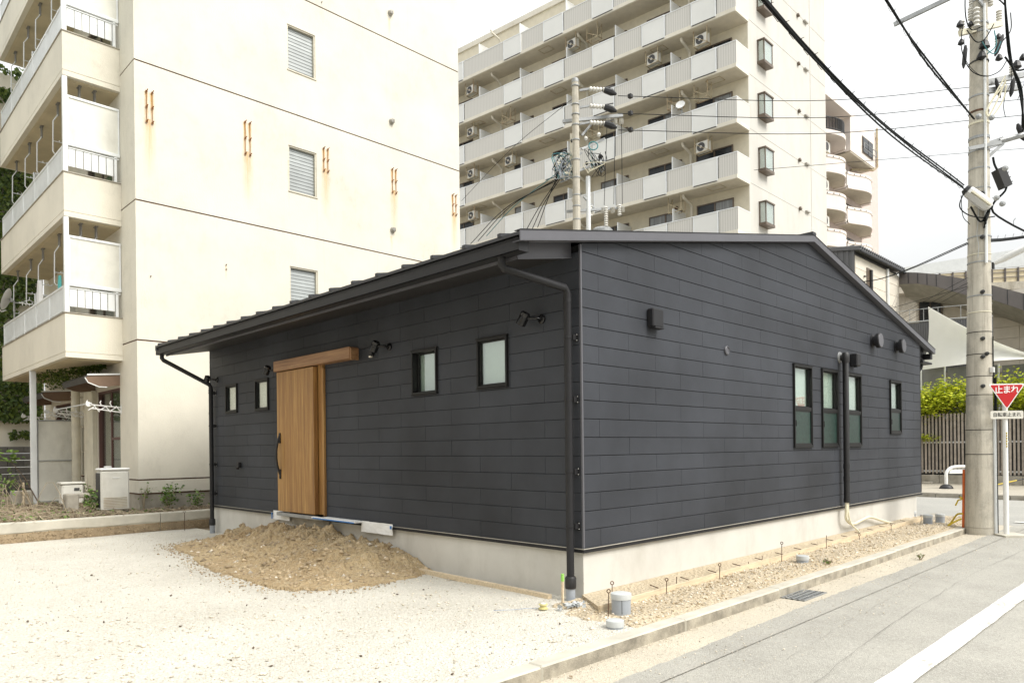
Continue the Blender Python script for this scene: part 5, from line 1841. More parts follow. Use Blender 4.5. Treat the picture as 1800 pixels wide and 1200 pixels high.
for z in (12.5, 15.37, 18.23, 21.11, 23.9, 26.75):
    obj('vent_hood', MB().lathe(fm(6.25, -.001, z), [(.10, 0), (.12, .10), (.10, .14)], 10, (0, -1, .3)), M_MANFRAME, tower)
    obj('vent_hood', MB().box((7.05, -.14, z + .02), (7.55, -.001, z + .09), fn=fm), M_BRONZEVENT, tower)
# rooftop penthouse wall at the left top
# hung air conditioners: casing, fan, rust-stained cradle ------------------
rowname = {26.68: 'highest visible', 23.80: 'second', 20.93: 'third', 18.06: 'fourth', 15.22: 'fifth'}
acm = {}


def hung_unit(a, b, z, unit, label):
    """z = underside of the slab above; origin at hanging frame"""
    base = fm(a, b, z)
    nm = 'hung_air_conditioner' if unit else 'empty_ac_cradle'
    grp = 'air conditioners hung below the tower balconies' if unit else 'empty cradles below the tower balconies'
    if nm in acm:
        return copy_tree(acm[nm], base, label)
    t = thing(nm, label, 'air conditioner' if unit else 'bracket', base, grp)
    x, y, zz = base
    mb = MB()
    for yy in (-.40, .40):
        for xx in (-.2, .2):
            mb.bar((x + xx, y + yy, zz - .85), (x + xx, y + yy, zz - .01), .035, .035)
        mb.bar((x - .2, y + yy, zz - .85), (x + .2, y + yy, zz - .85), .035, .035)
        mb.bar((x - .2, y + yy, zz - .45), (x + .2, y + yy, zz - .12), .025, .025)
    for xx in (-.2, .2):
        mb.bar((x + xx, y - .42, zz - .87), (x + xx, y + .42, zz - .87), .035, .035)
    mb.bar((x - .22, y - .40, zz - .85), (x - .22, y + .40, zz - .35), .03, .03)
    obj('hanging_frame', mb, M_BRACKET, t)
    if unit:
        obj('casing', MB().bbox((x - .15, y - .37, zz - .84), (x + .15, y + .37, zz - .28), .02), M_ACBODY, t)
        obj('fan_opening', MB().lathe((x - .151, y + .06, zz - .56), [(.235, 0), (.235, .012)], 20, (-1, 0, 0)), M_ACDARK, t)
        obj('fan_hub', MB().lathe((x - .165, y + .06, zz - .56), [(.07, 0), (.06, .01)], 14, (-1, 0, 0)), M_PLASTER, t)
    acm[nm] = t
    return t


for (b_, z, lb) in ((18.95, 26.68, 'hung air conditioner at the upper left beside the cream block, uppermost there'),
                    (18.95, 23.80, 'hung air conditioner with open fan face, second from top beside the cream block'),
                    (18.95, 20.93, 'hung air conditioner third from top beside the cream block wall edge'),
                    (18.95, 18.06, 'hung air conditioner lowest of the column beside the cream block edge'),
                    (15.55, 20.93, 'rust-framed air conditioner one bay right of the column beside the cream block'),
                    (10.45, 26.68, 'hung air conditioner with clear round fan on the highest visible tower balcony row'),
                    (4.95, 23.80, 'hung air conditioner in the middle bay upper right of the distant utility pole top'),
                    (2.05, 23.80, 'hung air conditioner near the tower corner below the topmost corner slab'),
                    (2.05, 18.06, 'hung air conditioner near the tower corner above the lower long window')):
    hung_unit(-.95, b_, z, True, lb)
for (b_, z, lb) in ((8.9, 26.68, 'empty rusty cradle right of the topmost row air conditioner'),
                    (8.9, 20.93, 'empty rusty cradle directly behind the distant utility pole insulators'),
                    (2.05, 20.93, 'empty rusty cradle near the tower corner beside the small dish'),
                    (3.65, 20.93, 'empty rusty cradle left of the small dish'),
                    (3.65, 15.22, 'empty rusty cradle on the lowest visible row near the corner'),
                    (15.65, 23.80, 'empty pale cradle high at left above the rust-framed air conditioner')):
    hung_unit(-.95, b_, z, False, lb)
dc = Vector(fm(-1.55, 3.0, 19.85))
ax = Vector((-.9, -.3, .35)).normalized()
sd = thing('small_satellite_dish', 'small white satellite dish on a tower balcony rail near the corner', 'satellite dish', fm(-1.42, 3.0, 19.4))
obj('reflector', MB().lathe(dc, [(.02, 0), (.15, .025), (.25, .07), (.24, .08), (.15, .035), (.02, .01)], 18, ax), M_PLASTER, sd, smooth=True)
obj('mast', MB().tube([fm(-1.42, 3.0, 19.38), fm(-1.42, 3.0, 19.85), tuple(dc)], .03, 6), M_STEEL, sd)

# ================================================================== PINK BUILDING WITH WAVY BALCONIES
pink = thing('pink_apartment_building', 'pale pink apartment building with wavy white balconies behind the tower', 'apartment building', (54, 17, 0))
PX0, PX1 = 44, 60.4
obj('wall', MB().box((PX0, 17, 0), (PX1, 32, 27.55)), M_PINKWALL, pink)
obj('wall_coping', MB().box((PX0, 16.9, 27.55), (PX1 + .05, 32, 27.75)), M_PINK, pink)
obj('roof_slab', MB().box((PX0, 15.7, 26.2), (51.0, 16.99, 26.5)), M_PINK, pink)
obj('upper_wall', MB().box((51.0, 15.85, 23.7), (56.4, 16.99, 26.65)), M_PINK, pink)
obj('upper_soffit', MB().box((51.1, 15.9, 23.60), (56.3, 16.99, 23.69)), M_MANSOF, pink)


def lobe_outline(x0, x1, dmin, dmax, n=18, skew=.6):
    pts = []
    for i in range(n + 1):
        t = i / n
        q = math.sin(PI * t ** skew) if t > 0 else 0
        pts.append((x0 + (x1 - x0) * t, 17 - dmin - (dmax - dmin) * (0.5 - 0.5 * math.cos(2 * PI * min(1, t * 1.0))) ** .8))
    return pts


for k in range(6):
    zb = 10.4 + 2.62 * k if k < 5 else 10.4 + 2.62 * 5
    zb = [7.85, 10.5, 13.1, 15.7, 18.35, 21.0, 23.75][k + 1] - .0
    lobes = [(46.0, 50.9), (51.2, 56.3)] if k < 5 else [(46.0, 50.9)]
    for (x0, x1) in lobes:
        out = lobe_outline(x0, x1, .85, 1.6)
        n = len(out)
        mb = MB()
        prof = [(0, 0), (0, .18), (.05, .22), (.05, 1.06), (0, 1.08), (0, 1.26), (.10, 1.26), (.10, 0.2), (.10, 0)]
        # parapet swept along the curve
        vs = []
        for i, (x, y) in enumerate(out):
            for (d, h) in prof:
                vs.append((x, y + d, zb + h))
        m9 = len(prof)
        fs = [(i * m9 + j, (i + 1) * m9 + j, (i + 1) * m9 + (j + 1) % m9, i * m9 + (j + 1) % m9) for i in range(n - 1) for j in range(m9)]
        mb.add(vs, fs)
        if k == 5:
            mb = MB().prism([(x, y) for x, y in out] + [(out[-1][0], 17), (out[0][0], 17)], lambda a, b_, d: (a, b_, d), zb, zb + .3)
        bl = obj('balcony', mb, M_PINK, pink, smooth=False)
        flo = MB().prism([(x, y + .1) for x, y in out] + [(out[-1][0], 17), (out[0][0], 17)], lambda a, b_, d: (a, b_, d), zb + .02, zb + .12)
        obj('floor_slab', flo, M_MANSOF, bl)
        if k < 5:
            for t in (.2, .32, .44, .56, .68):
                i = int(t * (n - 1))
                x, y = out[i]
                obj('parapet_slot', MB().box((x - .12, y - .03 + .04, zb + 1.10), (x + .12, y + .03, zb + 1.18)), M_ACDARK, bl)
        else:
            mb = MB()
            for i in range(1, n - 1):
                (x, y), (x2, y2) = out[i], out[i + 1]
                mb.bar((x, y + .1, zb + .3), (x, y + .1, zb + 1.25), .05, .05)
                mb.bar((x, y + .1, zb + 1.25), (x2, y2 + .1, zb + 1.25), .06, .06).bar((x, y + .1, zb + .45), (x2, y2 + .1, zb + .45), .05, .05)
            for i in range(1, n - 1):
                for u in (.33, .66):
                    x = out[i][0] * (1 - u) + out[i + 1][0] * u; y = out[i][1] * (1 - u) + out[i + 1][1] * u
                    mb.bar((x, y + .1, zb + .3), (x, y + .1, zb + 1.2), .035, .035)
            obj('black_railing', mb, M_SIGNBLACK, bl)
        for sgn, xx in ((0, x0), (1, x1)):
            obj('parapet_pier', MB().box((xx - .22, 16.25, zb - .05), (xx + .22, 16.98, zb + 1.32)), M_PINK, bl)
        # window on the wall behind
        w = obj('window', MB().box((x0 + 1.0, 16.93, zb + .2), (x0 + 3.4, 16.99, zb + 2.1)), M_MANFRAME, bl)
        obj('pane', MB().box((x0 + 1.08, 16.90, zb + .28), (x0 + 2.15, 16.93, zb + 2.02)).box((x0 + 2.25, 16.90, zb + .28), (x0 + 3.32, 16.93, zb + 2.02)), M_DARKGLASS, w)
w = obj('window', MB().box((53.4, 15.80, 24.2), (55.7, 15.85, 25.5)), M_MANFRAME, pink)
obj('pane', MB().box((53.5, 15.77, 24.28), (54.5, 15.80, 25.42)).box((54.6, 15.77, 24.28), (55.6, 15.80, 25.42)), M_DARKGLASS, w)
mb = MB().tube([(53.2, 15.6, 24.4), (55.9, 15.6, 24.4)], .03, 6).tube([(53.2, 15.6, 24.85), (55.9, 15.6, 24.85)], .03, 6).tube([(53.2, 15.6, 24.4), (53.2, 15.6, 24.85)], .03, 6).tube([(55.9, 15.6, 24.4), (55.9, 15.6, 24.85)], .03, 6)
obj('window_rail', mb, M_STEEL, pink)
obj('drain_pipe', MB().tube([(56.35, 15.72, 26.9), (56.35, 15.72, 23.8), (56.0, 15.9, 23.5), (54.6, 16.6, 23.4), (54.0, 16.9, 23.3)], .09, 8), M_BRACKET, pink, smooth=True)
base_ac = None
for i, (x, z, lb) in enumerate(((47.3, 23.35, 'white air conditioner under the topmost wavy pink balcony'), (47.0, 20.55, 'white air conditioner under the second wavy pink balcony'),
                                (47.0, 17.95, 'white air conditioner under the third wavy pink balcony'), (54.4, 15.2, 'white air conditioner under the right-hand lowest wavy pink balcony'))):
    if base_ac is None:
        t = thing('balcony_air_conditioner', lb, 'air conditioner', (x, 16.3, z), 'air conditioners on the pink building')
        obj('casing', MB().bbox((x - .5, 16.1, z - .75), (x + .5, 16.5, z), .03), M_ACBODY, t)
        obj('fan_opening', MB().lathe((x - .12, 16.099, z - .38), [(.30, 0), (.30, .02)], 16, (0, -1, 0)), M_ACDARK, t)
        mb = MB()
        for xx in (-.52, .52):
            mb.bar((x + xx, 16.2, z - .85), (x + xx, 16.2, z + .25), .05, .05)
        mb.bar((x - .52, 16.15, z - .8), (x + .52, 16.15, z - .8), .05, .05)
        obj('hanging_frame', mb, M_BRACKET, t)
        base_ac = t
    else:
        copy_tree(base_ac, (x, 16.3, z), lb)

# ================================================================== TAN-SIDED HOUSE AND CURVED-ROOF BUILDING ACROSS THE STREET
tan = thing('tan_clad_house', 'two-storey house with tan siding and a grey corrugated end wall beyond the dark house', 'house', (22.06, 5.33, 0))
obj('wall', MB().box((22.10, 5.37, 0), (26.98, 12.5, 8.45)), M_TANCLAD, tan)
for r_ in range(18):
    z = 8.44 - (r_ + 1) * .456
    for (a, c_) in ((22.16, 23.55), (23.56, 25.3), (25.31, 26.99)):
        if z > -.4:
            obj('siding_board', MB().bbox((a, 5.335, z), (c_, 5.37, z + .448), .008), M_TANCLAD, tan)
mb = MB()
y = 5.34
while y < 12.4:
    mb.box((22.06, y, 0), (22.10, y + .10, 8.7))
    y += .2
mb.box((22.085, 5.34, 0), (22.1, 12.5, 8.8))
obj('corrugated_wall', mb, M_GREYCORR, tan)
mb = MB().prism([(5.12, 8.56), (12.9, 9.69), (12.9, 9.80), (5.12, 8.67)], lambda a, b_, d: (d, a, b_), 22.0, 27.1)
rf = obj('roof', mb, M_GREYCORR, tan)
mb = MB()
x = 22.05
while x < 27.05:
    mb.tube([(x, 5.08, 8.67), (x, 12.9, 9.80)], .045, 6)
    x += .21
obj('roof_ribs', mb, M_GREYCORR, rf)
obj('gutter', MB().bbox((22.0, 5.06, 8.47), (27.1, 5.13, 8.57), .02), M_BLACKMETAL, tan)
obj('gable_wall', MB().prism([(5.38, 8.45), (12.5, 8.45), (12.5, 9.6), (5.38, 8.54)], lambda a, b_, d: (d, a, b_), 22.11, 26.9), M_GREYCORR, tan)
obj('downpipe', MB().tube([(25.45, 5.28, 8.45), (25.45, 5.28, 3)], .055, 8), M_ALU, tan)
mb = MB().box((23.25, 5.30, 6.95), (23.62, 5.335, 8.15))
w = obj('window', mb, M_MANFRAME, tan)
obj('shutter', MB().bbox((23.50, 5.22, 6.85), (23.64, 5.30, 8.1), .01), M_SIGNBLACK, w)
obj('hood_vent', MB().bbox((22.95, 5.26, 7.75), (23.05, 5.335, 7.8), .01), M_SIGNBLACK, tan)

M_CURVESOF = mat('olive_grey_soffit', (0.30, 0.285, 0.235), .8)
cb = thing('curved_roof_building', 'modern house with a broad curved brown-grey roof fascia and a balcony across the street', 'house', (27.0, 3.0, 0))
ctl = [(27.0, 5.33, 8.60, 8.10), (26.9, 4.6, 8.43, 7.98), (26.9, 3.93, 8.24, 7.74), (27.0, 2.84, 7.86, 7.22), (27.0, 2.07, 7.50, 6.95), (27.1, 1.10, 7.04, 6.41), (27.3, -.5, 6.20, 5.5), (27.6, -2.0, 5.3, 4.5)]
mb = MB()
vs = []
for (x, y, a, c_) in ctl:
    vs += [(x, y, c_), (x - .02, y, a), (x + .5, y, a + .03), (x + 5, y, a + .3), (x + 5, y, a), (x + .45, y, c_ - .02)]
mb.add(vs, [(i * 6 + j, (i + 1) * 6 + j, (i + 1) * 6 + (j + 1) % 6, i * 6 + (j + 1) % 6) for i in range(len(ctl) - 1) for j in range(6)])
mb.add([vs[i] for i in range(6)], [tuple(range(6))]).add([vs[-6 + i] for i in range(6)], [tuple(range(6))])
obj('roof', mb, M_BROWNFASC, cb)
mb = MB()
vs = []
for (x, y, a, c_) in ctl:
    vs += [(x + .005, y, c_ - .005), (x + .9, y, c_ - .42), (x + 3.2, y, c_ - .50), (x + 3.2, y, c_ - .1)]
mb.add(vs, [(i * 4 + j, (i + 1) * 4 + j, (i + 1) * 4 + (j + 1) % 4, i * 4 + (j + 1) % 4) for i in range(len(ctl) - 1) for j in range(4)])
obj('soffit', mb, M_CURVESOF, cb)
for i in range(1, 14):
    t = i / 14 * (len(ctl) - 1.001)
    j = int(t); u = t - j
    A, B_ = ctl[j], ctl[j + 1]
    x, y, a, c_ = [A[q] * (1 - u) + B_[q] * u for q in range(4)]
    obj('fascia_seam', MB().bar((x - .014, y, c_ + .02), (x - .03, y - .0, a - .02), .02, .012), M_ROOF, cb)
mb = MB()
for (x0, y0_, x1, y1_, z0_, z1_) in ((29.2, -3, 29.5, 5.33, 0, 7.6),):
    mb.box((x0, y0_, z0_), (x1, y1_, z1_))
obj('wall', mb, M_TANCLAD, cb)
for r_ in range(14):
    z = 6.6 - r_ * .46
    for j in range(5):
        y0_ = -3 + j * 1.15
        if z > 0 and y0_ < 2.6:
            obj('cladding_board', MB().bbox((29.16, y0_, z), (29.2, y0_ + 1.14, z + .45), .006), M_TANCLAD, cb)
w = obj('window', MB().box((29.10, 4.3, 5.9), (29.18, 5.2, 7.75)), M_MANFRAME, cb)
obj('pane', MB().box((29.08, 4.35, 5.95), (29.10, 4.72, 7.7)).box((29.08, 4.78, 5.95), (29.10, 5.15, 7.7)), M_DARKGLASS, w)
obj('wall_light', MB().lathe((29.15, 3.1, 7.35), [(.10, 0), (.09, .2)], 10, (-1, 0, -.3)), M_SIGNBLACK, cb)
obj('wall_light', MB().lathe((29.15, 1.0, 5.0), [(.13, 0), (.11, .25)], 10, (-1, 0, -.3)), M_SIGNBLACK, cb)
w = obj('window', MB().box((29.05, -.8, 3.2), (29.15, .75, 4.6)), M_ALU, cb)
obj('pane', MB().box((29.02, -.7, 3.3), (29.05, .65, 4.5)), M_DARKGLASS, w)
# balcony with corrugated skirt and pipe rail
arc = []
for i in range(15):
    t = i / 14
    arc.append((25.6 + .9 * t * t, 5.25 - 3.3 * t))
mb = MB()
for i in range(len(arc) - 1):
    (x, y), (x2, y2) = arc[i], arc[i + 1]
    for j in range(3):
        u0, u1 = j / 3, (j + .55) / 3
        p = (x + (x2 - x) * u0, y + (y2 - y) * u0); q = (x + (x2 - x) * u1, y + (y2 - y) * u1)
        mb.add([(p[0] - .03, p[1], 4.2), (q[0] - .03, q[1], 4.2), (q[0] - .03, q[1], 6.2), (p[0] - .03, p[1], 6.2), (p[0] + .05, p[1], 4.2), (q[0] + .05, q[1], 4.2), (q[0] + .05, q[1], 6.2), (p[0] + .05, p[1], 6.2)],
               [(0, 1, 2, 3), (7, 6, 5, 4), (0, 4, 5, 1), (2, 6, 7, 3), (0, 3, 7, 4), (1, 5, 6, 2)])
    mb.add([(x, y, 4.2), (x2, y2, 4.2), (x2, y2, 6.2), (x, y, 6.2)], [(0, 1, 2, 3)])
bal2 = obj('balcony', mb, M_GREYCORR, cb)
obj('floor_slab', MB().prism(arc + [(29.0, arc[-1][1]), (29.0, 5.25)], lambda a, b_, d: (a, b_, d), 4.2, 4.35), M_CONC, bal2)
mb = MB().tube([(x - .03, y, 6.24) for x, y in arc], .028, 6)
mb.tube([(x - .03, y, 6.72) for x, y in arc], .013, 6)
for i in (0, 3, 5, 7, 10, 13):
    x, y = arc[i]
    mb.tube([(x - .03, y, 6.24), (x - .03, y, 6.72)], .012, 6)
obj('rail', mb, M_STEEL, bal2, smooth=True)
# smoked screens above the fence
for i, (y0_, y1_) in enumerate(((4.12, 3.32), (3.26, 2.42), (2.36, 1.60), (1.52, .7), (.64, -.3))):
    p_ = obj('terrace_screen', MB().box((25.5, y1_ + .03, 2.6), (25.53, y0_ - .03, 4.36 - .03 * i)), M_SCREEN, cb)
    obj('screen_post', MB().bbox((25.46, y1_ - .03, 2.4), (25.52, y1_ + .02, 4.4 - .03 * i), .005), M_ALU, p_)
obj('terrace_wall', MB().box((25.6, -3, 0), (25.8, 5.3, 2.7)), M_CONC, cb)
obj('corner_post', MB().bbox((25.44, 4.10, 2.4), (25.50, 4.17, 4.45), .005), M_ALU, cb)

# shade sail ------------------------------------------------------------
A = [Vector((25.3, 3.80, 6.72)), Vector((25.0, -1.6, 3.75)), Vector((24.6, -1.8, 4.15)), Vector((25.1, 3.98, 4.30))]
# corners: top tip, far right top, far right bottom, left bottom ; edges hang inwards
n = 24
vs = []
for j in range(n + 1):
    v = j / n
    for i in range(n + 1):
        u = i / n
        top = A[0].lerp(A[1], u); bot = A[3].lerp(A[2], u)
        top = top + Vector((0, 0, -.42 * math.sin(PI * u)))
        bot = bot + Vector((0, 0, .16 * math.sin(PI * u)))
        p = bot.lerp(top, v)
        p += Vector((.35 * math.sin(PI * v) * math.sin(PI * u) + .03 * math.sin(9 * u + 4 * v), -.10 * math.sin(PI * v) * (1 - u), 0))
        vs.append(tuple(p))
vs2 = [(x + .012, y, z) for x, y, z in vs]
N2 = (n + 1) ** 2
fs = []
for j in range(n):
    for i in range(n):
        q = j * (n + 1) + i
        fs.append((q, q + 1, q + n + 2, q + n + 1)); fs.append((q + N2 + n + 1, q + N2 + n + 2, q + N2 + 1, q + N2))
me = mkmesh('shade_sail', MB().add(vs + vs2, fs), M_SAIL, (25.1, 3, 4.5), True)
o = bpy.data.objects.new('shade_sail', me); COL.objects.link(o); o.location = (25.1, 3, 4.5)
tag(o, 'large white shade sail stretched above the smoked screens behind the utility pole', 'shade sail')

# fence ---------------------------------------------------------------
fence = thing('slat_fence', 'brown vertical slat fence on a low concrete base across the side street', 'fence', (24, 1.5, 0))
sl_m = mkmesh('fence_slat', MB().bbox((-.02, -.032, .36), (.02, .032, 2.52), .004), M_FENCESLAT)
y = -5.5
while y < 5.6:
    o = bpy.data.objects.new('fence_slat', sl_m); COL.objects.link(o); o.parent = fence
    o.location = (random.uniform(-.004, .004), y - 1.5, random.uniform(-.01, .01) + .03 * (y > 2.4) * 1)
    y += .118
for z in (.44, 1.48):
    obj('fence_rail', MB().bbox((24.025, -5.6, z), (24.065, 5.7, z + .06), .004), M_ALU, fence)
for i in range(9):
    obj('base_block', MB().bbox((23.93, -5.6 + i * 1.25, -.05), (24.12, -4.36 + i * 1.25, .33), .012), M_CONC, fence)
for y in (3.35, 1.3, -.7):
    obj('fence_post', MB().bbox((24.07, y, 0), (24.13, y + .06, 2.5), .004), M_FENCESLAT, fence)
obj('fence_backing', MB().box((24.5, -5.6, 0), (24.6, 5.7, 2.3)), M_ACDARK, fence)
mb = MB().bbox((23.5, 3.3, -.02), (23.85, 5.0, .09), .02)
o = obj('stone_slab', mb, M_CONC, base=(23.7, 4, 0))
tag(o, 'low stone slab at the foot of the slat fence beside the dark house corner', 'stone slab')

# trees above the fence --------------------------------------------------
def maple(label, c, segs_, spread, nl, zlo, seed):
    r = random.Random(seed)
    t = thing('maple_tree', label, 'tree', c)
    mb = MB()
    tips = []
    trunk_top = Vector((c[0], c[1], 2.2))
    mb.tube([c, (c[0] + .05, c[1], 1.2), trunk_top], [.10, .08, .06], 8)
    for (dy, z) in segs_:
        e = Vector((c[0] - .5 + r.uniform(-.35, .35), c[1] + dy, z))
        m0 = trunk_top.lerp(e, .5) + Vector((r.uniform(-.1, .1), 0, .2))
        mb.tube([trunk_top, m0, e], [.045, .03, .010], 6)
        tips.append(e); tips.append(m0.lerp(e, .6))
        for q in range(3):
            e2 = e + Vector((r.uniform(-.4, .3), r.uniform(-.5, .5), r.uniform(-.30, .22)))
            mb.tube([m0.lerp(e, .6), e2], [.014, .005], 5)
            tips.append(e2)
    obj('trunk', mb, M_BARK, t)
    P = []
    for i in range(nl):
        p = tips[r.randrange(len(tips))]
        lay = round(r.gauss(0, .16) / .09) * .09
        P.append((p.x + r.gauss(0, .24), p.y + r.gauss(0, .27), p.z + lay + r.gauss(0, .025)))
    me = scatter_mesh('crown', M_MAPLE, np.array(P), np.array([r.uniform(.07, .17) for _ in P]), 'leaf', seed, tilt=.55)
    meshobj('crown', me, t, 'stuff')
    return t


maple('yellow-green maple spilling over the fence between the dark house and the utility pole', (24.9, 3.4, 0),
      [(1.0, 3.05), (.75, 3.25), (.45, 3.1), (.1, 3.35), (-.2, 3.15), (-.45, 3.45), (-.7, 3.1), (-.9, 3.4), (.7, 2.85), (.3, 2.8), (-.1, 2.95), (-.8, 2.9), (.95, 2.6)], 1.2, 5200, 2.4, 5)
maple('yellow-green maple behind the stop sign, right of the utility pole', (24.9, .7, 0),
      [(.95, 3.3), (.6, 3.4), (.25, 3.2), (-.1, 3.45), (-.4, 3.2), (-.9, 3.4), (-1.4, 3.3), (.8, 2.9), (.1, 2.9), (-.6, 2.85), (-1.2, 2.9)], 1.2, 4600, 2.4, 6)
# low sprig in front of the slats
t = thing('leafy_sprig', 'small low branch of yellow-green leaves in front of the fence by the dark house', 'branch', (23.85, 3.5, 1.6))
obj('twig', MB().tube([(24.2, 4.1, 1.75), (23.85, 3.7, 1.72), (23.75, 3.2, 1.66)], .012, 5), M_BARK, t)
P = np.stack([23.8 + .1 * rng.standard_normal(260), 3.55 + .22 * rng.standard_normal(260), 1.68 + .07 * rng.standard_normal(260)], 1)
meshobj('leaves', scatter_mesh('leaves', M_MAPLE, P, .05 + .05 * rng.random(260), 'leaf', 61, tilt=.5), t, 'stuff')

# viaduct ------------------------------------------------------------
via = thing('concrete_viaduct', 'weathered elevated concrete viaduct in the distance behind the utility pole', 'viaduct', (64, 11, 0))
VA = Vector((60.8, 14.58, 0)); VD = (Vector((67.46, 8.03, 0)) - VA).normalized()
VN = Vector((VD.y, -VD.x, 0)) * -1
fv = lambda a, b_, z: tuple(VA + VD * a + VN * b_ + Vector((0, 0, z)))


def vbox(mb, a0, a1, b0, b1, za0, za1, zb0, zb1):
    """box along the viaduct whose heights change from a0 to a1"""
    vs = [fv(a0, b0, za0), fv(a1, b0, zb0), fv(a1, b1, zb0), fv(a0, b1, za0), fv(a0, b0, za1), fv(a1, b0, zb1), fv(a1, b1, zb1), fv(a0, b1, za1)]
    return mb.add(vs, [(0, 3, 2, 1), (4, 5, 6, 7), (0, 1, 5, 4), (1, 2, 6, 5), (2, 3, 7, 6), (3, 0, 4, 7)])


obj('noise_wall', vbox(MB(), -1.5, 26, -.2, 0, 15.45, 16.1, 17.4, 20.2), M_PVCCAP, via)
obj('deck_edge', vbox(MB(), -1.5, 26, -.4, 5, 14.0, 14.5, 14.7, 15.6), M_CONC, via)
obj('girder', vbox(MB(), -1.5, 26, .6, 4, 11.8, 13.99, 11.8, 14.6), M_CONC, via)
obj('fascia', vbox(MB(), -1.5, 26, -.05, .1, 14.5, 15.4, 15.65, 17.3), M_SOFCREAM, via)
for i in range(24):
    a = -1 + i * 1.1
    t_ = (a + 1.5) / 27.5
    zl = 14.5 + 1.1 * t_; zh = 15.42 + 1.9 * t_
    obj('fascia_post', MB().bar(fv(a, -.12, zl), fv(a, -.12, zh), .12, .12), M_BROWNFASC, via)
for zz in (.35, .7):
    obj('fascia_rail', vbox(MB(), -1.5, 26, -.16, -.10, 14.5 + zz * .9, 14.55 + zz * .9, 15.6 + zz * 1.8, 15.66 + zz * 1.8), M_BROWNFASC, via)
obj('pier', MB().box((-.5, 1.2, 0), (.9, 3.2, 11.8), fn=fv).box((16, 1.2, 0), (17.4, 3.2, 11.8), fn=fv), M_CONC, via)

# ================================================================== STREET FURNITURE
def disc_rings(mb, c0, c1, r0, r1, zs_list, th=.03, ex=.012):
    for z in zs_list:
        t = (z - c0[2]) / (c1[2] - c0[2])
        x = c0[0] + (c1[0] - c0[0]) * t; y = c0[1] + (c1[1] - c0[1]) * t; r = r0 + (r1 - r0) * t
        mb.lathe((x, y, z), [(r + ex * .2, 0), (r + ex * .7, .002), (r + ex * .7, th * .7), (r + ex * .2, th * .7 + .002)], 28)


P0, P1 = (9.12, -1.30, RZ - .2), (9.22, -1.38, 11.5)
pr0, pr1 = .222, .104


def polept(z, da=None, off=0):
    t = (z - P0[2]) / (P1[2] - P0[2])
    x, y = P0[0] + (P1[0] - P0[0]) * t, P0[1] + (P1[1] - P0[1]) * t
    r = pr0 + (pr1 - pr0) * t
    if da is None:
        return (x, y, z), r
    return (x + (r + off) * math.cos(da), y + (r + off) * math.sin(da), z)


pole = thing('utility_pole', 'thick concrete utility pole at the street corner crowded with cables and bands', 'utility pole', (9.12, -1.30, RZ))
mb = MB()
zz = np.linspace(P0[2], P1[2], 26)
mb.tube([polept(z)[0] for z in zz], [polept(z)[1] for z in zz], 32)
obj('shaft', mb, M_POLE, pole, smooth=True)
# towards the camera the pole faces direction TC; left edge TL, right edge TR (seen from the camera)
TC = math.atan2(CAM.y - P0[1], CAM.x - P0[0])
TL, TR = TC - PI / 2, TC + PI / 2
for (z, th_, mm, ex) in ((5.02, .03, M_STEEL, .012), (4.72, .018, M_CREAMPIPE, .01), (4.58, .03, M_STEEL, .010), (4.0, .03, M_STEEL, .010), (3.72, .02, M_CREAMPIPE, .01),
                         (3.38, .012, M_CABLE, .008), (3.0, .012, M_CABLE, .008), (2.62, .012, M_CABLE, .006), (2.30, .01, M_CABLE, .006), (1.70, .012, M_CABLE, .006),
                         (1.28, .012, M_CABLE, .007), (.02, .02, M_CONC, .006), (5.55, .03, M_CREAMPIPE, .010), (5.86, .02, M_STEEL, .012), (6.72, .07, M_STEEL, .014),
                         (6.5, .05, M_STEEL, .012), (6.98, .05, M_CREAMPIPE, .012), (7.18, .05, M_RUSTY, .010), (7.45, .04, M_STEEL, .014), (6.2, .03, M_STEEL, .010),
                         (8.55, .05, M_STEEL, .012), (8.7, .05, M_STEEL, .02), (9.1, .05, M_STEEL, .014), (9.3, .05, M_STEEL, .02), (8.05, .03, M_ACDARK, .02)):
    mb = MB()
    disc_rings(mb, P0, P1, pr0, pr1, [z], th_, ex)
    obj('band', mb, mm, pole)
# cable-guard strips, white conduit running up, black cable at the right
ang = TC + .55
mb = MB().tube([polept(z, ang, .022) for z in np.linspace(4.55, 9.0, 12)], .022, 8)
obj('white_conduit', mb, M_ALU, pole, smooth=True)
mb = MB().tube([polept(z, TR - .2, .02) for z in (RZ, .8, 1.9)], .026, 8)
obj('white_conduit', mb, M_ALU, pole, smooth=True)
mb = MB().tube([polept(z, TR - .02, .035) for z in (RZ, .6, 1.2, 2.6)], .022, 8)
obj('ground_cable', mb, M_CABLE, pole, smooth=True)
mb = MB().tube([polept(z, TR - .25, .015) for z in np.linspace(2.5, 3.3, 5)], .010, 6)
obj('ground_cable', mb, M_CABLE, pole, smooth=True)
# step bolts
for z in (2.45, 2.95, 3.0, 4.06, 5.0, 5.75, 3.26):
    mb = MB().lathe(polept(z, TC + .25 + (.35 if z in (3.0,) else 0), -.005), [(.035, 0), (.032, .05), (.012, .055), (.012, .075)], 10, (math.cos(TC + .25), math.sin(TC + .25), 0))
    obj('step_socket', mb, M_SIGNBLACK, pole)
obj('marker_plate', MB().bbox(tuple(Vector(polept(2.72, TR - .5, .0)) - Vector((.05, .05, .04))), tuple(Vector(polept(2.72, TR - .5, .02)) + Vector((.03, .03, .05))), .004), M_PLASTER, pole)
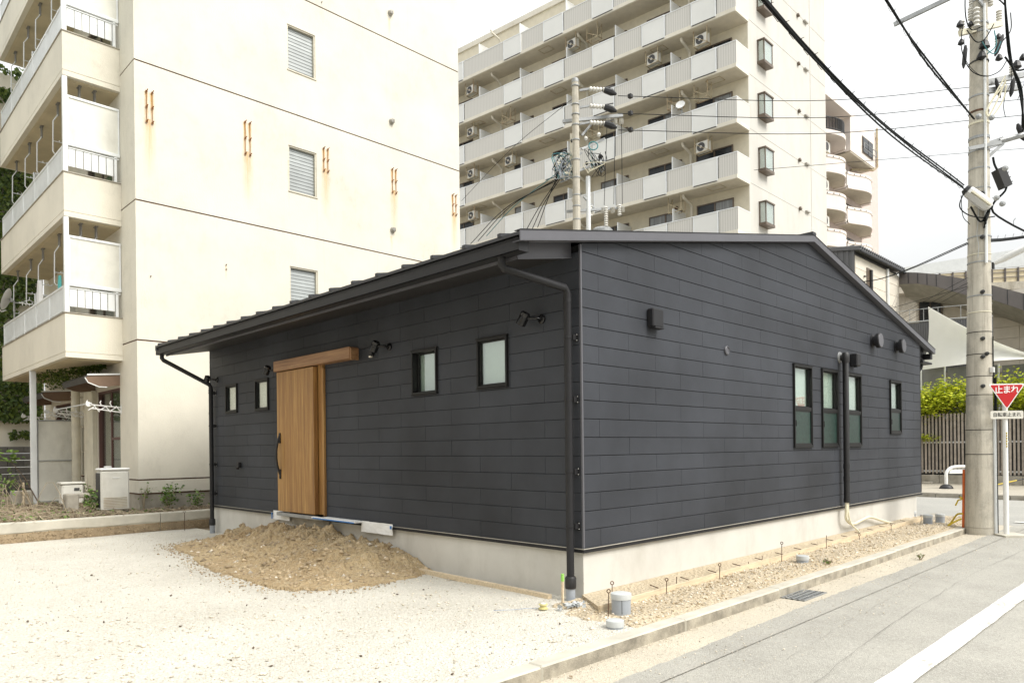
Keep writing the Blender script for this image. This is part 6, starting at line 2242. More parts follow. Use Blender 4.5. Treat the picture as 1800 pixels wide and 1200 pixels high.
# orange guard strip on the left side facing the strip
mb = MB().tube([polept(z, TL + .02, .02) for z in (.0, .5, 1.02)], .020, 8)
obj('orange_strip', mb, M_ORANGE, pole, smooth=True)
mb = MB().tube(sagged([polept(.25, TL + .2, .04), polept(.22, TL - .1, .12), polept(.06, TL - .2, .22), polept(-.02, TL, .30), polept(.10, TL + .2, .16), polept(.16, TL + .1, .05)], 6), .016, 6)
mb.tube([polept(.50, TL, .03), polept(.48, TL - .1, .10), polept(.38, TL - .1, .14)], .014, 5).tube([polept(.50, TL, .03), polept(.54, TL + .1, .07)], .016, 5)
obj('yellow_rope', mb, M_YELLOW, pole, smooth=True)
# camera-right direction for things mounted across the pole
RT = Vector((math.sin(YAW), -math.cos(YAW), 0)); FWD = Vector((math.cos(YAW), math.sin(YAW), 0))


def pw(dx, dz, df=0, z0=None):
    """offset from the pole axis: dx to the right, dz height, df away from the camera"""
    c = Vector(polept(dz)[0])
    return tuple(c + RT * dx + FWD * df)


# telecom closure on the left of the pole
cl = thing('cable_closure', 'pale grey tapered cable closure box hanging at the left of the thick utility pole', 'cable box', pw(-.28, 5.62))
mb = MB()
ax_a, ax_b = Vector(pw(-.34, 5.79, -.20)), Vector(pw(.0, 5.46, -.28))
d_ = (ax_b - ax_a)
prof = [(0.0, .07), (.08, .095), (.5, .105), (.9, .10), (1.0, .055)]
mb.tube([ax_a + d_ * t for t, r in prof], [r for t, r in prof], 8)
obj('shell', mb, M_PLASTER, cl)
obj('end_plug', MB().tube([ax_a - d_ * .10, ax_a + d_ * .03], [.06, .095], 8), M_RUBBER, cl)
obj('seam_clip', MB().bar(ax_a + Vector((0, 0, -.03)) + d_ * .1, ax_b + Vector((0, 0, -.02)) - d_ * .1, .27, .02), M_CREAMPIPE, cl)
cl2 = thing('black_cable_closure', 'black finned cable closure hanging right of the thick utility pole', 'cable box', pw(.40, 6.1))
p_, q_ = Vector(pw(.33, 6.22)), Vector(pw(.46, 5.90))
obj('shell', MB().bar(p_, q_, .17, .14), M_RUBBER, cl2)
mb = MB()
for t in (.1, .35, .6, .85):
    c = p_.lerp(q_, t)
    mb.bar(c + RT * .06 + Vector((0, 0, .02)), c + RT * .14 + Vector((0, 0, .06)), .015, .015)
obj('fin', mb, M_RUBBER, cl2)
# street-light arm + lamp
mb = MB().bar(pw(.12, 6.62), pw(.42, 6.72), .05, .12).tube([pw(.35, 6.70), pw(1.4, 6.98), pw(3.2, 7.35)], [.05, .04, .035], 8).bar(pw(.14, 6.42), pw(.42, 6.66), .03, .05)
mb.bar(pw(-.27, 6.52, -.15), pw(.25, 6.60, -.2), .03, .06)
obj('lamp_arm', mb, M_STEEL, pole)
lt = thing('street_lamp_head', 'slim white street lamp head clamped low on the right side of the utility pole', 'street lamp', pw(.3, 4.6))
mb = MB().tube([pw(.20, 4.56, -.1), pw(.30, 4.62, -.2), pw(.55, 4.76, -.4), pw(.62, 4.80, -.42)], [.03, .055, .06, .02], 10)
obj('lamp_cover', mb, M_PLASTER, lt, smooth=True)
obj('lamp_clamp', MB().bbox(tuple(Vector(pw(.19, 4.52, -.05)) - Vector((.03, .03, .04))), tuple(Vector(pw(.23, 4.56, -.05)) + Vector((.03, .03, .03))), .005), M_SIGNBLACK, lt)
# cross-arms
for (a, b_, mm) in ((pw(-.42, 8.50, -.15), pw(.46, 8.80, .1), M_CREAMPIPE), (pw(.05, 7.75, .12), pw(1.5, 8.15, .4), M_STEEL), (pw(.1, 7.62, .1), pw(.9, 7.78, .3), M_STEEL)):
    obj('cross_arm', MB().bar(a, b_, .07, .09), mm, pole)
obj('far_cross_arm', MB().bar(pw(-1.15, 9.10, .6), pw(-.1, 9.42, .1), .05, .07), M_STEEL, pole)


def insulator(p, ax, L=.22, r=.05):
    prof = []
    n = 5
    for i in range(n):
        prof += [(r * .55, L * i / n), (r, L * (i + .35) / n), (r * .9, L * (i + .6) / n)]
    prof.append((r * .4, L))
    return MB().lathe(p, prof, 10, ax)


for (dx, z, df) in ((-.36, 8.52, -.1), (-.12, 8.98, 0), (.42, 8.82, .1), (.02, 9.2, -.15), (.20, 9.05, 0), (-.20, 8.75, -.1), (.40, 8.35, .1), (.72, 7.95, .2)):
    obj('insulator', insulator(pw(dx, z, df), (0, 0, 1)), M_PORCELAIN, pole, smooth=True)
for (dx, z, s) in ((-.42, 8.66, .06), (-.24, 8.66, .05), (-.40, 8.35, .055), (-.05, 9.15, .08), (.12, 9.2, .07), (.0, 8.30, .09), (.24, 8.44, .05), (.25, 8.08, .06), (.55, 7.95, .08), (.66, 8.08, .06), (.73, 8.05, .05), (-.05, 8.12, .08)):
    obj('connector', MB().lathe(pw(dx, z - s, -.15), [(s * .4, 0), (s, s * .4), (s * .8, s * 1.2), (s * .3, s * 1.9)], 7), M_RUBBER, pole)
for (p, q, r) in ((pw(-.29, 8.32, -.1), pw(-.33, 7.92, -.1), .035), (pw(.42, 8.55, 0), pw(.28, 8.18, 0), .04), (pw(.68, 7.85, .1), pw(.62, 7.52, .1), .035), (pw(.36, 7.85, .1), pw(.44, 7.5, .1), .03), (pw(.74, 7.05, .1), pw(.86, 6.75, .1), .045)):
    obj('fuse_holder', MB().tube([p, Vector(p).lerp(Vector(q), .2), Vector(p).lerp(Vector(q), .8), q], [r * .4, r, r, r * .3], 8), M_RUBBER, pole, smooth=True)
# transformer-ish shapes behind the top
obj('surge_arrester', insulator(pw(-.17, 8.55, -.2), (0, 0, 1), .36, .06), M_PORCELAIN, pole, smooth=True)
obj('top_bracket', MB().bbox(tuple(Vector(pw(-.16, 9.0, -.2)) - Vector((.06, .06, .05))), tuple(Vector(pw(.1, 9.16, -.1)) + Vector((.08, .08, .03))), .02), M_STEEL, pole)
rr = random.Random(3)
loops = [([(-.42, 8.6), (-.44, 8.2), (-.30, 7.85), (-.05, 7.72), (.2, 7.8), (.34, 8.0)], .008), ([(-.36, 8.5), (-.2, 8.3), (-.05, 8.35), (.1, 8.6)], .009), ([(-.42, 8.35), (-.40, 8.0), (-.2, 7.75), (0, 7.7)], .005),
         ([(.25, 8.3), (.40, 8.5), (.40, 8.8)], .009), ([(.30, 8.9), (.20, 9.0), (.05, 9.1)], .012), ([(-.38, 9.6), (-.40, 8.8), (-.30, 8.5), (-.1, 8.55)], .010), ([(.3, 8.05), (.50, 7.82), (.75, 7.9), (.78, 8.1)], .016),
         ([(.30, 7.6), (.10, 7.35), (-.02, 7.12), (.02, 7.05), (.18, 7.35), (.30, 7.65)], .014), ([(.28, 7.7), (.05, 7.3), (-.05, 7.08), (.05, 7.02), (.24, 7.3), (.30, 7.55)], .012),
         ([(.0, 8.1), (.15, 8.25), (.12, 8.5)], .010), ([(-.1, 8.3), (0, 8.15), (.12, 8.1), (.22, 8.3)], .008), ([(.3, 7.5), (.25, 7.2), (.28, 7.0)], .006), ([(.42, 7.9), (.40, 7.6), (.30, 7.4)], .006),
         ([(.75, 7.9), (.62, 7.6), (.5, 7.3)], .005), ([(-.42, 5.75), (-.5, 5.5), (-.35, 5.35), (-.1, 5.30), (.1, 5.32)], .010), ([(-.45, 5.7), (-.42, 5.35), (-.3, 5.2)], .006), ([(-.3, 5.5), (-.15, 5.25), (-.05, 5.3)], .016)]
for i, (pp, r) in enumerate(loops):
    mb = MB().tube(sagged([pw(a, z, -.22 - .02 * (i % 3)) for a, z in pp], 6), r, 5)
    obj('loose_lead', mb, M_CREAMPIPE if i in (7, 8) else (M_CABLETEAL if i in (9, 10) else M_CABLE), pole, smooth=True)
for (dx, z) in ((-.2, 7.0), (.02, 6.98), (.1, 5.62), (.2, 5.52), (.25, 6.12)):
    obj('cable_clamp', MB().lathe(pw(dx, z, -.26), [(.02, 0), (.045, .02), (.045, .06), (.02, .08)], 8, tuple(-FWD)), M_STEEL, pole)
mb = MB()
for k in range(5):
    z = 4.65 + k * .2
    mb.tube([polept(z, TC - .1 + .1 * math.sin(k * 2.1), .008), polept(z + .2, TC - .1 + .1 * math.sin(k * 2.1 + 2.1), .008)], .006, 4)
obj('thin_lead', mb, M_PVCCAP, pole)


def cable(label, pts, r, hangers=0, loops_=False, bundle=1, m_=None, group=None, sub=8):
    P = sagged(pts, sub)
    t = thing('overhead_cable', label, 'cable', tuple(P[0]), group)
    mb = MB()
    L = len(P)
    for q in range(bundle):
        ph = q * 2.1
        mb.tube([p + Vector((.8 * r * math.cos(ph + i * .35), .8 * r * math.sin(ph + i * .35), (q - bundle / 2) * r * 2.3 * (0.75 + .45 * math.sin(i * .3 + q * 1.7)))) for i, p in enumerate(P)], r, 6)
    obj('strand', mb, m_ or M_CABLE, t, smooth=True)
    if hangers:
        mb = MB()
        tot = sum((P[i + 1] - P[i]).length for i in range(L - 1))
        step = tot / hangers
        acc = 0; i = 0
        for h in range(1, hangers):
            target = h * step
            while i < L - 2 and acc + (P[i + 1] - P[i]).length < target:
                acc += (P[i + 1] - P[i]).length; i += 1
            p = P[i].lerp(P[i + 1], (target - acc) / max(1e-6, (P[i + 1] - P[i]).length))
            dr = (P[i + 1] - P[i]).normalized()
            s = r * 2.2
            mb.tube([p + Vector((0, 0, -s)), p + Vector((0, 0, s * 1.6)), p + dr * .06 + Vector((0, 0, s * 3.2))], .0045, 4)
            if loops_:
                mb.tube([p + Vector((0, 0, 0)), p + dr * .05 + Vector((0, 0, -s * 2.6)), p + dr * .16 + Vector((0, 0, -s * 3.0)), p + dr * .24 + Vector((0, 0, -s))], .003, 4)
        obj('hanger_tie', mb, M_CABLE, t)
    return t


a = Vector(pw(-.20, 5.80, -.3))
cable('thick black bundled cable from the top edge of the sky to the grey closure box', [(-9, -1.35, 7.5), (-3, -1.2, 6.55), (1.45, -1.15, 5.96), (4.79, -1.15, 5.77), tuple(Vector(pw(-.40, 5.85, -.2)))], .011, 48, True, 4)
cable('black bundled cable dropping from the pole closure to the right frame edge', [pw(-.02, 5.46, -.3), pw(.25, 5.28, .2), (14.9, -.55, 6.3), (24, -2.2, 8.4)], .015, 26, False, 4)
cable('thinner black cable with wire ties descending steeply to the middle of the utility pole', [(-6, -1.3, 9.3), (1.5, -1.2, 7.85), (5.24, -1.15, 7.50), (7.07, -1.15, 7.36), pw(-.22, 7.02, -.2)], .013, 44, True, 2)
cable('cable sagging past the front of the utility pole top', [pw(-.6, 9.9, -1.6), pw(-.12, 9.1, -.8), pw(.25, 8.05, -.4), pw(.5, 7.5, -.3), pw(.62, 6.95, -.2), pw(.78, 6.9, 0)], .016, 0, False, 2)
cable('black cable leaving the finned closure towards the lower right', [pw(.24, 6.45), pw(.33, 6.22), pw(.46, 5.90), pw(.62, 5.55, .4), (12.8, -2.6, 5.2), (20, -5.5, 5.6)], .018, 14, False, 1)
cable('orange-tipped thin cable crossing behind the right bundle', [pw(.18, 4.98), pw(.6, 5.15, .5), (14.3, -1.8, 6.1), (20, -4, 7.4)], .010, 0, False, 1)
cable('twisted drop cable sagging from the pole to the tan house', [pw(-.2, 4.95, 0), (13.3, 1.0, 5.62), (17.6, 3.1, 6.42), (22.0, 5.3, 7.4)], .010, 0, False, 2, sub=8)
cable('slim drop cable hanging below the twisted one towards the curved-roof building', [pw(-.2, 4.2, 0), (14.5, 1.9, 4.95), (20, 4.1, 5.95), (25.3, 5.25, 7.1)], .005, 0, False, 1)
for i, (dz, lb) in enumerate(((0, 'upper'), (-.30, 'middle'), (-.60, 'lower'))):
    cable('%s of three thin telephone wires between the pole and the curved-roof building' % lb, [pw(-.2, 4.35 + dz * .3, 0), (16, 2.2, 5.0 + dz * .5), (25.6, 5.0, 7.4 + dz)], .004, 0)

# second pole behind the house ------------------------------------------
DP = Vector((11.07, 9.55, 0)) + RT * .17


def dp(dx, z, df=0):
    return tuple(DP + RT * dx + FWD * df + Vector((0, 0, z)))


pole2 = thing('distant_utility_pole', 'slender concrete utility pole behind the dark house roof tangled with teal and black wires', 'utility pole', tuple(DP))
D2 = 21.9
mb = MB().tube([dp(0, z) for z in (0, 4, 8, 10, 12.45)], [.15, .132, .115, .107, .095], 20)
obj('shaft', mb, M_POLE, pole2, smooth=True)
zpx = lambda y: 1.485 + (787.1 - (y + .0112 * 20) - .0115 * 120 - 0) * D2 / 1255.0 + .0
for y in (165, 197, 214, 232, 258, 292, 323, 353, 372, 395):
    z = zpx(y)
    mb = MB().lathe(dp(0, z), [(.112, 0), (.124, .01), (.124, .035), (.112, .045)], 16)
    obj('band', mb, M_STEEL, pole2)
obj('pole_cap', MB().lathe(dp(0, 12.44), [(.102, 0), (.102, .10), (.08, .12)], 16), M_STEEL, pole2)
K = D2 / 1255.0


def q2(x, y, df=0):
    """metres from photograph-measured offsets around the distant pole"""
    x, y = x + .0115 * (y - 703), y + .0112 * (x - 1000)
    u = (x - 900) + .0115 * (787.1 - y); v = -.0115 * (x - 900) + (787.1 - y)
    s = (D2 + df) / 1255.0
    return tuple(CAM + FWD * (D2 + df) + RT * (u * s) + Vector((0, 0, v * s)))


for (x0, y0, x1, y1, w) in ((995, 214, 1100, 202, .09), (1000, 372, 1100, 364, .07), (985, 298, 1028, 268, .06), (1028, 262, 1068, 243, .06), (1022, 300, 1062, 284, .07), (990, 320, 1020, 306, .06), (1028, 238, 1045, 218, .05), (1030, 345, 1052, 370, .05)):
    obj('cross_arm', MB().bar(q2(x0, y0, -.2), q2(x1, y1, .1), w, w), M_STEEL, pole2)
obj('side_conduit', MB().tube([q2(1038, 310, -.1), q2(1038, 412, -.1)], .07, 8), M_ALU, pole2, smooth=True)
obj('side_conduit', MB().tube([q2(1009, 235, -.2), q2(1009, 290, -.2)], .035, 8), M_CREAMALU, pole2, smooth=True)
for (x0, y0) in ((1028, 157), (1028, 187), (1028, 216)):
    mb = MB().bar(q2(x0 - 3, y0 + 2, -.2), q2(x0 + 14, y0 - 1, -.2), .05, .06)
    obj('strain_arm', mb, M_STEEL, pole2)
    i1 = insulator(q2(x0 + 14, y0 - 1, -.2), tuple(RT * 1 + Vector((0, 0, -.08))), .50, .075)
    obj('insulator', i1, M_PORCELAIN, pole2, smooth=True)
    mb = MB().tube([q2(x0 + 36, y0 + 0, -.2), q2(x0 + 42, y0 + 1, -.2), q2(x0 + 54, y0 + 5, -.2), q2(x0 + 62, y0 + 8, -.2)], [.04, .09, .10, .03], 8)
    mb.bar(q2(x0 + 40, y0 - 3, -.2), q2(x0 + 56, y0 - 6, -.1), .03, .03)
    obj('strain_clamp', mb, M_RUBBER, pole2)
    obj('line_spacer', MB().bbox(tuple(Vector(q2(x0 + 86, y0 + 11, -.2)) - Vector((.06, .06, .06))), tuple(Vector(q2(x0 + 86, y0 + 11, -.2)) + Vector((.06, .06, .06))), .01), M_RUBBER, pole2)
for (x, y) in ((1075, 205), (1087, 206), (1098, 205), (1063, 362), (1081, 361), (1098, 360)):
    obj('insulator', insulator(q2(x, y + 3, 0), (0, 0, -1), .16, .075), M_PORCELAIN, pole2, smooth=True)
for (x, y) in ((1069, 382), (1093, 378), (1069, 398), (1042, 380)):
    obj('fuse_cutout', insulator(q2(x, y, 0), (0, 0, 1), .34, .07), M_PORCELAIN, pole2, smooth=True)
rr = random.Random(11)
for (x, y) in ((992, 275), (998, 270), (1004, 272), (985, 283), (990, 300), (1003, 287), (1036, 290), (1043, 296), (1052, 285), (1060, 280), (1035, 247), (1058, 240), (1040, 300), (998, 309), (1010, 250), (984, 310), (1012, 338), (1012, 355), (1052, 292)):
    s = rr.uniform(.035, .075)
    obj('connector', MB().lathe(q2(x, y, -.25), [(s * .5, 0), (s, s), (s * .6, s * 2)], 7), rr.choice([M_RUBBER, M_RUBBER, M_PORCELAIN]), pole2)
for i in range(46):
    side = rr.random() < .62
    cx, cy = (995, 292) if side else (1050, 285)
    pts = []
    for j in range(4):
        pts.append(q2(cx + rr.uniform(-20, 22), cy + rr.uniform(-24, 26), -.25 - rr.random() * .15))
    obj('loose_lead', MB().tube(sagged(pts, 4), rr.uniform(.006, .014), 4, cap=False), rr.choice([M_CABLE, M_CABLE, M_CABLETEAL, M_CREAMPIPE, M_PVC]), pole2)
for k, r_ in enumerate((8,)):
    pts = [q2(1048 + r_ * math.cos(a_), 256 + r_ * .9 * math.sin(a_), -.3) for a_ in np.linspace(0, 2 * PI, 14)]
    obj('coiled_lead', MB().tube(pts, .018, 5), M_CABLETEAL, pole2, smooth=True)
obj('transformer', MB().lathe(q2(1062, 433, .2), [(.30, 0), (.32, .05), (.32, .50), (.26, .56), (.1, .60)], 20), M_STEEL, pole2, smooth=True)
for (x0, y0, x1, y1) in ((1073, 210, 1066, 360), (1087, 210, 1083, 358), (1098, 210, 1098, 358)):
    obj('riser_wire', MB().tube([q2(x0, y0, 0), q2(x1, y1, 0)], .009, 4), M_CABLE, pole2)
# service drops towards the lower left
far_l = [(830, 430), (843, 425), (938, 404), (925, 410), (858, 416), (948, 400)]
for i, (x, y) in enumerate(far_l):
    st_ = q2(985 - i * 1.5 + (8 if i in (2, 3, 5) else 0), 315 - i * 2, -.2)
    mid = q2((985 + x) / 2 + (-13 if i in (0, 1, 4) else -2), (315 + y) / 2 - (7 - i if i in (0, 1, 4) else 0), 2)
    cable(['outermost left black service wire from the distant pole down behind the roof', 'second left service wire from the distant pole running down behind the roof',
           'steep service wire right of the fan below the distant pole', 'steep wire nearest the distant pole shaft in the lower fan',
           'teal service wire within the left fan below the distant pole', 'pale-cored wire in the steep fan below the distant pole'][i],
          [st_, mid, q2(x, y, 5)], .014, 0, False, 1, M_CABLETEAL if i == 4 else M_CABLE)
cable('very thin guy wire rising from the lower left to the distant pole', [q2(1010, 175, -.1), q2(905, 262, 3), q2(815, 355, 8)], .008, 0)
# three high wires from the distant pole off to the right
ends = ((42.0, -9.5), )
for i, (ys, ye, lb) in enumerate(((167, 146, 'top'), (198, 176, 'middle'), (227, 204, 'lowest'))):
    s0 = Vector(q2(1092, ys, -.2))
    mid = q2(1457, ys + 4 - i * 1.0, 2)
    e = q2(1725, ye - 2, 3.5); e2 = q2(1900, ye - 22, 5)
    cable('%s of three thin high-voltage wires crossing the tower to the right' % lb, [tuple(s0), mid, e, e2], .011, 0)
cable('faint lowest wire crossing behind the thick black cable', [q2(1330, 295, 6), q2(1600, 270, 7), q2(1900, 244, 8)], .009, 0)

# stop sign ---------------------------------------------------------------
SP = Vector((9.13, -1.69, RZ))
sign = thing('stop_sign', 'white sign post carrying a red inverted triangle stop sign at the junction', 'road sign', tuple(SP))
obj('post', MB().tube([tuple(SP), (SP.x, SP.y, 2.44)], .040, 16), M_WHITEPAINT, sign, smooth=True)
obj('foot_pad', MB().prism([(SP.x + a, SP.y + b_) for a, b_ in ((-.32, -.05), (-.05, -.36), (.35, -.05), (.1, .3))], lambda a, b_, d: (a, b_, d), RZ, RZ + .035), M_CONCLIGHT, sign)
# sign faces back along the street towards the camera
sx = (RT * .995 + FWD * -.08).normalized(); sn = Vector((sx.y, -sx.x, 0)); sn = sn if sn.dot(FWD) < 0 else -sn


M_PLATE = mat('aged_white_plate', (0.66, 0.64, 0.57), .5, var=.04)


def sg(u, z, d=0):
    return tuple(Vector((SP.x, SP.y, z)) + sx * u + sn * (.05 + d))


def round_poly(pts, r, n=5):
    out = []
    m = len(pts)
    for i in range(m):
        p0, p1, p2 = Vector(pts[i - 1]), Vector(pts[i]), Vector(pts[(i + 1) % m])
        a_, b_ = (p0 - p1).normalized(), (p2 - p1).normalized()
        A_, B_ = p1 + a_ * r, p1 + b_ * r
        for k in range(n + 1):
            t = k / n
            out.append(tuple(A_.lerp(p1, t).lerp(p1.lerp(B_, t), t)))
    return out


tri = lambda w, h, zc: [(-w, zc + h * .5), (w, zc + h * .5), (0, zc - h * .5)]
mb = MB().prism(round_poly(tri(.300, .44, 2.255), .05), lambda a, b_, d: sg(a, b_, d), -.004, .004)
pl_ = obj('sign_plate', mb, M_WHITEPAINT, sign)
mb = MB().prism(round_poly([(-.268, 2.454), (.268, 2.454), (0, 2.062)], .035), lambda a, b_, d: sg(a, b_, d), .0045, .0065)
obj('red_face', mb, M_RED, pl_)
mb = MB().prism(round_poly([(-.265, 2.02), (.265, 2.02), (.265, 1.885), (-.265, 1.885)], .03), lambda a, b_, d: sg(a, b_ - .002, d), -.004, .004)
pl2 = obj('text_plate', mb, M_PLATE, sign)


def text(name, body, size, u, z, d, m_, parent, bold=0.0, space=1.0, rot=0):
    cu = bpy.data.curves.new(name, 'FONT')
    cu.body = body; cu.size = size; cu.align_x = 'CENTER'; cu.align_y = 'CENTER'; cu.offset = bold; cu.extrude = .0008; cu.space_character = space
    tmp = bpy.data.objects.new(name, cu); COL.objects.link(tmp)
    dg = bpy.context.evaluated_depsgraph_get()
    me = bpy.data.meshes.new_from_object(tmp.evaluated_get(dg))
    bpy.data.objects.remove(tmp)
    me.materials.clear(); me.materials.append(m_)
    M = Matrix((( sx.x, 0, sn.x, 0), (sx.y, 0, sn.y, 0), (0, 1, 0, 0), (0, 0, 0, 1)))
    M = Matrix.Translation(Vector(sg(u, z, d)) - Vector(BASE[sign.name])) @ M
    me.transform(M)
    o = bpy.data.objects.new(name, me); COL.objects.link(o); o.parent = parent
    return o


text('stop_lettering', '止まれ', .142, 0, 2.366, .0085, M_WHITEPAINT, pl_, bold=.0022, space=.88)
text('plate_lettering', '自転車止まれ', .077, 0, 1.948, .0055, M_SIGNBLACK, pl2, bold=.0006, space=.98)
for k in range(6):
    obj('yellow_mark', MB().bbox(tuple(Vector((SP.x, SP.y, 1.40 + k * .045)) + sn * .043 - Vector((.008, .008, 0))), tuple(Vector((SP.x, SP.y, 1.42 + k * .045)) + sn * .043 + Vector((.008, .008, .01))), .002), M_YELLOW, sign)
obj('sign_bracket', MB().tube([sg(0, 2.35, -.05), sg(0, 2.35, -.004)], .03, 8).tube([sg(0, 1.92, -.05), sg(0, 1.92, -.004)], .03, 8), M_STEEL, sign)

# arched white barrier -------------------------------------------------
bar_ = thing('arched_barrier', 'white arched barrier on a black rubber foot on the far pavement', 'barrier', (20.75, 2.1, 0))
bx0 = Vector((20.75, 2.12, 0)); bd = Vector((.80, -.78, 0)).normalized()
pts = []
W_ = .95
for (u, z) in ((0, .02), (0, .3), (0, .48), (.05, .60), (.17, .69), (.32, .72), (.62, .72), (.78, .69), (.90, .60), (W_, .48), (W_, .3), (W_, .02)):
    pts.append(bx0 + bd * u + Vector((0, 0, z)))
obj('arch_tube', MB().tube(sagged(pts, 4), .050, 10), M_WHITEPAINT, bar_, smooth=True)
mb = MB()
fb = lambda a, b_, d: tuple(bx0 + bd * a + Vector((0, 0, b_)) + Vector((bd.y, -bd.x, 0)) * d)
mb.prism([(.10, .50), (.85, .50), (.82, .64), (.13, .64)], fb, -.012, .012)
obj('arch_plate', mb, M_WHITEPAINT, bar_)
for u in (0, W_):
    obj('rubber_foot', MB().lathe(bx0 + bd * u, [(.20, 0), (.20, .05), (.15, .12), (.07, .16)], 16), M_RUBBER, bar_, smooth=True)

# pipes, pins and form boards in the planting strip -----------------------
def pvc(x, y, z0_, h, r, label, cap=True, grp='grey drain pipe stubs in the planting strip', tilt=0):
    t = thing('pipe_stub', label, 'pipe', (x, y, z0_), grp)
    ax_ = Vector((tilt, 0, 1))
    obj('pipe', MB().lathe((x, y, z0_ - .1), [(r, 0), (r, h + .1 - .02)], 24, ax_), M_PVC, t, smooth=True)
    obj('cap', MB().lathe(Vector((x, y, z0_)) + ax_.normalized() * (h - .02), [(r + .006, -.03), (r + .008, .0), (r + .006, .018), (r * .8, .024)], 24, ax_), M_PVCCAP, t, smooth=True)
    return t


pvc(-.24, -.62, .0, .20, .085, 'tall capped grey pipe stub nearest the house corner')
pvc(-.62, -.84, .0, .065, .068, 'short flat capped pipe stub beside the kerb nearest the camera')
pvc(3.42, -.66, .0, .115, .070, 'grey pipe stub half buried midway along the planting strip')
pvc(9.42, -.62, .02, .17, .075, 'right grey pipe stub of the pair beside the utility pole', tilt=.03)
pvc(9.12, -.50, .02, .17, .075, 'left grey pipe stub of the pair beside the utility pole')
pvc(10.25, .12, .0, .14, .105, 'dark grey pipe stub at the far corner of the dark house')
obj_t = obj('pipe_marking', MB().bbox((-.305, -.678, .03), (-.297, -.670, .16), .001), M_SIGNBLACK, bpy.data.objects['pipe_stub'])
o = obj('concrete_remnant', MB().bbox((9.75, -.40, -.05), (10.45, -.24, .12), .03), M_CONC, base=(10.1, -.3, 0))
tag(o, 'stub of old mossy concrete edging by the far grey pipes', 'concrete edging')
fbt = thing('form_boards', 'line of raw timber form boards staked along the foundation side of the strip', 'form boards', (4.5, -.35, 0))
BXS = [(-.36, -.47), (3.1, -.38), (6.6, -.30), (9.75, -.24)]
for (x0, y0), (x1, y1) in zip(BXS[:-1], BXS[1:]):
    obj('form_board', MB().bar((x0 + .004, y0, .035), (x1 - .004, y1, .040), .024, .10), M_WOODRAW, fbt)
obj('sand_fill', MB().prism([(-.33, -.455), (9.7, -.235), (9.7, .028), (.0, .028)], lambda a, b_, d: (a, b_, d), -.03, .058), M_SOIL, fbt)
names_ = ['nearest the house corner', 'second from the house corner', 'third from the house corner', 'fourth from the house corner, plain and short', 'fifth from the house corner', 'sixth from the house corner, plain',
          'seventh from the house corner, tall with ring', 'left of the cream conduit end, plain', 'where the cream conduit ends', 'beyond the cream conduit end', 'near the end of the boards', 'at the far end of the boards']
pins = [(-.40, -.60, .26, 1), (-.05, -.37, .25, 1), (.62, -.52, .20, 1), (1.05, -.36, .16, 0), (1.75, -.46, .20, 1), (2.6, -.36, .12, 0), (3.25, -.47, .30, 1), (2.95, -.36, .16, 0), (4.75, -.42, .26, 0), (6.1, -.38, .10, 1), (7.6, -.36, .14, 1), (9.3, -.34, .16, 1)]
for (x, y, h, eye), nm in zip(pins, names_):
    t = thing('form_pin', ('eye-topped' if eye else 'straight') + ' steel form pin ' + nm, 'steel pin', (x, y, 0), 'steel pins holding the form boards')
    obj('shaft', MB().tube([(x, y, -.05), (x + .01, y, h * .85)], .0042, 6), M_RUSTY, t)
    if eye:
        pts = [(x + .01 + .015 * math.cos(a_) * RT.x, y + .015 * math.cos(a_) * RT.y, h * .85 + .014 + .015 * math.sin(a_)) for a_ in np.linspace(0, 2 * PI, 12)]
        obj('eye', MB().tube(pts, .0045, 5), M_RUSTY, t)
mb = MB()
for i in range(16):
    x = .1 + i * .58
    mb.bar((x, -.40 + .01 * i, .078), (x + .05, -.27 + .01 * i, .085), .008, .008)
o = obj('short_rebar_ties', mb, M_RUSTY, fbt)
# timber strip along the front foundation
o = obj('timber_strip', MB().bar((-.16, .30, .02), (-.10, 2.9, .03), .05, .05), M_WOODRAW, base=(-.13, 1.5, 0))
tag(o, 'thin soil-stained timber lying along the front foundation right of the soil heap', 'timber')
mb = MB().bbox((-.475, -.195, 0), (-.45, -.17, .26), .002)
o = thing('marker_stake', 'thin wooden marker stake with a bright green tip by the front downpipe', 'stake', (-.34, -.02, 0))
obj('stick', MB().bbox((-.345, -.03, -.02), (-.325, -.01, .24), .002), M_WOODRAW, o)
obj('painted_tip', MB().bbox((-.347, -.032, .24), (-.323, -.008, .31), .002), M_GREENP, o)
M_SPOOL = mat('faded_yellow_plastic', (0.62, 0.56, 0.26), 0.5)
t = thing('line_spool', 'small yellow plastic line spool lying on gravel at the house corner', 'spool', (-.55, .03, .01))
obj('spool_body', MB().lathe((-.55, .03, .012), [(.045, 0), (.045, .008), (.03, .012), (.03, .032), (.042, .036), (.042, .044), (.012, .046)], 18), M_SPOOL, t, smooth=True)
obj('spool_cap', MB().lathe((-.55, .03, .059), [(.025, 0), (.023, .005)], 14), M_PLASTER, t)
obj('blue_line', MB().tube([(-.58, .06, .02), (-.64, .15, .015), (-.75, .2, .012), (-.9, .32, .012)], .0015, 4), M_BLUE, t)
o = obj('crumpled_film', scatter_mesh('crumpled_film', M_PVCCAP, np.stack([-.30 + .08 * rng.standard_normal(60), -.12 + .04 * rng.standard_normal(60), 0.02 + .02 * rng.random(60)], 1), .045 + .02 * rng.random(60), 'leaf', 71), None)
tag(o, 'crumpled scrap of clear plastic film beside the form board end', 'plastic film')

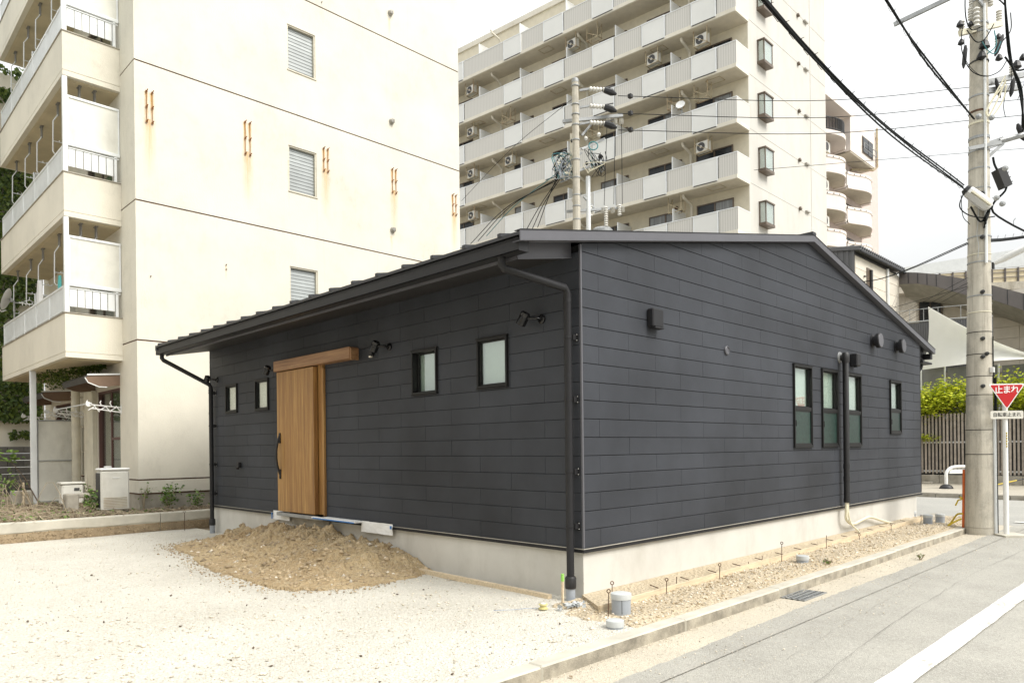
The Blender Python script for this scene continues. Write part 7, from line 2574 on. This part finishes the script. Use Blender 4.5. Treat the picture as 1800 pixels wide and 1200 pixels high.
# drain grate in the gutter
gr = thing('drain_grate', 'perforated steel drain grate set into the sandy gutter', 'drain grate', (2.1, -1.2, RZ))
gx0_, gx1_, gy0_, gy1_ = 1.82, 2.36, -1.36, -1.06
mb = MB()
z0g, z1g = RZ + .004, RZ + .016
for i in range(10):
    x = gx0_ + (gx1_ - gx0_) * i / 9
    mb.box((x - .009, gy0_, z0g), (x + .009, gy1_, z1g))
for j in range(6):
    y = gy0_ + (gy1_ - gy0_) * j / 5
    mb.box((gx0_ - .009, y - .010, z0g + .001), (gx1_ + .009, y + .010, z1g + .001))
obj('lattice', mb, M_STEEL, gr)
obj('pit', MB().box((gx0_, gy0_, RZ + .0045), (gx1_, gy1_, RZ + .006)), M_ACDARK, gr)
o = obj('fallen_leaf', scatter_mesh('fallen_leaf', M_DEADLEAF, np.array([(-1.62, -1.22, RZ + .015)]), [.06], 'leaf', 3, tilt=.3), None)
tag(o, 'single brown dead leaf lying in the sandy gutter', 'leaf')
# broom on the far pavement
br = thing('broom', 'broom with yellow handle lying against the far fence beyond the sign post', 'broom', (21.4, .8, .05))
obj('handle', MB().tube([(20.9, .98, .12), (22.6, -.75, .62)], .018, 8), M_YELLOW, br)
obj('handle_tape', MB().tube([(21.5, .37, .297), (22.1, -.24, .473)], .020, 8), M_SIGNBLACK, br)
obj('head', MB().bbox((20.6, .9, .02), (20.95, 1.3, .12), .02), M_PINK, br)
# weeds at kerbs
for (c, lb) in (((3.62, -.90, .0), 'tiny weed tuft at the kerb below the half-buried pipe stub'), ((5.4, -1.42, RZ), 'tiny weed in the asphalt joint beside the gutter')):
    bush('weed_tuft', lb, c, .06, .06, 26, leaf=.03)

# street side behind the camera: plain walls so windows and glossy metal reflect a street, not emptiness
nb = thing('opposite_house', 'plain pale house across the street behind the viewer', 'house', (0, -16, 0))
obj('wall', MB().box((-4, -22, -.1), (12, -16, 5.4)), M_TANCLAD, nb)
obj('roof', MB().prism([(-22.6, 5.4), (-15.4, 5.4), (-19, 7.4)], lambda a, b_, d: (d, a, b_), -4.6, 12.6), M_ROOF, nb)
nb2 = thing('neighbour_house', 'green-roofed house beyond the gravel lot outside the view, added for shade and reflections', 'house', (-22, 2, 0))  # added unseen; set close and tall to shade the dark house's front
obj('wall', MB().box((-24, -12, 0), (-11.5, 12, 7.4)), M_TANCLAD, nb2)
obj('roof', MB().prism([(-25, 7.4), (-10.9, 7.4), (-18, 9.6)], lambda a, b_, d: (a, d, b_), -12.8, 12.8), mat('green_roof_tile', (0.12, 0.24, 0.21), .5), nb2)
